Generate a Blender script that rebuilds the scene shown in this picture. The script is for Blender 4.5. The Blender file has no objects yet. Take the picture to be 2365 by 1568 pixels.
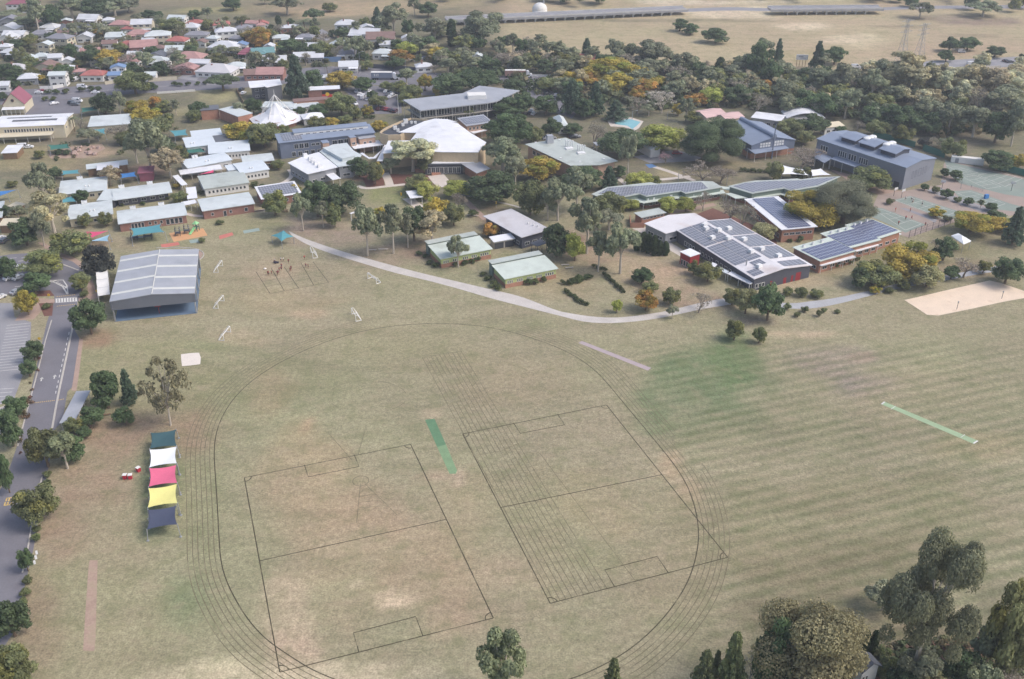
import bpy, math, random
from mathutils import Vector, Matrix
random.seed(7)
R = math.radians
C = bpy.context.scene.collection
SC = bpy.context.scene

# ------------------------------------------------------------------ camera, sky, sun, exposure
CAM_H, PITCH, FOC = 145.0, R(29.5), 2300.0 / 2364.0
PW, PH = 2364.0, 1568.0
cd = bpy.data.cameras.new('camera')
cam = bpy.data.objects.new('camera', cd)
C.objects.link(cam)
cam.location = (0, 0, CAM_H)
cam.rotation_euler = (R(90) - PITCH, 0, 0)
cd.sensor_width = 36.0
cd.lens = 36.0 * FOC
cd.clip_start = 1.0
cd.clip_end = 6000.0
SC.camera = cam

SUN_EL, SUN_AZ = R(50), R(100)          # azimuth measured clockwise from +Y: the sun stands to the right
w = bpy.data.worlds.new('World')
SC.world = w
w.use_nodes = True
nt = w.node_tree
sky = nt.nodes.new('ShaderNodeTexSky')
sky.sky_type = 'NISHITA'
sky.sun_disc = False
sky.sun_elevation = SUN_EL
sky.sun_rotation = SUN_AZ
sky.air_density = 1.0
sky.dust_density = 4.0
sky.ozone_density = 1.0
bg = nt.nodes['Background']
bg.inputs['Strength'].default_value = 0.15
nt.links.new(sky.outputs['Color'], bg.inputs['Color'])
sd = bpy.data.lights.new('sun', 'SUN')
sd.energy = 1.15
sd.angle = R(20)
sd.color = (1.0, 0.97, 0.93)
so = bpy.data.objects.new('sun', sd)
C.objects.link(so)
sv = Vector((math.sin(SUN_AZ) * math.cos(SUN_EL), math.cos(SUN_AZ) * math.cos(SUN_EL), math.sin(SUN_EL)))
so.rotation_euler = sv.to_track_quat('Z', 'Y').to_euler()
SC.view_settings.view_transform = 'Standard'
SC.view_settings.look = 'None'
SC.view_settings.exposure = 0.42
SC.view_settings.gamma = 1.0

# ------------------------------------------------------------------ picture -> place
FR = {'A1': (0, 0, 950), 'A2': (900, 0, 950), 'A3': (1800, 0, 950), 'A4': (2675, 0, 950),
      'B1': (0, 580, 950), 'B2': (900, 500, 950), 'B3': (1800, 500, 950), 'B4': (2675, 500, 950),
      'C1': (0, 1100, 800), 'C2': (0, 1500, 800), 'C3': (0, 1874, 800), 'C4': (2400, 1874, 1225),
      'E1': (700, 1100, 1000), 'E2': (1600, 1100, 1000), 'E3': (2625, 1100, 1000), 'E4': (700, 1741, 1000), 'E5': (1600, 1741, 1000)}
K = PW / 3625.0
def px(fr, x, y):
    if fr == 'D': return (x, y)
    ox, oy, ww = FR[fr]
    s = ww / 2365.0
    return ((ox + x * s) * K, (oy + y * s) * K)
CP, SP = math.cos(PITCH), math.sin(PITCH)
FP = FOC * PW
def ray(X, Y, z=0.0):
    x = (X - PW / 2) / FP; y = -(Y - PH / 2) / FP
    d = Vector((x, CP + y * SP, -SP + y * CP))
    t = (z - CAM_H) / d.z
    return Vector((0, 0, CAM_H)) + d * t
def at(fr, x, y, z=0.0):
    return ray(*px(fr, x, y), z)
def proj(P):
    dy, dz = P[1], P[2] - CAM_H
    zc = dy * CP - dz * SP
    yc = dy * SP + dz * CP
    return (PW / 2 + FP * P[0] / zc, PH / 2 - FP * yc / zc)
def hgt(P, Ytop):
    lo, hi = 0.0, 90.0
    for _ in range(30):
        m = (lo + hi) / 2
        if proj((P[0], P[1], P[2] + m))[1] > Ytop: lo = m
        else: hi = m
    return lo
def mpp(P):                              # metres per picture pixel at P
    dy, dz = P[1], P[2] - CAM_H
    return (dy * CP - dz * SP) / FP

# ------------------------------------------------------------------ mesh builder
class MB:
    def __init__(s): s.v = []; s.f = []; s.m = []
    def quad(s, *p, m=0):
        n = len(s.v); s.v += [tuple(q) for q in p]; s.f.append(tuple(range(n, n + len(p)))); s.m.append(m); return s
    def box(s, c, d, rz=0.0, m=0, top=1.0, taper=None):
        ca, sa = math.cos(rz), math.sin(rz); n = len(s.v)
        for z in (-1, 1):
            k = 1.0 if z < 0 else top
            for a, b in ((-1, -1), (1, -1), (1, 1), (-1, 1)):
                x, y = a * d[0] / 2 * k, b * d[1] / 2 * k
                s.v.append((c[0] + x * ca - y * sa, c[1] + x * sa + y * ca, c[2] + z * d[2] / 2))
        for q in ((3, 2, 1, 0), (4, 5, 6, 7), (0, 1, 5, 4), (1, 2, 6, 5), (2, 3, 7, 6), (3, 0, 4, 7)):
            s.f.append(tuple(n + i for i in q)); s.m.append(m)
        return s
    def tube(s, a, b, r0, r1=None, n=6, m=0, cap=True):
        r1 = r0 if r1 is None else r1
        a, b = Vector(a), Vector(b); d = (b - a)
        if d.length < 1e-6: return s
        d.normalize()
        u = d.orthogonal().normalized(); v = d.cross(u); k = len(s.v)
        for P, r in ((a, r0), (b, r1)):
            for i in range(n):
                t = 2 * math.pi * i / n
                s.v.append(tuple(P + u * (r * math.cos(t)) + v * (r * math.sin(t))))
        for i in range(n):
            j = (i + 1) % n
            s.f.append((k + i, k + j, k + n + j, k + n + i)); s.m.append(m)
        if cap:
            s.f.append(tuple(k + i for i in reversed(range(n)))); s.m.append(m)
            s.f.append(tuple(k + n + i for i in range(n))); s.m.append(m)
        return s
    def prism(s, pts, z0, z1, m=0):      # pts: plan outline, counter-clockwise
        pts = ccw(pts); n = len(pts); k = len(s.v)
        for z in (z0, z1):
            for p in pts: s.v.append((p[0], p[1], z))
        s.f.append(tuple(k + i for i in reversed(range(n)))); s.m.append(m)
        s.f.append(tuple(k + n + i for i in range(n))); s.m.append(m)
        for i in range(n):
            j = (i + 1) % n
            s.f.append((k + i, k + j, k + n + j, k + n + i)); s.m.append(m)
        return s
    def ball(s, c, r, nu=8, nv=5, m=0, sz=1.0):
        k = len(s.v)
        for i in range(nv + 1):
            a = math.pi * i / nv - math.pi / 2
            for j in range(nu):
                b = 2 * math.pi * j / nu
                s.v.append((c[0] + r * math.cos(a) * math.cos(b), c[1] + r * math.cos(a) * math.sin(b), c[2] + r * sz * math.sin(a)))
        for i in range(nv):
            for j in range(nu):
                q = (j + 1) % nu
                s.f.append((k + i * nu + j, k + i * nu + q, k + (i + 1) * nu + q, k + (i + 1) * nu + j)); s.m.append(m)
        return s
    def mesh(s, name, mats, smooth=False):
        me = bpy.data.meshes.new(name)
        me.from_pydata(s.v, [], s.f)
        for q in (mats if isinstance(mats, (list, tuple)) else [mats]): me.materials.append(q)
        me.polygons.foreach_set('material_index', s.m)
        if smooth: me.polygons.foreach_set('use_smooth', [True] * len(s.f))
        me.update()
        return me
    def obj(s, name, mats, parent=None, smooth=False):
        return link(name, s.mesh(name, mats, smooth), parent)
def ccw(pts):
    a = sum(pts[i][0] * pts[(i + 1) % len(pts)][1] - pts[(i + 1) % len(pts)][0] * pts[i][1] for i in range(len(pts)))
    return list(pts) if a > 0 else list(reversed(pts))
def link(name, me, parent=None):
    o = bpy.data.objects.new(name, me); C.objects.link(o)
    if parent is not None:
        o.parent = parent
        o.matrix_parent_inverse = Matrix.Identity(4)
    return o
def struct(o, kind='structure', label=None):
    o['kind'] = kind
    if label: o['label'] = label
    return o

# ------------------------------------------------------------------ things and their labels
THINGS = []                              # every top-level thing, labelled at the end
def thing(name, cat, loc=(0, 0, 0), rz=0.0, desc=None, label=None, group=None, scale=None):
    o = bpy.data.objects.new(name, None); C.objects.link(o)
    o.location = loc; o.rotation_euler = (0, 0, rz)
    o.empty_display_size = 0.5
    if scale: o.scale = scale
    reg(o, cat, desc, label, group)
    return o
def reg(o, cat, desc=None, label=None, group=None, pos=None):
    o['category'] = cat
    if group: o['group'] = group
    if label: o['label'] = label
    THINGS.append((o, desc, pos))
    return o
def copy_tree(o):
    c = o.copy(); C.objects.link(c)
    for k in ('label',):
        if k in c: del c[k]
    for ch in o.children:
        d = ch.copy(); C.objects.link(d); d.parent = c
        for g in ch.children:
            e = g.copy(); C.objects.link(e); e.parent = d
    return c
MARKS = []                               # landmarks the labels are measured from: (words, picture point)
def mark(words, fr, x, y): MARKS.append((words, px(fr, x, y)))

# ------------------------------------------------------------------ materials
def lin(c):
    c = c / 255.0
    return c / 12.92 if c <= 0.04045 else ((c + 0.055) / 1.055) ** 2.4
def col(r, g, b): return (lin(r), lin(g), lin(b), 1.0)
def mat(name, rgb, rough=0.7, var=0.12, scale=0.35, metal=0.0, spec=0.3, streak=None, fine=0.0, dirt=None):
    """A procedural surface: base colour broken up by noise at two scales, optional streaks along one object axis."""
    m = bpy.data.materials.new(name); m.use_nodes = True
    t = m.node_tree; N = t.nodes; L = t.links
    b = N['Principled BSDF']
    b.inputs['Roughness'].default_value = rough
    b.inputs['Metallic'].default_value = metal
    b.inputs['Specular IOR Level'].default_value = spec
    tc = N.new('ShaderNodeTexCoord')
    n1 = N.new('ShaderNodeTexNoise'); n1.inputs['Scale'].default_value = scale; n1.inputs['Detail'].default_value = 6
    src = tc.outputs['Object']
    if streak:
        mp = N.new('ShaderNodeMapping'); mp.inputs['Scale'].default_value = streak
        L.new(src, mp.inputs['Vector']); L.new(mp.outputs['Vector'], n1.inputs['Vector'])
    else:
        L.new(src, n1.inputs['Vector'])
    mr = N.new('ShaderNodeMapRange')
    mr.inputs['From Min'].default_value = 0.25; mr.inputs['From Max'].default_value = 0.75
    mr.inputs['To Min'].default_value = 1.0 - var; mr.inputs['To Max'].default_value = 1.0 + var
    L.new(n1.outputs['Fac'], mr.inputs['Value'])
    mx = N.new('ShaderNodeMix'); mx.data_type = 'RGBA'; mx.blend_type = 'MULTIPLY'
    mx.inputs['Factor'].default_value = 1.0
    mx.inputs['A'].default_value = col(*rgb)
    L.new(mr.outputs['Result'], mx.inputs['B'])
    out = mx.outputs['Result']
    if fine:
        n2 = N.new('ShaderNodeTexNoise'); n2.inputs['Scale'].default_value = 2.2; n2.inputs['Detail'].default_value = 4
        L.new(src, n2.inputs['Vector'])
        m2 = N.new('ShaderNodeMapRange')
        m2.inputs['From Min'].default_value = 0.3; m2.inputs['From Max'].default_value = 0.7
        m2.inputs['To Min'].default_value = 1.0 - fine; m2.inputs['To Max'].default_value = 1.0 + fine
        L.new(n2.outputs['Fac'], m2.inputs['Value'])
        y = N.new('ShaderNodeMix'); y.data_type = 'RGBA'; y.blend_type = 'MULTIPLY'; y.inputs['Factor'].default_value = 1.0
        L.new(out, y.inputs['A']); L.new(m2.outputs['Result'], y.inputs['B']); out = y.outputs['Result']
    if dirt:                              # stains of another colour: (rgb, scale, threshold)
        n3 = N.new('ShaderNodeTexNoise'); n3.inputs['Scale'].default_value = dirt[1]; n3.inputs['Detail'].default_value = 5
        L.new(src, n3.inputs['Vector'])
        m3 = N.new('ShaderNodeMapRange')
        m3.inputs['From Min'].default_value = dirt[2]; m3.inputs['From Max'].default_value = dirt[2] + 0.15
        m3.inputs['To Max'].default_value = 0.75
        L.new(n3.outputs['Fac'], m3.inputs['Value'])
        y = N.new('ShaderNodeMix'); y.data_type = 'RGBA'
        L.new(m3.outputs['Result'], y.inputs['Factor']); L.new(out, y.inputs['A']); y.inputs['B'].default_value = col(*dirt[0])
        out = y.outputs['Result']
    L.new(out, b.inputs['Base Color'])
    return m
M = {}
def MM(name, *a, **k):
    if name not in M: M[name] = mat(name, *a, **k)
    return M[name]
# roofs
MM('white_metal_roof', (228, 229, 233), 0.55, 0.06, 0.25, fine=0.03, dirt=((206, 206, 210), 0.14, 0.55))
MM('pale_metal_roof', (202, 209, 210), 0.55, 0.08, 0.3, fine=0.04, dirt=((182, 188, 188), 0.16, 0.54))
MM('mint_metal_roof', (200, 209, 200), 0.55, 0.08, 0.3, fine=0.04, dirt=((180, 188, 178), 0.18, 0.54))
MM('green_metal_roof', (182, 189, 184), 0.6, 0.08, 0.3, fine=0.05, dirt=((160, 166, 160), 0.16, 0.54))
MM('grey_metal_roof', (166, 169, 176), 0.5, 0.07, 0.3, fine=0.04, dirt=((148, 152, 160), 0.12, 0.54))
MM('weathered_metal_roof', (200, 198, 201), 0.55, 0.1, 0.12, fine=0.05, dirt=((176, 168, 166), 0.08, 0.55))
MM('blue_metal_roof', (136, 147, 166), 0.5, 0.07, 0.25, fine=0.04, dirt=((144, 156, 176), 0.12, 0.55))
MM('charcoal_metal_roof', (104, 106, 112), 0.5, 0.1, 0.3, fine=0.05)
MM('red_tile_roof', (172, 108, 102), 0.8, 0.14, 0.5, fine=0.1)
MM('pink_tile_roof', (176, 138, 134), 0.8, 0.14, 0.5, fine=0.1)
MM('brown_tile_roof', (136, 112, 106), 0.85, 0.15, 0.5, fine=0.1)
MM('maroon_metal_roof', (150, 92, 106), 0.6, 0.08, 0.4, fine=0.04)
MM('grey_tile_roof', (140, 140, 148), 0.8, 0.12, 0.5, fine=0.08)
MM('blue_roof', (122, 148, 184), 0.5, 0.08, 0.4)
MM('teal_roof', (110, 148, 150), 0.55, 0.08, 0.4)
MM('dark_membrane', (74, 78, 86), 0.8, 0.15, 0.4, fine=0.1)
MM('translucent_strip', (212, 212, 206), 0.4, 0.05, 0.5)
# walls
MM('white_paint', (228, 226, 222), 0.7, 0.05, 0.6)
MM('cream_paint', (212, 202, 178), 0.75, 0.07, 0.6)
MM('cream_block', (202, 182, 152), 0.8, 0.08, 0.8, fine=0.06)
MM('grey_paint', (150, 152, 158), 0.7, 0.08, 0.5)
MM('blue_grey_cladding', (118, 127, 146), 0.6, 0.08, 0.4, fine=0.04)
MM('dark_cladding', (86, 88, 98), 0.6, 0.1, 0.5, fine=0.05)
MM('red_panel', (150, 52, 58), 0.6, 0.08, 0.5)
MM('lime_panel', (186, 196, 136), 0.7, 0.06, 0.5)
MM('green_panel', (126, 140, 130), 0.7, 0.08, 0.5)
MM('timber', (138, 112, 88), 0.8, 0.12, 0.8, fine=0.1)
MM('steel', (170, 172, 176), 0.45, 0.06, 0.8, metal=0.3)
MM('dark_steel', (74, 76, 82), 0.5, 0.1, 0.8)
MM('concrete', (186, 180, 172), 0.85, 0.08, 0.3, fine=0.06)
MM('ac_white', (226, 226, 226), 0.5, 0.04, 1.0)
def brick(name, c1, c2, mortar):
    m = bpy.data.materials.new(name); m.use_nodes = True
    N = m.node_tree.nodes; L = m.node_tree.links; b = N['Principled BSDF']; b.inputs['Roughness'].default_value = 0.9
    tc = N.new('ShaderNodeTexCoord'); mp = N.new('ShaderNodeMapping')
    mp.inputs['Rotation'].default_value = (R(90), 0, 0)
    br = N.new('ShaderNodeTexBrick'); br.inputs['Scale'].default_value = 2.0
    br.inputs['Color1'].default_value = col(*c1); br.inputs['Color2'].default_value = col(*c2); br.inputs['Mortar'].default_value = col(*mortar)
    br.inputs['Mortar Size'].default_value = 0.02
    no = N.new('ShaderNodeTexNoise'); no.inputs['Scale'].default_value = 0.6; no.inputs['Detail'].default_value = 5
    mr = N.new('ShaderNodeMapRange'); mr.inputs['To Min'].default_value = 0.75; mr.inputs['To Max'].default_value = 1.25
    L.new(tc.outputs['Object'], mp.inputs['Vector']); L.new(mp.outputs['Vector'], br.inputs['Vector'])
    L.new(tc.outputs['Object'], no.inputs['Vector']); L.new(no.outputs['Fac'], mr.inputs['Value'])
    mx = N.new('ShaderNodeMix'); mx.data_type = 'RGBA'; mx.blend_type = 'MULTIPLY'; mx.inputs['Factor'].default_value = 1.0
    L.new(br.outputs['Color'], mx.inputs['A']); L.new(mr.outputs['Result'], mx.inputs['B'])
    L.new(mx.outputs['Result'], b.inputs['Base Color'])
    M[name] = m
brick('orange_brick', (182, 130, 108), (166, 114, 94), (176, 150, 130))
brick('red_brick', (162, 116, 104), (148, 102, 92), (150, 128, 116))
brick('pink_brick', (190, 154, 134), (178, 142, 122), (186, 168, 150))
def glassm():
    m = bpy.data.materials.new('window_glass'); m.use_nodes = True
    b = m.node_tree.nodes['Principled BSDF']
    b.inputs['Base Color'].default_value = (0.03, 0.04, 0.055, 1); b.inputs['Roughness'].default_value = 0.08
    b.inputs['Specular IOR Level'].default_value = 0.8
    N = m.node_tree.nodes; L = m.node_tree.links
    oi = N.new('ShaderNodeObjectInfo'); mr = N.new('ShaderNodeMapRange')
    mr.inputs['To Min'].default_value = 0.05; mr.inputs['To Max'].default_value = 0.3
    L.new(oi.outputs['Random'], mr.inputs['Value']); L.new(mr.outputs['Result'], b.inputs['Roughness'])
    M['glass'] = m
glassm()
def solarm(key='solar', c1=(112, 115, 126), c2=(122, 124, 134)):
    """Blue-black cells in a pale frame grid: one panel per object unit square is drawn by the mesh's own UV."""
    m = bpy.data.materials.new('solar_cells'); m.use_nodes = True
    N = m.node_tree.nodes; L = m.node_tree.links; b = N['Principled BSDF']
    b.inputs['Roughness'].default_value = 0.22; b.inputs['Specular IOR Level'].default_value = 0.45
    uv = N.new('ShaderNodeUVMap'); br = N.new('ShaderNodeTexBrick')
    br.offset = 0.0; br.inputs['Scale'].default_value = 1.0
    br.inputs['Color1'].default_value = col(*c1); br.inputs['Color2'].default_value = col(*c2)
    br.inputs['Mortar'].default_value = col(178, 180, 186); br.inputs['Mortar Size'].default_value = 0.06
    br.inputs['Brick Width'].default_value = 1.0; br.inputs['Row Height'].default_value = 1.0
    L.new(uv.outputs['UV'], br.inputs['Vector']); L.new(br.outputs['Color'], b.inputs['Base Color'])
    M[key] = m
solarm(); solarm('solar_blue', (82, 90, 120), (92, 100, 130))
MM('patchy_white_roof', (220, 217, 219), 0.55, 0.08, 0.12, fine=0.05, dirt=((196, 182, 176), 0.1, 0.55))
# ------------------------------------------------------------------ the ground: one sheet, dry grass with wear, growth, mowing and painted patches of sun
import numpy as np
def vnoise(x, y, s, seed):
    """Smooth value noise on the ground plane, for the edges of worn, green and painted sunlit patches."""
    rs = np.random.RandomState(seed); T = rs.rand(256, 256)
    u, v = x / s, y / s
    i, j = np.floor(u).astype(int), np.floor(v).astype(int)
    a, b = u - i, v - j
    a, b = a * a * (3 - 2 * a), b * b * (3 - 2 * b)
    g = lambda p, q: T[p % 256, q % 256]
    return (g(i, j) * (1 - a) + g(i + 1, j) * a) * (1 - b) + (g(i, j + 1) * (1 - a) + g(i + 1, j + 1) * a) * b
def build_ground():
    xs = np.concatenate([[-4000, -1500, -800, -560], np.arange(-460, 461, 2.5), [560, 800, 1500, 4000]])
    ys = np.concatenate([[-1500, -300, 0, 60], np.arange(100, 460, 2.0), np.arange(460, 1000, 5.0), [1200, 1800, 5000]])
    gx, gy = np.meshgrid(xs, ys)
    X, Y = gx.ravel(), gy.ravel()
    dz = -CAM_H
    zc = np.maximum(Y * CP - dz * SP, 5); yc = Y * SP + dz * CP
    U = PW / 2 + FP * X / zc; V = PH / 2 - FP * yc / zc
    n = (vnoise(X, Y, 40, 1) + 0.6 * vnoise(X, Y, 16, 2) + 0.4 * vnoise(X, Y, 7, 3)) / 2.0
    n2 = (vnoise(X, Y, 30, 4) + 0.6 * vnoise(X, Y, 11, 5)) / 1.6
    base = np.zeros((len(X), 3)); mow = np.zeros(len(X))
    def L3(c): return np.array([lin(q) for q in c])
    base[:] = L3((152, 145, 118))
    k = np.clip((V - 470) / -60, 0, 1)[:, None]
    base = base * (1 - k) + L3((120, 115, 96)) * k                    # among the houses and trees
    k = (np.clip((U - 1120) / 60, 0, 1) * np.clip((150 + (U - 1120) * 0.03 - V) / 20, 0, 1))[:, None]
    base = base * (1 - k) + L3((176, 160, 131)) * k                   # open paddock beyond the trees
    k = np.clip((20 - V) / 40, 0, 1)[:, None] * (U < 1200)[:, None]
    base = base * (1 - k) + L3((165, 148, 122)) * k
    far = np.clip((Y - 775) / 100, 0, 1)[:, None]
    base = base * (1 - far) + L3((130, 124, 100)) * far
    P = [  # frame, x, y, half width, half height in picture pixels, colour, strength
        ('D', 600, 900, 170, 120, (138, 136, 104), .6), ('D', 330, 900, 160, 160, (142, 136, 104), .6),
        ('D', 470, 1180, 60, 230, (136, 136, 104), .55), ('D', 240, 1250, 190, 160, (150, 138, 112), .5),
        ('D', 260, 1460, 230, 130, (148, 140, 112), .6), ('D', 440, 1420, 60, 80, (124, 132, 100), .6),
        ('D', 370, 1000, 150, 60, (150, 126, 108), .6), ('D', 300, 1010, 100, 60, (150, 128, 108), .5),
        ('D', 230, 1110, 110, 60, (148, 122, 104), .5), ('D', 150, 1230, 70, 120, (150, 124, 108), .5),
        ('D', 100, 1480, 60, 120, (140, 116, 100), .5), ('D', 240, 780, 60, 25, (150, 112, 96), .5),
        ('D', 375, 1120, 54, 120, (112, 124, 92), .8), ('D', 375, 1235, 52, 26, (112, 124, 92), .6),
        ('D', 830, 1280, 260, 190, (171, 151, 125), .65), ('D', 760, 1130, 170, 100, (168, 148, 121), .55),
        ('D', 660, 1440, 60, 110, (184, 162, 140), .6), ('D', 905, 1390, 50, 28, (204, 182, 156), .75),
        ('D', 680, 1500, 60, 40, (196, 172, 148), .6), ('D', 730, 1560, 300, 40, (204, 190, 160), .75),  # wide pale patch at the bottom edge: sunlight painted in as colour
        ('D', 760, 1310, 10, 8, (206, 182, 158), .8), ('D', 770, 1375, 12, 8, (206, 182, 158), .8),
        ('D', 830, 1353, 14, 6, (206, 182, 158), .8), ('D', 700, 1430, 18, 7, (206, 184, 158), .7),
        ('D', 620, 930, 60, 90, (168, 146, 120), .45), ('D', 714, 995, 16, 20, (180, 150, 126), .7),
        ('D', 560, 780, 70, 25, (176, 156, 132), .5), ('D', 720, 722, 50, 12, (178, 154, 130), .6),
        ('D', 1000, 1100, 40, 14, (184, 160, 138), .6), ('D', 1050, 1115, 16, 30, (190, 166, 146), .7),
        ('D', 992, 955, 22, 12, (186, 168, 142), .7), ('D', 1160, 1320, 80, 40, (178, 158, 134), .6),
        ('D', 1240, 1200, 90, 200, (160, 148, 120), .5), ('D', 1390, 1150, 120, 120, (160, 146, 116), .5),
        ('D', 1600, 1125, 34, 44, (178, 156, 128), .6), ('D', 1560, 1060, 30, 40, (178, 156, 128), .6),
        ('D', 1600, 1000, 30, 30, (140, 140, 108), .5), ('D', 1380, 1290, 90, 30, (146, 142, 110), .5),
        ('D', 1640, 890, 140, 84, (116, 126, 94), .9), ('D', 1700, 830, 60, 60, (108, 124, 86), .7),
        ('D', 1520, 960, 60, 30, (112, 126, 90), .6), ('D', 1850, 960, 260, 60, (136, 134, 104), .5),
        ('D', 1130, 860, 200, 60, (158, 146, 118), .5), ('D', 1180, 745, 130, 22, (132, 132, 100), .5),
        ('D', 900, 800, 230, 60, (152, 144, 114), .5), ('D', 580, 660, 60, 60, (138, 134, 104), .5),
        ('D', 700, 680, 120, 40, (160, 146, 116), .5), ('D', 640, 610, 80, 30, (164, 148, 122), .5),
        ('D', 1930, 830, 120, 34, (152, 138, 126), .7), ('D', 1990, 825, 40, 12, (164, 138, 124), .5),
        ('D', 1990, 880, 90, 26, (150, 138, 128), .6), ('D', 2150, 900, 200, 60, (160, 148, 122), .5),
        ('D', 1760, 742, 60, 10, (140, 126, 112), .7), ('D', 1870, 770, 90, 8, (178, 160, 134), .7),
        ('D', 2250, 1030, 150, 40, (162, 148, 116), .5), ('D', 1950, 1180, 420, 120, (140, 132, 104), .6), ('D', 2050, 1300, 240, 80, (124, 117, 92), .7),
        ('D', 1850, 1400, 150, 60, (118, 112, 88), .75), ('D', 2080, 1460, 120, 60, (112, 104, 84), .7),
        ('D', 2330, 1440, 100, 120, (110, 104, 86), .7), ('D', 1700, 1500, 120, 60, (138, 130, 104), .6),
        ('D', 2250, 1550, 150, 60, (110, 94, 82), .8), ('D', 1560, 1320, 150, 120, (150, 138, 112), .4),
        # the grounds round the school
        ('D', 740, 540, 100, 34, (152, 136, 122), .8), ('D', 680, 520, 60, 22, (160, 142, 128), .7),
        ('D', 900, 590, 130, 24, (154, 138, 120), .7), ('D', 960, 570, 70, 26, (144, 124, 108), .6),
        ('D', 1290, 640, 150, 50, (158, 142, 114), .6), ('D', 1420, 590, 70, 60, (152, 130, 112), .7),
        ('D', 1560, 640, 110, 60, (172, 150, 126), .8), ('D', 1640, 690, 130, 26, (150, 128, 112), .6),
        ('D', 1330, 560, 60, 40, (136, 104, 90), .6), ('D', 1130, 500, 50, 20, (128, 104, 92), .6),
        ('D', 1090, 560, 40, 40, (150, 138, 104), .6), ('D', 1180, 590, 40, 14, (140, 140, 100), .6),
        ('D', 890, 452, 72, 26, (138, 140, 96), .9), ('D', 840, 410, 50, 12, (128, 88, 78), .6),
        ('D', 960, 425, 60, 12, (128, 92, 80), .7), ('D', 560, 522, 90, 26, (150, 146, 112), .7),
        ('D', 400, 545, 90, 30, (138, 138, 104), .7), ('D', 290, 560, 60, 20, (150, 138, 112), .6),
        ('D', 200, 560, 50, 22, (140, 118, 100), .6), ('D', 320, 395, 60, 14, (146, 120, 106), .7),
        ('D', 70, 360, 160, 40, (146, 136, 104), .9), ('D', 230, 345, 60, 16, (168, 148, 122), .8),
        ('D', 190, 350, 40, 10, (176, 156, 138), .7), ('D', 490, 222, 60, 24, (160, 152, 116), .9),
        ('D', 420, 262, 50, 18, (150, 142, 112), .8), ('D', 500, 275, 40, 8, (160, 132, 112), .7),
        ('D', 1600, 385, 80, 14, (150, 142, 108), .8), ('D', 1700, 380, 90, 10, (138, 128, 100), .6),
        ('D', 1560, 400, 40, 10, (156, 146, 112), .7), ('D', 1660, 505, 60, 20, (140, 118, 104), .7),
        ('D', 1720, 500, 40, 12, (138, 134, 98), .6), ('D', 1960, 490, 60, 10, (146, 140, 104), .6),
        ('D', 1880, 620, 90, 24, (150, 134, 108), .7), ('D', 1850, 655, 80, 16, (176, 156, 130), .7),
        ('D', 2020, 590, 60, 30, (132, 126, 92), .6), ('D', 2180, 560, 90, 60, (130, 124, 94), .7),
        ('D', 2220, 620, 110, 20, (146, 126, 106), .6), ('D', 2300, 560, 60, 40, (138, 126, 104), .6),
        ('D', 2190, 380, 90, 24, (130, 130, 100), .8), ('D', 2020, 262, 40, 16, (128, 138, 98), .8),
        ('D', 2320, 345, 60, 20, (124, 122, 94), .8), ('D', 2200, 205, 120, 50, (150, 146, 104), .5),
        # far paddock; its pale diagonal strip is sunlight painted into the grass colour
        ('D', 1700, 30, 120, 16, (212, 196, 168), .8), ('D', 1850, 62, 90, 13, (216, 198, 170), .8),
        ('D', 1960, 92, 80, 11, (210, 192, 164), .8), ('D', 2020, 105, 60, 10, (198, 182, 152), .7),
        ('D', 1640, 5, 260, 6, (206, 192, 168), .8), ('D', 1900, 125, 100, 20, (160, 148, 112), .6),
        ('D', 1300, 70, 120, 14, (166, 150, 122), .6), ('D', 1250, 110, 60, 18, (170, 154, 124), .6),
        ('D', 2180, 110, 140, 20, (168, 148, 124), .6), ('D', 2200, 45, 130, 9, (134, 120, 108), .7),
        ('D', 2100, 62, 90, 3, (140, 126, 106), .7), ('D', 2220, 82, 90, 3, (140, 126, 106), .7),
        ('D', 1600, 63, 90, 3, (146, 132, 112), .6), ('D', 1480, 48, 300, 4, (112, 108, 88), .6),
        ('D', 480, 28, 110, 10, (160, 150, 112), .9), ('D', 620, 18, 60, 14, (150, 136, 110), .8),
        ('D', 800, 22, 160, 24, (172, 152, 124), .9), ('D', 1000, 12, 120, 16, (166, 148, 122), .8),
    ]
    dU = (n - 0.5) * 1.7; dV = (n2 - 0.5) * 1.7; nf = 0.55 + 0.9 * (0.6 * vnoise(X, Y, 5, 7) + 0.4 * vnoise(X, Y, 2.6, 8))
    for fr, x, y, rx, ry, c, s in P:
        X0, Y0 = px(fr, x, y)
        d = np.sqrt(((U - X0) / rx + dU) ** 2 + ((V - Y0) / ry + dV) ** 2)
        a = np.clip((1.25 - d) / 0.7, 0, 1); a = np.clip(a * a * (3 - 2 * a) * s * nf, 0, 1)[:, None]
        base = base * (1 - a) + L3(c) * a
    tone = 1 + (n - 0.5) * 0.22
    base *= tone[:, None]
    g = np.clip((n2 - 0.5) * 2.0, -1, 1)[:, None] * np.array([[-0.05, 0.015, -0.05]])
    base *= 1 + g
    mow = np.clip((U - 1450 - (V - 900) * 0.25) / 150, 0, 1) * np.clip((V - 770) / 60, 0, 1) + 0.25 * np.clip((V - 760) / 60, 0, 1) * np.clip((U - 480) / 60, 0, 1)
    mow = np.clip(mow, 0, 1)
    nx, ny = len(xs), len(ys)
    idx = np.arange(nx * ny).reshape(ny, nx)
    F = np.stack([idx[:-1, :-1], idx[:-1, 1:], idx[1:, 1:], idx[1:, :-1]], -1).reshape(-1, 4)
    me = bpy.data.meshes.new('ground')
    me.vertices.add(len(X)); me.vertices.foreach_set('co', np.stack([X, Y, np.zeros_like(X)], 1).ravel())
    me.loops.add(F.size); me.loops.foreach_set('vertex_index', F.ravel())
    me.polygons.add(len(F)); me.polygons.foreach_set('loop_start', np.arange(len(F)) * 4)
    me.update(); me.validate()
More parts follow.
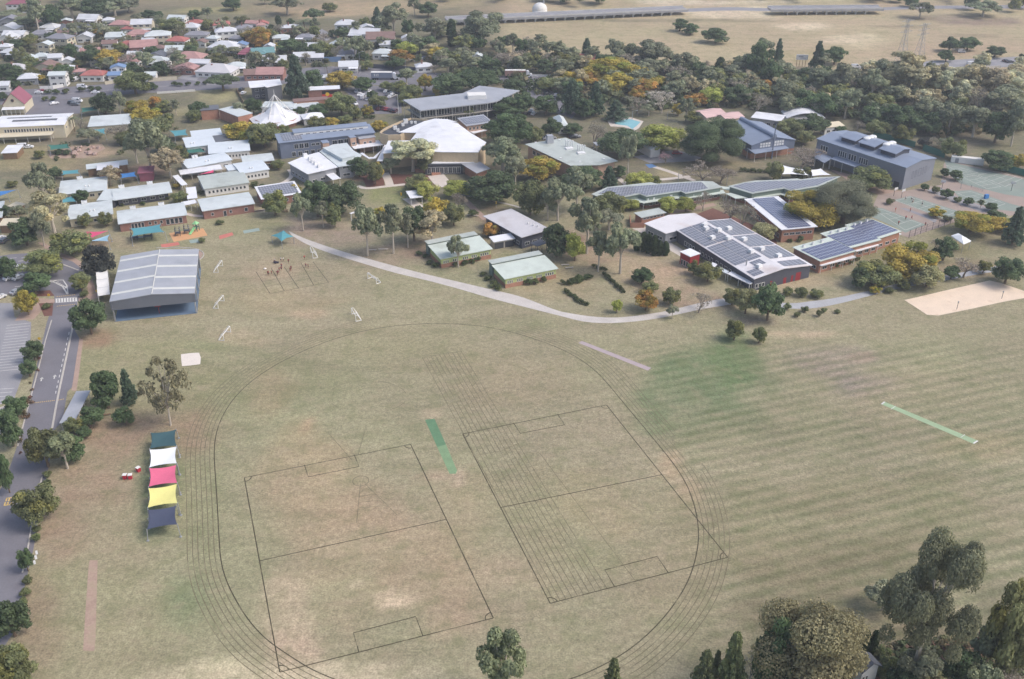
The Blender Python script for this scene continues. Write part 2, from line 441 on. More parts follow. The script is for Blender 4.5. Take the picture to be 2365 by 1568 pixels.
    at_ = me.color_attributes.new('soil_and_sunlight', 'FLOAT_COLOR', 'POINT')
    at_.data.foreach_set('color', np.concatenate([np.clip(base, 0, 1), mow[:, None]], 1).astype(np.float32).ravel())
    m = bpy.data.materials.new('dry_grass'); m.use_nodes = True
    N = m.node_tree.nodes; L = m.node_tree.links; b = N['Principled BSDF']
    b.inputs['Roughness'].default_value = 0.95; b.inputs['Specular IOR Level'].default_value = 0.1
    ca = N.new('ShaderNodeVertexColor'); ca.layer_name = 'soil_and_sunlight'
    tc = N.new('ShaderNodeTexCoord')
    def noise(scale, detail, lo, hi, sc=(1, 1, 1), rz=0.0):
        mp = N.new('ShaderNodeMapping'); mp.inputs['Scale'].default_value = sc; mp.inputs['Rotation'].default_value = (0, 0, rz)
        q = N.new('ShaderNodeTexNoise'); q.inputs['Scale'].default_value = scale; q.inputs['Detail'].default_value = detail
        r = N.new('ShaderNodeMapRange'); r.inputs['From Min'].default_value = 0.28; r.inputs['From Max'].default_value = 0.72
        r.inputs['To Min'].default_value = lo; r.inputs['To Max'].default_value = hi
        L.new(tc.outputs['Object'], mp.inputs['Vector']); L.new(mp.outputs['Vector'], q.inputs['Vector']); L.new(q.outputs['Fac'], r.inputs['Value'])
        return r.outputs['Result']
    def mul(a, fac):
        x = N.new('ShaderNodeMix'); x.data_type = 'RGBA'; x.blend_type = 'MULTIPLY'; x.inputs['Factor'].default_value = 1.0
        L.new(a, x.inputs['A']); L.new(fac, x.inputs['B']); return x.outputs['Result']
    o = mul(ca.outputs['Color'], noise(0.9, 6, 0.78, 1.22))
    o = mul(o, noise(0.16, 5, 0.90, 1.10, (0.35, 1.0, 1.0)))
    o = mul(o, noise(2.6, 4, 0.7, 1.3))
    # tufts of greener growth
    x = N.new('ShaderNodeMix'); x.data_type = 'RGBA'
    L.new(o, x.inputs['A']); x.inputs['B'].default_value = col(112, 118, 82)
    L.new(noise(0.22, 7, -0.35, 0.42), x.inputs['Factor']); x.clamp_factor = True
    o = x.outputs['Result']
    # bare soil showing through
    x = N.new('ShaderNodeMix'); x.data_type = 'RGBA'; x.clamp_factor = True
    L.new(o, x.inputs['A']); x.inputs['B'].default_value = col(169, 153, 129)
    L.new(noise(0.31, 7, -0.5, 0.38, (0.7, 1, 1), 0.4), x.inputs['Factor'])
    o = x.outputs['Result']
    # mowing bands: direction measured on the place
    A, B = ray(1700, 1290), ray(2364, 1128)
    ang = math.atan2(B.y - A.y, B.x - A.x)
    mp = N.new('ShaderNodeMapping'); mp.inputs['Rotation'].default_value = (0, 0, -ang)
    wv = N.new('ShaderNodeTexWave'); wv.bands_direction = 'Y'; wv.inputs['Scale'].default_value = 0.085
    wv.inputs['Distortion'].default_value = 1.0; wv.inputs['Detail'].default_value = 3; wv.inputs['Detail Scale'].default_value = 0.5
    L.new(tc.outputs['Object'], mp.inputs['Vector']); L.new(mp.outputs['Vector'], wv.inputs['Vector'])
    br = noise(0.06, 6, 0.3, 1.1)
    m1 = N.new('ShaderNodeMath'); m1.operation = 'MULTIPLY'; L.new(wv.outputs['Fac'], m1.inputs[0]); L.new(ca.outputs['Alpha'], m1.inputs[1])
    m2 = N.new('ShaderNodeMath'); m2.operation = 'MULTIPLY'; L.new(m1.outputs[0], m2.inputs[0]); L.new(br, m2.inputs[1])
    m3 = N.new('ShaderNodeMath'); m3.operation = 'MULTIPLY'; L.new(m2.outputs[0], m3.inputs[0]); m3.inputs[1].default_value = 0.8
    x = N.new('ShaderNodeMix'); x.data_type = 'RGBA'
    dk = N.new('ShaderNodeMix'); dk.data_type = 'RGBA'; dk.blend_type = 'MULTIPLY'; dk.inputs['Factor'].default_value = 1.0
    L.new(o, dk.inputs['A']); dk.inputs['B'].default_value = (0.6, 0.7, 0.61, 1)
    L.new(m3.outputs[0], x.inputs['Factor']); L.new(o, x.inputs['A']); L.new(dk.outputs['Result'], x.inputs['B'])
    L.new(x.outputs['Result'], b.inputs['Base Color'])
    bp = N.new('ShaderNodeBump'); bp.inputs['Strength'].default_value = 0.5; bp.inputs['Distance'].default_value = 0.25
    q = N.new('ShaderNodeTexNoise'); q.inputs['Scale'].default_value = 1.6; q.inputs['Detail'].default_value = 5
    L.new(tc.outputs['Object'], q.inputs['Vector']); L.new(q.outputs['Fac'], bp.inputs['Height']); L.new(bp.outputs['Normal'], b.inputs['Normal'])
    me.materials.append(m)
    struct(link('ground', me), label='dry grass ground with worn, green and mown patches and painted sunlight')
build_ground()

# ------------------------------------------------------------------ sheets laid on the ground
MM('asphalt', (122, 120, 126), 0.9, 0.1, 0.15, fine=0.07, dirt=((112, 108, 114), 0.12, 0.55))
MM('pale_asphalt', (148, 147, 151), 0.9, 0.1, 0.15, fine=0.06, dirt=((134, 130, 138), 0.12, 0.55))
MM('gravel', (196, 190, 184), 0.95, 0.1, 0.3, fine=0.1)
MM('blue_gravel', (172, 173, 176), 0.95, 0.1, 0.3, fine=0.1)
MM('paving', (170, 146, 132), 0.9, 0.1, 0.4, fine=0.08)
MM('pale_paving', (206, 196, 186), 0.9, 0.08, 0.4, fine=0.06)
MM('sand', (226, 206, 184), 0.95, 0.07, 0.25, fine=0.05, dirt=((206, 180, 156), 0.3, 0.6))
MM('white_sand', (222, 212, 202), 0.95, 0.05, 0.5, fine=0.05)
MM('court_green', (136, 147, 138), 0.85, 0.12, 0.12, fine=0.06, dirt=((142, 146, 138), 0.1, 0.55))
MM('court_red', (160, 144, 134), 0.85, 0.1, 0.15, fine=0.06)
MM('turf_green', (100, 134, 102), 0.95, 0.12, 0.5, fine=0.08)
MM('pale_turf', (156, 176, 142), 0.95, 0.1, 0.5, fine=0.06)
MM('worn_turf', (126, 152, 116), 0.95, 0.12, 0.5, fine=0.08)
MM('grey_pitch', (174, 160, 162), 0.95, 0.08, 0.5, fine=0.06)
MM('clay', (170, 146, 130), 0.95, 0.2, 0.35, fine=0.12, dirt=((160, 146, 122), 0.35, 0.5))
MM('orange_rubber', (206, 158, 116), 0.9, 0.06, 0.5)
MM('red_rubber', (196, 118, 108), 0.9, 0.08, 0.5)
MM('grey_rubber', (150, 166, 160), 0.9, 0.08, 0.5)
MM('mulch', (116, 82, 72), 0.95, 0.15, 0.6, fine=0.12)
MM('line_burn', (74, 68, 52), 0.95, 0.3, 0.5, fine=0.2, dirt=((140, 132, 106), 0.35, 0.56))
MM('line_faint', (112, 104, 82), 0.95, 0.2, 0.5, fine=0.15, dirt=((150, 142, 116), 0.16, 0.54))
MM('white_line', (214, 212, 208), 0.8, 0.12, 0.8, fine=0.1)
MM('yellow_line', (216, 184, 110), 0.8, 0.12, 0.8, fine=0.1)
MM('pool_water', (140, 194, 204), 0.1, 0.06, 0.5, spec=0.5)
MM('blue_court', (96, 132, 178), 0.85, 0.08, 0.5)
def densify(P, step=6.0):
    out = []
    for i in range(len(P) - 1):
        a, b = P[i], P[i + 1]; k = max(1, int((b - a).length / step))
        out += [a.lerp(b, j / k) for j in range(k)]
    return out + [P[-1]]
def sheet(name, fr, pts, z, m, label=None):
    P = [at(fr, *p) for p in pts]
    mb = MB(); mb.quad(*[(p.x, p.y, z) for p in ccw3(P)])
    o = mb.obj(name, M[m])
    return struct(o, label=label)
def ccw3(P):
    a = sum(P[i].x * P[(i + 1) % len(P)].y - P[(i + 1) % len(P)].x * P[i].y for i in range(len(P)))
    return P if a > 0 else P[::-1]
def band(mb, P, w, z, closed=False):
    """A flat strip of width w along the plan line P."""
    n = len(P); L_ = []; R_ = []
    for i in range(n):
        if closed: a, b = P[i - 1], P[(i + 1) % n]
        else: a, b = P[max(i - 1, 0)], P[min(i + 1, n - 1)]
        d = Vector((b.x - a.x, b.y - a.y)); d.normalize()
        q = Vector((-d.y, d.x)) * (w / 2)
        L_.append((P[i].x + q.x, P[i].y + q.y, z)); R_.append((P[i].x - q.x, P[i].y - q.y, z))
    k = len(mb.v); mb.v += L_ + R_
    for i in range(n if closed else n - 1):
        j = (i + 1) % n
        mb.f.append((k + i, k + n + i, k + n + j, k + j)); mb.m.append(0)
def smooth(P, it=2):
    for _ in range(it):
        Q = [P[0]]
        for i in range(len(P) - 1):
            Q += [P[i].lerp(P[i + 1], .25), P[i].lerp(P[i + 1], .75)]
        P = Q + [P[-1]]
    return P
def strip2(name, top, bot, z, m, label=None):
    """A path or road between two traced edges."""
    P = smooth([at(*p) for p in top]); Q = smooth([at(*p) for p in bot])
    def resample(A, n):
        L_ = [0]
        for i in range(len(A) - 1): L_.append(L_[-1] + (A[i + 1] - A[i]).length)
        out = []
        j = 0
        for k in range(n):
            t = L_[-1] * k / (n - 1)
            while j < len(A) - 2 and L_[j + 1] < t: j += 1
            u = (t - L_[j]) / max(1e-6, L_[j + 1] - L_[j]); out.append(A[j].lerp(A[j + 1], min(1, u)))
        return out
    n = 60; P = resample(P, n); Q = resample(Q, n); mb = MB()
    mb.v = [(p.x, p.y, z) for p in P] + [(q.x, q.y, z) for q in Q]
    mb.f = [(i, n + i, n + i + 1, i + 1) for i in range(n - 1)]; mb.m = [0] * (n - 1)
    return struct(mb.obj(name, M[m]), label=label)
def kerb(name, fr, pts, w=0.35, h=0.13, m='concrete'):
    P = smooth([at(fr, *p) for p in pts], 2); mb = MB()
    for i in range(len(P) - 1):
        a, b = P[i], P[i + 1]; d = b - a
        if d.length < 0.05: continue
        mb.box(((a.x + b.x) / 2, (a.y + b.y) / 2, h / 2 + 0.002), (d.length + 0.02 + 0.001 * (i % 3), w + 0.004 * (i % 2), h + 0.004 * (i % 2)), math.atan2(d.y, d.x))
    return struct(mb.obj(name, M[m]))
# school drive and its car parks
sheet('school_drive', 'D', [(124, 700), (179, 694), (174, 760), (162, 830), (142, 930), (124, 1010), (110, 1090), (92, 1180), (77, 1270), (60, 1340), (47, 1400), (38, 1450), (-60, 1600), (-260, 1600), (-110, 1330), (-24, 1180), (16, 1100), (46, 1010), (62, 950), (76, 880), (93, 810), (108, 745)], 0.012, 'asphalt')
sheet('lay_by', 'C1', [(772, 190), (832, 290), (755, 800), (705, 850), (650, 1170), (560, 1250), (548, 1235), (615, 900), (690, 540)], 0.016, 'asphalt')
sheet('footpath', 'C1', [(832, 295), (870, 300), (830, 640), (800, 840), (745, 835), (790, 560)], 0.014, 'paving')
sheet('upper_car_park', 'B1', [(-220, 850), (100, 797), (300, 785), (520, 822), (640, 862), (735, 935), (752, 990), (745, 1060), (705, 1160), (690, 1215), (470, 1232), (480, 1165), (330, 1165), (0, 1150), (-220, 1160)], 0.02, 'asphalt')
sheet('lower_car_park', 'D', [(-160, 698), (28, 700), (34, 732), (72, 744), (70, 790), (58, 850), (44, 890), (30, 928), (-160, 962)], 0.016, 'pale_asphalt')
sheet('lower_car_park', 'D', [(-160, 980), (34, 935), (26, 950), (0, 1010), (-160, 1050)], 0.016, 'pale_asphalt')
sheet('paved_link', 'B1', [(300, 1180), (480, 1195), (482, 1222), (400, 1260), (300, 1370), (130, 1385), (200, 1290)], 0.024, 'paving')
sheet('footpath', 'B1', [(690, 1180), (760, 1165), (900, 1120), (880, 1180), (700, 1215)], 0.024, 'paving')
sheet('footpath', 'B1', [(760, 1000), (800, 985), (850, 1120), (780, 1160)], 0.016, 'paving')
sheet('footpath', 'B1', [(330, 690), (400, 700), (520, 780), (640, 820), (740, 880), (735, 925), (600, 855), (460, 800)], 0.018, 'paving')
sheet('planting_bed', 'B1', [(340, 1230), (470, 1225), (460, 1340), (390, 1345)], 0.026, 'mulch')
sheet('planting_bed', 'B1', [(300, 1125), (440, 1115), (480, 1165), (330, 1170)], 0.026, 'mulch')
kerb('kerb', 'C1', [(762, 165), (680, 560), (605, 900), (545, 1240)], 0.5)
kerb('kerb', 'C1', [(540, 100), (470, 330), (400, 620), (300, 990), (235, 1230), (185, 1420)], 0.3)
kerb('kerb', 'B1', [(500, 870), (600, 905), (690, 940)], 0.5)
kerb('kerb', 'C2', [(440, 560), (340, 1010), (290, 1330), (235, 1560)], 0.3)
kerb('kerb', 'D', [(-60, 966), (34, 930)], 0.6)
# paths
strip2('gravel_path', [('B2', 300, 790), ('B2', 420, 850), ('B2', 560, 900), ('B2', 800, 980), ('B2', 1000, 1035), ('B2', 1250, 1105), ('B2', 1500, 1170), ('B2', 1800, 1240), ('B2', 2100, 1310), ('B2', 2365, 1370), ('E2', 870, 0), ('E2', 1000, 25), ('E2', 1150, 48), ('E2', 1300, 60), ('E2', 1450, 55), ('E2', 1600, 35), ('E2', 1800, 5), ('B3', 1700, 1420), ('B3', 1900, 1385)],
       [('B2', 330, 830), ('B2', 440, 900), ('B2', 600, 965), ('B2', 850, 1045), ('B2', 1000, 1090), ('B2', 1250, 1165), ('B2', 1500, 1220), ('B2', 1800, 1300), ('B2', 2100, 1390), ('E2', 750, 5), ('E2', 950, 55), ('E2', 1100, 95), ('E2', 1300, 108), ('E2', 1500, 95), ('E2', 1700, 70), ('E2', 1900, 30), ('B3', 1700, 1480), ('B3', 1950, 1440)], 0.012, 'gravel', 'pale gravel path curving along the edge of the playing field')
strip2('gravel_path', [('B3', 1900, 1385), ('B4', 310, 1435), ('B4', 450, 1415), ('B4', 700, 1385), ('B4', 950, 1330), ('B4', 1100, 1295), ('B4', 1230, 1258), ('B4', 1600, 1200), ('B4', 2000, 1120), ('B4', 2130, 1100)],
       [('B3', 1950, 1440), ('B4', 310, 1478), ('B4', 500, 1478), ('B4', 750, 1430), ('B4', 1000, 1365), ('B4', 1150, 1325), ('B4', 1290, 1290), ('B4', 1640, 1235), ('B4', 2000, 1165), ('B4', 2130, 1150)], 0.016, 'blue_gravel', 'blue grey gravel path towards the sand court')
def path(name, w, m, z, *pts):
    mb = MB(); band(mb, smooth([at(*p) for p in pts]), w, z); return struct(mb.obj(name, M[m]))
path('footpath', 2.2, 'pale_paving', 0.016, ('B2', 910, 395), ('B2', 990, 420), ('B2', 1150, 400), ('B2', 1330, 380))
path('footpath', 3.4, 'pale_paving', 0.02, ('B2', 1150, 280), ('B2', 1180, 340), ('B2', 1195, 390))
path('footpath', 7.0, 'pale_paving', 0.018, ('B2', 1600, 300), ('B2', 1640, 350), ('B2', 1690, 400))
path('footpath', 2.0, 'pale_paving', 0.016, ('B2', 220, 380), ('B2', 290, 350), ('B2', 340, 300), ('B2', 310, 250))
path('footpath', 2.0, 'pale_paving', 0.016, ('B1', 1640, 440), ('B1', 1720, 460), ('B1', 1850, 462))
path('footpath', 1.6, 'pale_paving', 0.016, ('B1', 2240, 420), ('B1', 2330, 405), ('B2', 150, 600), ('B2', 0, 620))
path('footpath', 2.6, 'paving', 0.018, ('B2', 1860, 520), ('B2', 1960, 620), ('B2', 2040, 690))
path('footpath', 1.2, 'concrete', 0.022, ('B2', 1830, 470), ('B2', 2000, 510), ('B2', 2200, 545), ('B2', 2365, 590))
path('footpath', 2.4, 'pale_paving', 0.02, ('B3', 1260, 220), ('B3', 1400, 260), ('B3', 1560, 320), ('B3', 1640, 350))
path('footpath', 2.4, 'pale_paving', 0.024, ('B3', 1330, 340), ('B3', 1480, 325), ('B3', 1600, 310))
path('footpath', 2.4, 'pale_paving', 0.02, ('B3', 960, 320), ('B3', 1050, 390))
path('footpath', 2.8, 'paving', 0.018, ('B3', 1400, 640), ('B3', 1600, 600), ('B3', 1820, 555))
sheet('paved_yard', 'B3', [(1090, 770), (1210, 760), (1540, 960), (1530, 1025), (1420, 960), (1260, 850)], 0.014, 'pale_paving')
sheet('garden_bed', 'B3', [(1640, 650), (1800, 590), (2300, 800), (2365, 880), (2365, 940), (2150, 830)], 0.012, 'mulch')
sheet('garden_bed', 'B2', [(940, 290), (1140, 300), (1150, 395), (990, 410)], 0.012, 'mulch')
sheet('garden_bed', 'B2', [(1200, 290), (1560, 300), (1560, 350), (1300, 380), (1210, 385)], 0.012, 'mulch')
sheet('paved_yard', 'B4', [(660, 250), (900, 310), (1080, 420), (1300, 440), (1080, 470), (1000, 440), (840, 360)], 0.013, 'paving')
sheet('paved_yard', 'A3', [(1100, 1380), (1480, 1320), (1700, 1390), (1640, 1420), (1250, 1440)], 0.013, 'pale_asphalt')
sheet('blue_court', 'B3', [(1205, 205), (1265, 200), (1310, 225), (1240, 238)], 0.026, 'blue_court')
sheet('gravel_ground', 'A1', [(420, 1360), (640, 1290), (900, 1270), (930, 1310), (760, 1390), (450, 1400)], 0.012, 'clay')
# streets beyond the school
strip2('main_road', [('A1', -200, 802), ('A1', 350, 785), ('A1', 900, 745), ('A1', 1310, 715), ('A1', 1700, 690), ('A1', 2230, 668), ('A2', 300, 620), ('A2', 560, 585), ('A2', 900, 590), ('A2', 1200, 605), ('A2', 1620, 650), ('A3', 0, 670), ('A3', 400, 660)],
       [('A1', -200, 935), ('A1', 350, 905), ('A1', 700, 862), ('A1', 1330, 818), ('A1', 1720, 800), ('A1', 2150, 775), ('A2', 250, 740), ('A2', 560, 710), ('A2', 1050, 750), ('A2', 1300, 765), ('A2', 1700, 730), ('A3', 0, 720), ('A3', 400, 700)], 0.012, 'asphalt')
sheet('shop_car_park', 'A1', [(215, 910), (710, 868), (705, 1000), (560, 1010), (215, 1010)], 0.016, 'asphalt')
sheet('staff_car_park', 'A2', [(780, 785), (900, 765), (1060, 755), (1290, 790), (1300, 1000), (950, 1010), (930, 960), (900, 900)], 0.016, 'asphalt')
sheet('staff_car_park', 'A2', [(1460, 720), (1600, 690), (1590, 840), (1470, 840)], 0.016, 'asphalt')
sheet('visitor_car_park', 'A3', [(60, 700), (270, 695), (290, 770), (480, 830), (600, 1000), (560, 1045), (430, 1000), (100, 790)], 0.016, 'asphalt')
strip2('side_street', [('A1', 1560, 690), ('A1', 1650, 640), ('A1', 1900, 600), ('A1', 2365, 590)], [('A1', 1760, 720), ('A1', 1720, 690), ('A1', 1960, 640), ('A1', 2365, 632)], 0.016, 'pale_asphalt')
strip2('side_street', [('A1', 1040, 370), ('A1', 1300, 420), ('A1', 1500, 440)], [('A1', 1000, 395), ('A1', 1250, 450), ('A1', 1480, 470)], 0.016, 'pale_asphalt')
strip2('side_street', [('A2', 500, 240), ('A2', 620, 260), ('A2', 700, 330)], [('A2', 450, 300), ('A2', 520, 330), ('A2', 640, 360)], 0.016, 'pale_asphalt')
strip2('highway', [('A4', 860, 583), ('A4', 1050, 572), ('A4', 1600, 535), ('A4', 2300, 500), ('A4', 2500, 490)], [('A4', 860, 606), ('A4', 1050, 604), ('A4', 1600, 602), ('A4', 2150, 598), ('A4', 2500, 570)], 0.012, 'pale_asphalt')
strip2('motorway', [('A3', 1480, 82), ('A3', 1700, 70), ('A3', 2000, 62), ('A4', 0, 72), ('A4', 250, 68)], [('A3', 1480, 112), ('A3', 1700, 100), ('A3', 2000, 92), ('A4', 0, 98), ('A4', 250, 100)], 0.012, 'pale_asphalt')
strip2('motorway', [('A4', 1050, 70), ('A4', 1400, 52), ('A4', 2000, 48), ('A4', 2500, 40)], [('A4', 1050, 96), ('A4', 1400, 78), ('A4', 2000, 78), ('A4', 2500, 72)], 0.012, 'pale_asphalt')
# courts
sheet('court_surround', 'B4', [(1080, 470), (1300, 440), (1640, 385), (1660, 190), (1780, 190), (2500, 350), (2500, 640), (2300, 650), (1760, 712), (1350, 850), (1285, 830), (1265, 765), (1000, 665), (1040, 560)], 0.012, 'court_red')
sheet('tennis_court', 'B4', [(1665, 165), (1780, 200), (2400, 345), (2400, 500), (2200, 470), (1800, 372), (1700, 290)], 0.02, 'court_green')
sheet('tennis_court', 'B4', [(1745, 440), (1900, 432), (2250, 552), (2400, 590), (2330, 625), (2140, 604), (1800, 505)], 0.02, 'court_green')
sheet('netball_court', 'B4', [(1215, 520), (1370, 482), (1800, 622), (1810, 680), (1660, 692), (1500, 625)], 0.02, 'court_green')
sheet('netball_court', 'B4', [(1010, 588), (1110, 590), (1500, 735), (1320, 808), (1245, 765), (1015, 665)], 0.02, 'court_green')
sheet('paved_strip', 'B4', [(1270, 590), (1320, 590), (1520, 660), (1600, 690), (1580, 720), (1480, 670)], 0.024, 'pale_asphalt')
sheet('paved_strip', 'B4', [(1500, 430), (1640, 415), (1790, 500), (2130, 620), (2000, 625), (1800, 560)], 0.018, 'pale_asphalt')
# sand, strips and pads
sheet('sand_court', 'B4', [(1310, 1400), (1380, 1385), (1700, 1310), (2060, 1228), (2160, 1250), (2380, 1325), (2480, 1360), (2360, 1385), (2200, 1412), (1900, 1478), (1610, 1537), (1510, 1530), (1420, 1470)], 0.014, 'sand', 'pale sand volleyball court at the edge of the field')
sheet('sand_pit', 'C1', [(1893, 457), (1980, 446), (2082, 440), (2102, 490), (2096, 560), (1990, 574), (1905, 581), (1897, 520)], 0.014, 'white_sand', 'small white sand pit on the grass')
sheet('cricket_pitch', 'E1', [(1902, 914), (1982, 905), (2078, 1120), (2005, 1142)], 0.014, 'turf_green')
sheet('cricket_pitch', 'E1', [(2005, 1142), (2078, 1120), (2172, 1340), (2160, 1366), (2108, 1366)], 0.014, 'worn_turf')
sheet('cricket_pitch', 'E3', [(1168, 783), (1196, 762), (1982, 1090), (1945, 1116)], 0.014, 'pale_turf', 'pale green synthetic cricket pitch on the right field')
sheet('grey_cricket_pitch', 'E2', [(1058, 270), (1088, 254), (1668, 480), (1640, 502)], 0.014, 'grey_pitch', 'grey cricket pitch outside the running track')
sheet('run_up_strip', 'C3', [(938, 325), (1022, 325), (1016, 560), (1006, 900), (1000, 1160), (985, 1275), (870, 1270), (885, 1000), (912, 600), (925, 420)], 0.014, 'clay')
sheet('play_mat', 'B1', [(1490, 612), (1790, 568), (1830, 632), (1532, 690)], 0.016, 'orange_rubber')
sheet('play_mat', 'B1', [(1415, 712), (1570, 690), (1585, 715), (1428, 742)], 0.016, 'red_rubber')
sheet('play_mat', 'B1', [(1930, 635), (2045, 604), (2060, 628), (1935, 668)], 0.016, 'red_rubber')
sheet('play_mat', 'B1', [(2140, 590), (2280, 566), (2290, 590), (2150, 615)], 0.016, 'grey_rubber')
sheet('play_mat', 'B1', [(1665, 676), (1740, 664), (1770, 690), (1680, 702)], 0.016, 'grey_rubber')
kerb('edging', 'B1', [(1380, 742), (1560, 738), (1720, 745), (1790, 775), (1800, 810), (1760, 850), (1705, 866)], 0.3)
sheet('paved_yard', 'B1', [(1600, 752), (1740, 758), (1790, 790), (1770, 830), (1705, 855), (1690, 755)], 0.012, 'paving')
# the pool
sheet('pool_water', 'A3', [(930, 1065), (1070, 1050), (1165, 1075), (1130, 1110), (1090, 1140), (1050, 1110), (940, 1095)], 0.03, 'pool_water')
sheet('pool_deck', 'A3', [(860, 1050), (1080, 1035), (1190, 1070), (1150, 1130), (1100, 1160), (1020, 1120), (900, 1115)], 0.014, 'pale_paving')

# ------------------------------------------------------------------ painted and burnt lines
burn = MB(); faint = MB(); white = MB(); yellow = MB()
LW = 0.23
def ln(mb, w, z, *pts): band(mb, densify([at(*p) for p in pts], 8.0), w, z)
ZB, ZF = 0.008, 0.005
def pitch(TL, TR, BR, BL, mid, boxes):
    c = [ray(*q) for q in (TL, TR, BR, BL)]
    for i in range(4): band(burn, [c[i], c[(i + 1) % 4]], LW, ZB + 0.0005 * (i % 2))
    band(burn, [ray(*mid[0]), ray(*mid[1])], LW, ZB + 0.001)
    for bx in boxes: band(burn, [at(*q) for q in bx], LW, ZB + 0.0015)
    for i in range(4):
        a = (c[(i + 1) % 4] - c[i]).normalized(); b = (c[i - 1] - c[i]).normalized()
        band(burn, [c[i] + (a * math.cos(t * math.pi / 12) + b * math.sin(t * math.pi / 12)) * 1.6 for t in range(7)], LW, ZB + 0.002)
pitch((564, 1103), (948, 1026), (1139, 1427), (646, 1552), ((599, 1295), (1031, 1199)),
      [[('E1', 893, 1290), ('E1', 925, 1392), ('E1', 1350, 1305), ('E1', 1310, 1205)], [('E4', 1350, 1347), ('E4', 1303, 1182), ('E4', 1825, 1045), ('E4', 1885, 1207)]])
pitch((1068, 1002), (1400, 935), (1680, 1287), (1270, 1393), ((1155, 1172), (1528, 1096)),
      [[('E2', 515, 940), ('E2', 573, 1028), ('E2', 943, 955), ('E2', 885, 868)], [('E5', 1362, 797), ('E5', 1280, 655), ('E5', 1718, 542), ('E5', 1810, 677)]])
TR = [('E4', 182, 500), ('E4', 172, 250), ('E4', 158, 0), ('D', 494, 1060), ('D', 494, 1030), ('D', 500, 992), ('D', 513, 960), ('D', 537, 920), ('D', 577, 880), ('D', 640, 838), ('D', 720, 800), ('D', 800, 772), ('D', 880, 755), ('D', 960, 747),
      ('E2', 0, 105), ('E2', 250, 125), ('E2', 520, 180), ('E2', 700, 240), ('E2', 900, 310), ('E2', 1050, 390), ('E2', 1180, 480), ('E2', 1270, 570), ('E2', 1370, 690), ('E2', 1500, 850), ('E2', 1620, 990), ('E2', 1750, 1150), ('E2', 1850, 1270), ('E2', 1930, 1390), ('E2', 1980, 1490), ('E5', 1990, 0), ('E5', 2030, 110), ('E5', 2055, 220), ('E5', 2067, 340), ('E5', 2063, 450), ('E5', 2030, 610), ('E5', 1980, 750), ('E5', 1900, 890), ('E5', 1790, 1040), ('E5', 1650, 1190), ('E5', 1480, 1330), ('E5', 1330, 1420), ('E5', 1150, 1510), ('E5', 1000, 1568), ('E5', 700, 1660), ('E4', 2500, 1790), ('E4', 2000, 1790), ('E4', 1500, 1690),
      ('E4', 1130, 1568), ('E4', 1000, 1510), ('E4', 900, 1460), ('E4', 780, 1380), ('E4', 640, 1290), ('E4', 530, 1200), ('E4', 400, 1050), ('E4', 320, 910), ('E4', 240, 760), ('E4', 200, 620)]
tp = [at(*q) for q in TR]
def closed_smooth(P, it=2):
    for _ in range(it):
        Q = []
        for i in range(len(P)):
            a, b = P[i], P[(i + 1) % len(P)]
            Q += [a.lerp(b, .25), a.lerp(b, .75)]
        P = Q
    return P
tp = closed_smooth(tp, 2)
for _ in range(6): tp = [(tp[i - 1] + tp[i] * 2 + tp[(i + 1) % len(tp)]) / 4 for i in range(len(tp))]
band(burn, tp, LW, ZB + 0.0035, closed=True)
nn = len(tp)
nrm = []
for i in range(nn):
    d = tp[(i + 3) % nn] - tp[i - 3]; d.normalize(); nrm.append(Vector((-d.y, d.x, 0)))
cen = sum(tp, Vector()) / nn
if sum((tp[i] - cen).dot(nrm[i]) for i in range(nn)) < 0: nrm = [-q for q in nrm]
for k in range(1, 7):
    run = []
    for i in range(nn + 1):
        j = i % nn; p = tp[j] + nrm[j] * (1.12 * k); U_, V_ = proj(p)
        gap = (860 < U_ < 1190 and V_ < 800) or (V_ < 830 and k > 4 and U_ < 700) or (1560 < U_ < 1620 and 1000 < V_ < 1090 and k > 3)
        if gap:
            if len(run) > 3: band(faint, run, 0.17, ZF + 0.0004 * k)
            run = []
        else: run.append(p)
    if len(run) > 3: band(faint, run, 0.17, ZF + 0.0004 * k)
for i in range(10):
    ln(faint, 0.16, ZF + 0.003, ('E1', 1880 + 36 * i, 392 - 6 * i), ('E5', 856 + 49 * i, 922 - 12.5 * i))
ln(faint, 0.14, ZF + 0.004, ('E1', 1880, 392), ('E1', 2204, 338))
ln(faint, 0.14, ZF + 0.004, ('E2', 740, 1200), ('E5', 1530, 740))
ln(faint, 0.14, ZF + 0.004, ('E2', 195, 1215), ('E2', 420, 1170), ('E2', 560, 1110))
ln(faint, 0.14, ZF + 0.004, ('E1', 1090, 1020), ('E1', 1290, 1250))
ln(faint, 0.14, ZF + 0.0045, ('E1', 1410, 960), ('E1', 1345, 1200))
ln(faint, 0.14, ZF + 0.0045, ('E1', 1362, 1450), ('E4', 1330, 260))
ln(faint, 0.14, ZF + 0.0042, ('E1', 1400, 1450), ('E4', 1670, 195))
for yy in (40, 90, 135): ln(faint, 0.13, ZF + 0.004, ('E4', 1350, yy), ('E4', 1440 + yy, yy - 20))
c0 = at('E1', 1365, 1425)
band(faint, [c0 + Vector((math.cos(t / 10 * math.pi), math.sin(t / 10 * math.pi), 0)) * 1.9 for t in range(20)], 0.2, ZF + 0.004, closed=True)
for X0, Y0, rx, ry in ((1420, 720, 330, 135),):
    for a0, a1 in ((0.2, 1.3), (1.7, 2.7), (3.4, 3.9), (4.9, 6.0)):
        band(faint, [at('E1', X0 + rx * math.cos(a0 + (a1 - a0) * t / 14), Y0 - ry * math.sin(a0 + (a1 - a0) * t / 14)) for t in range(15)], 0.16, ZF + 0.002)
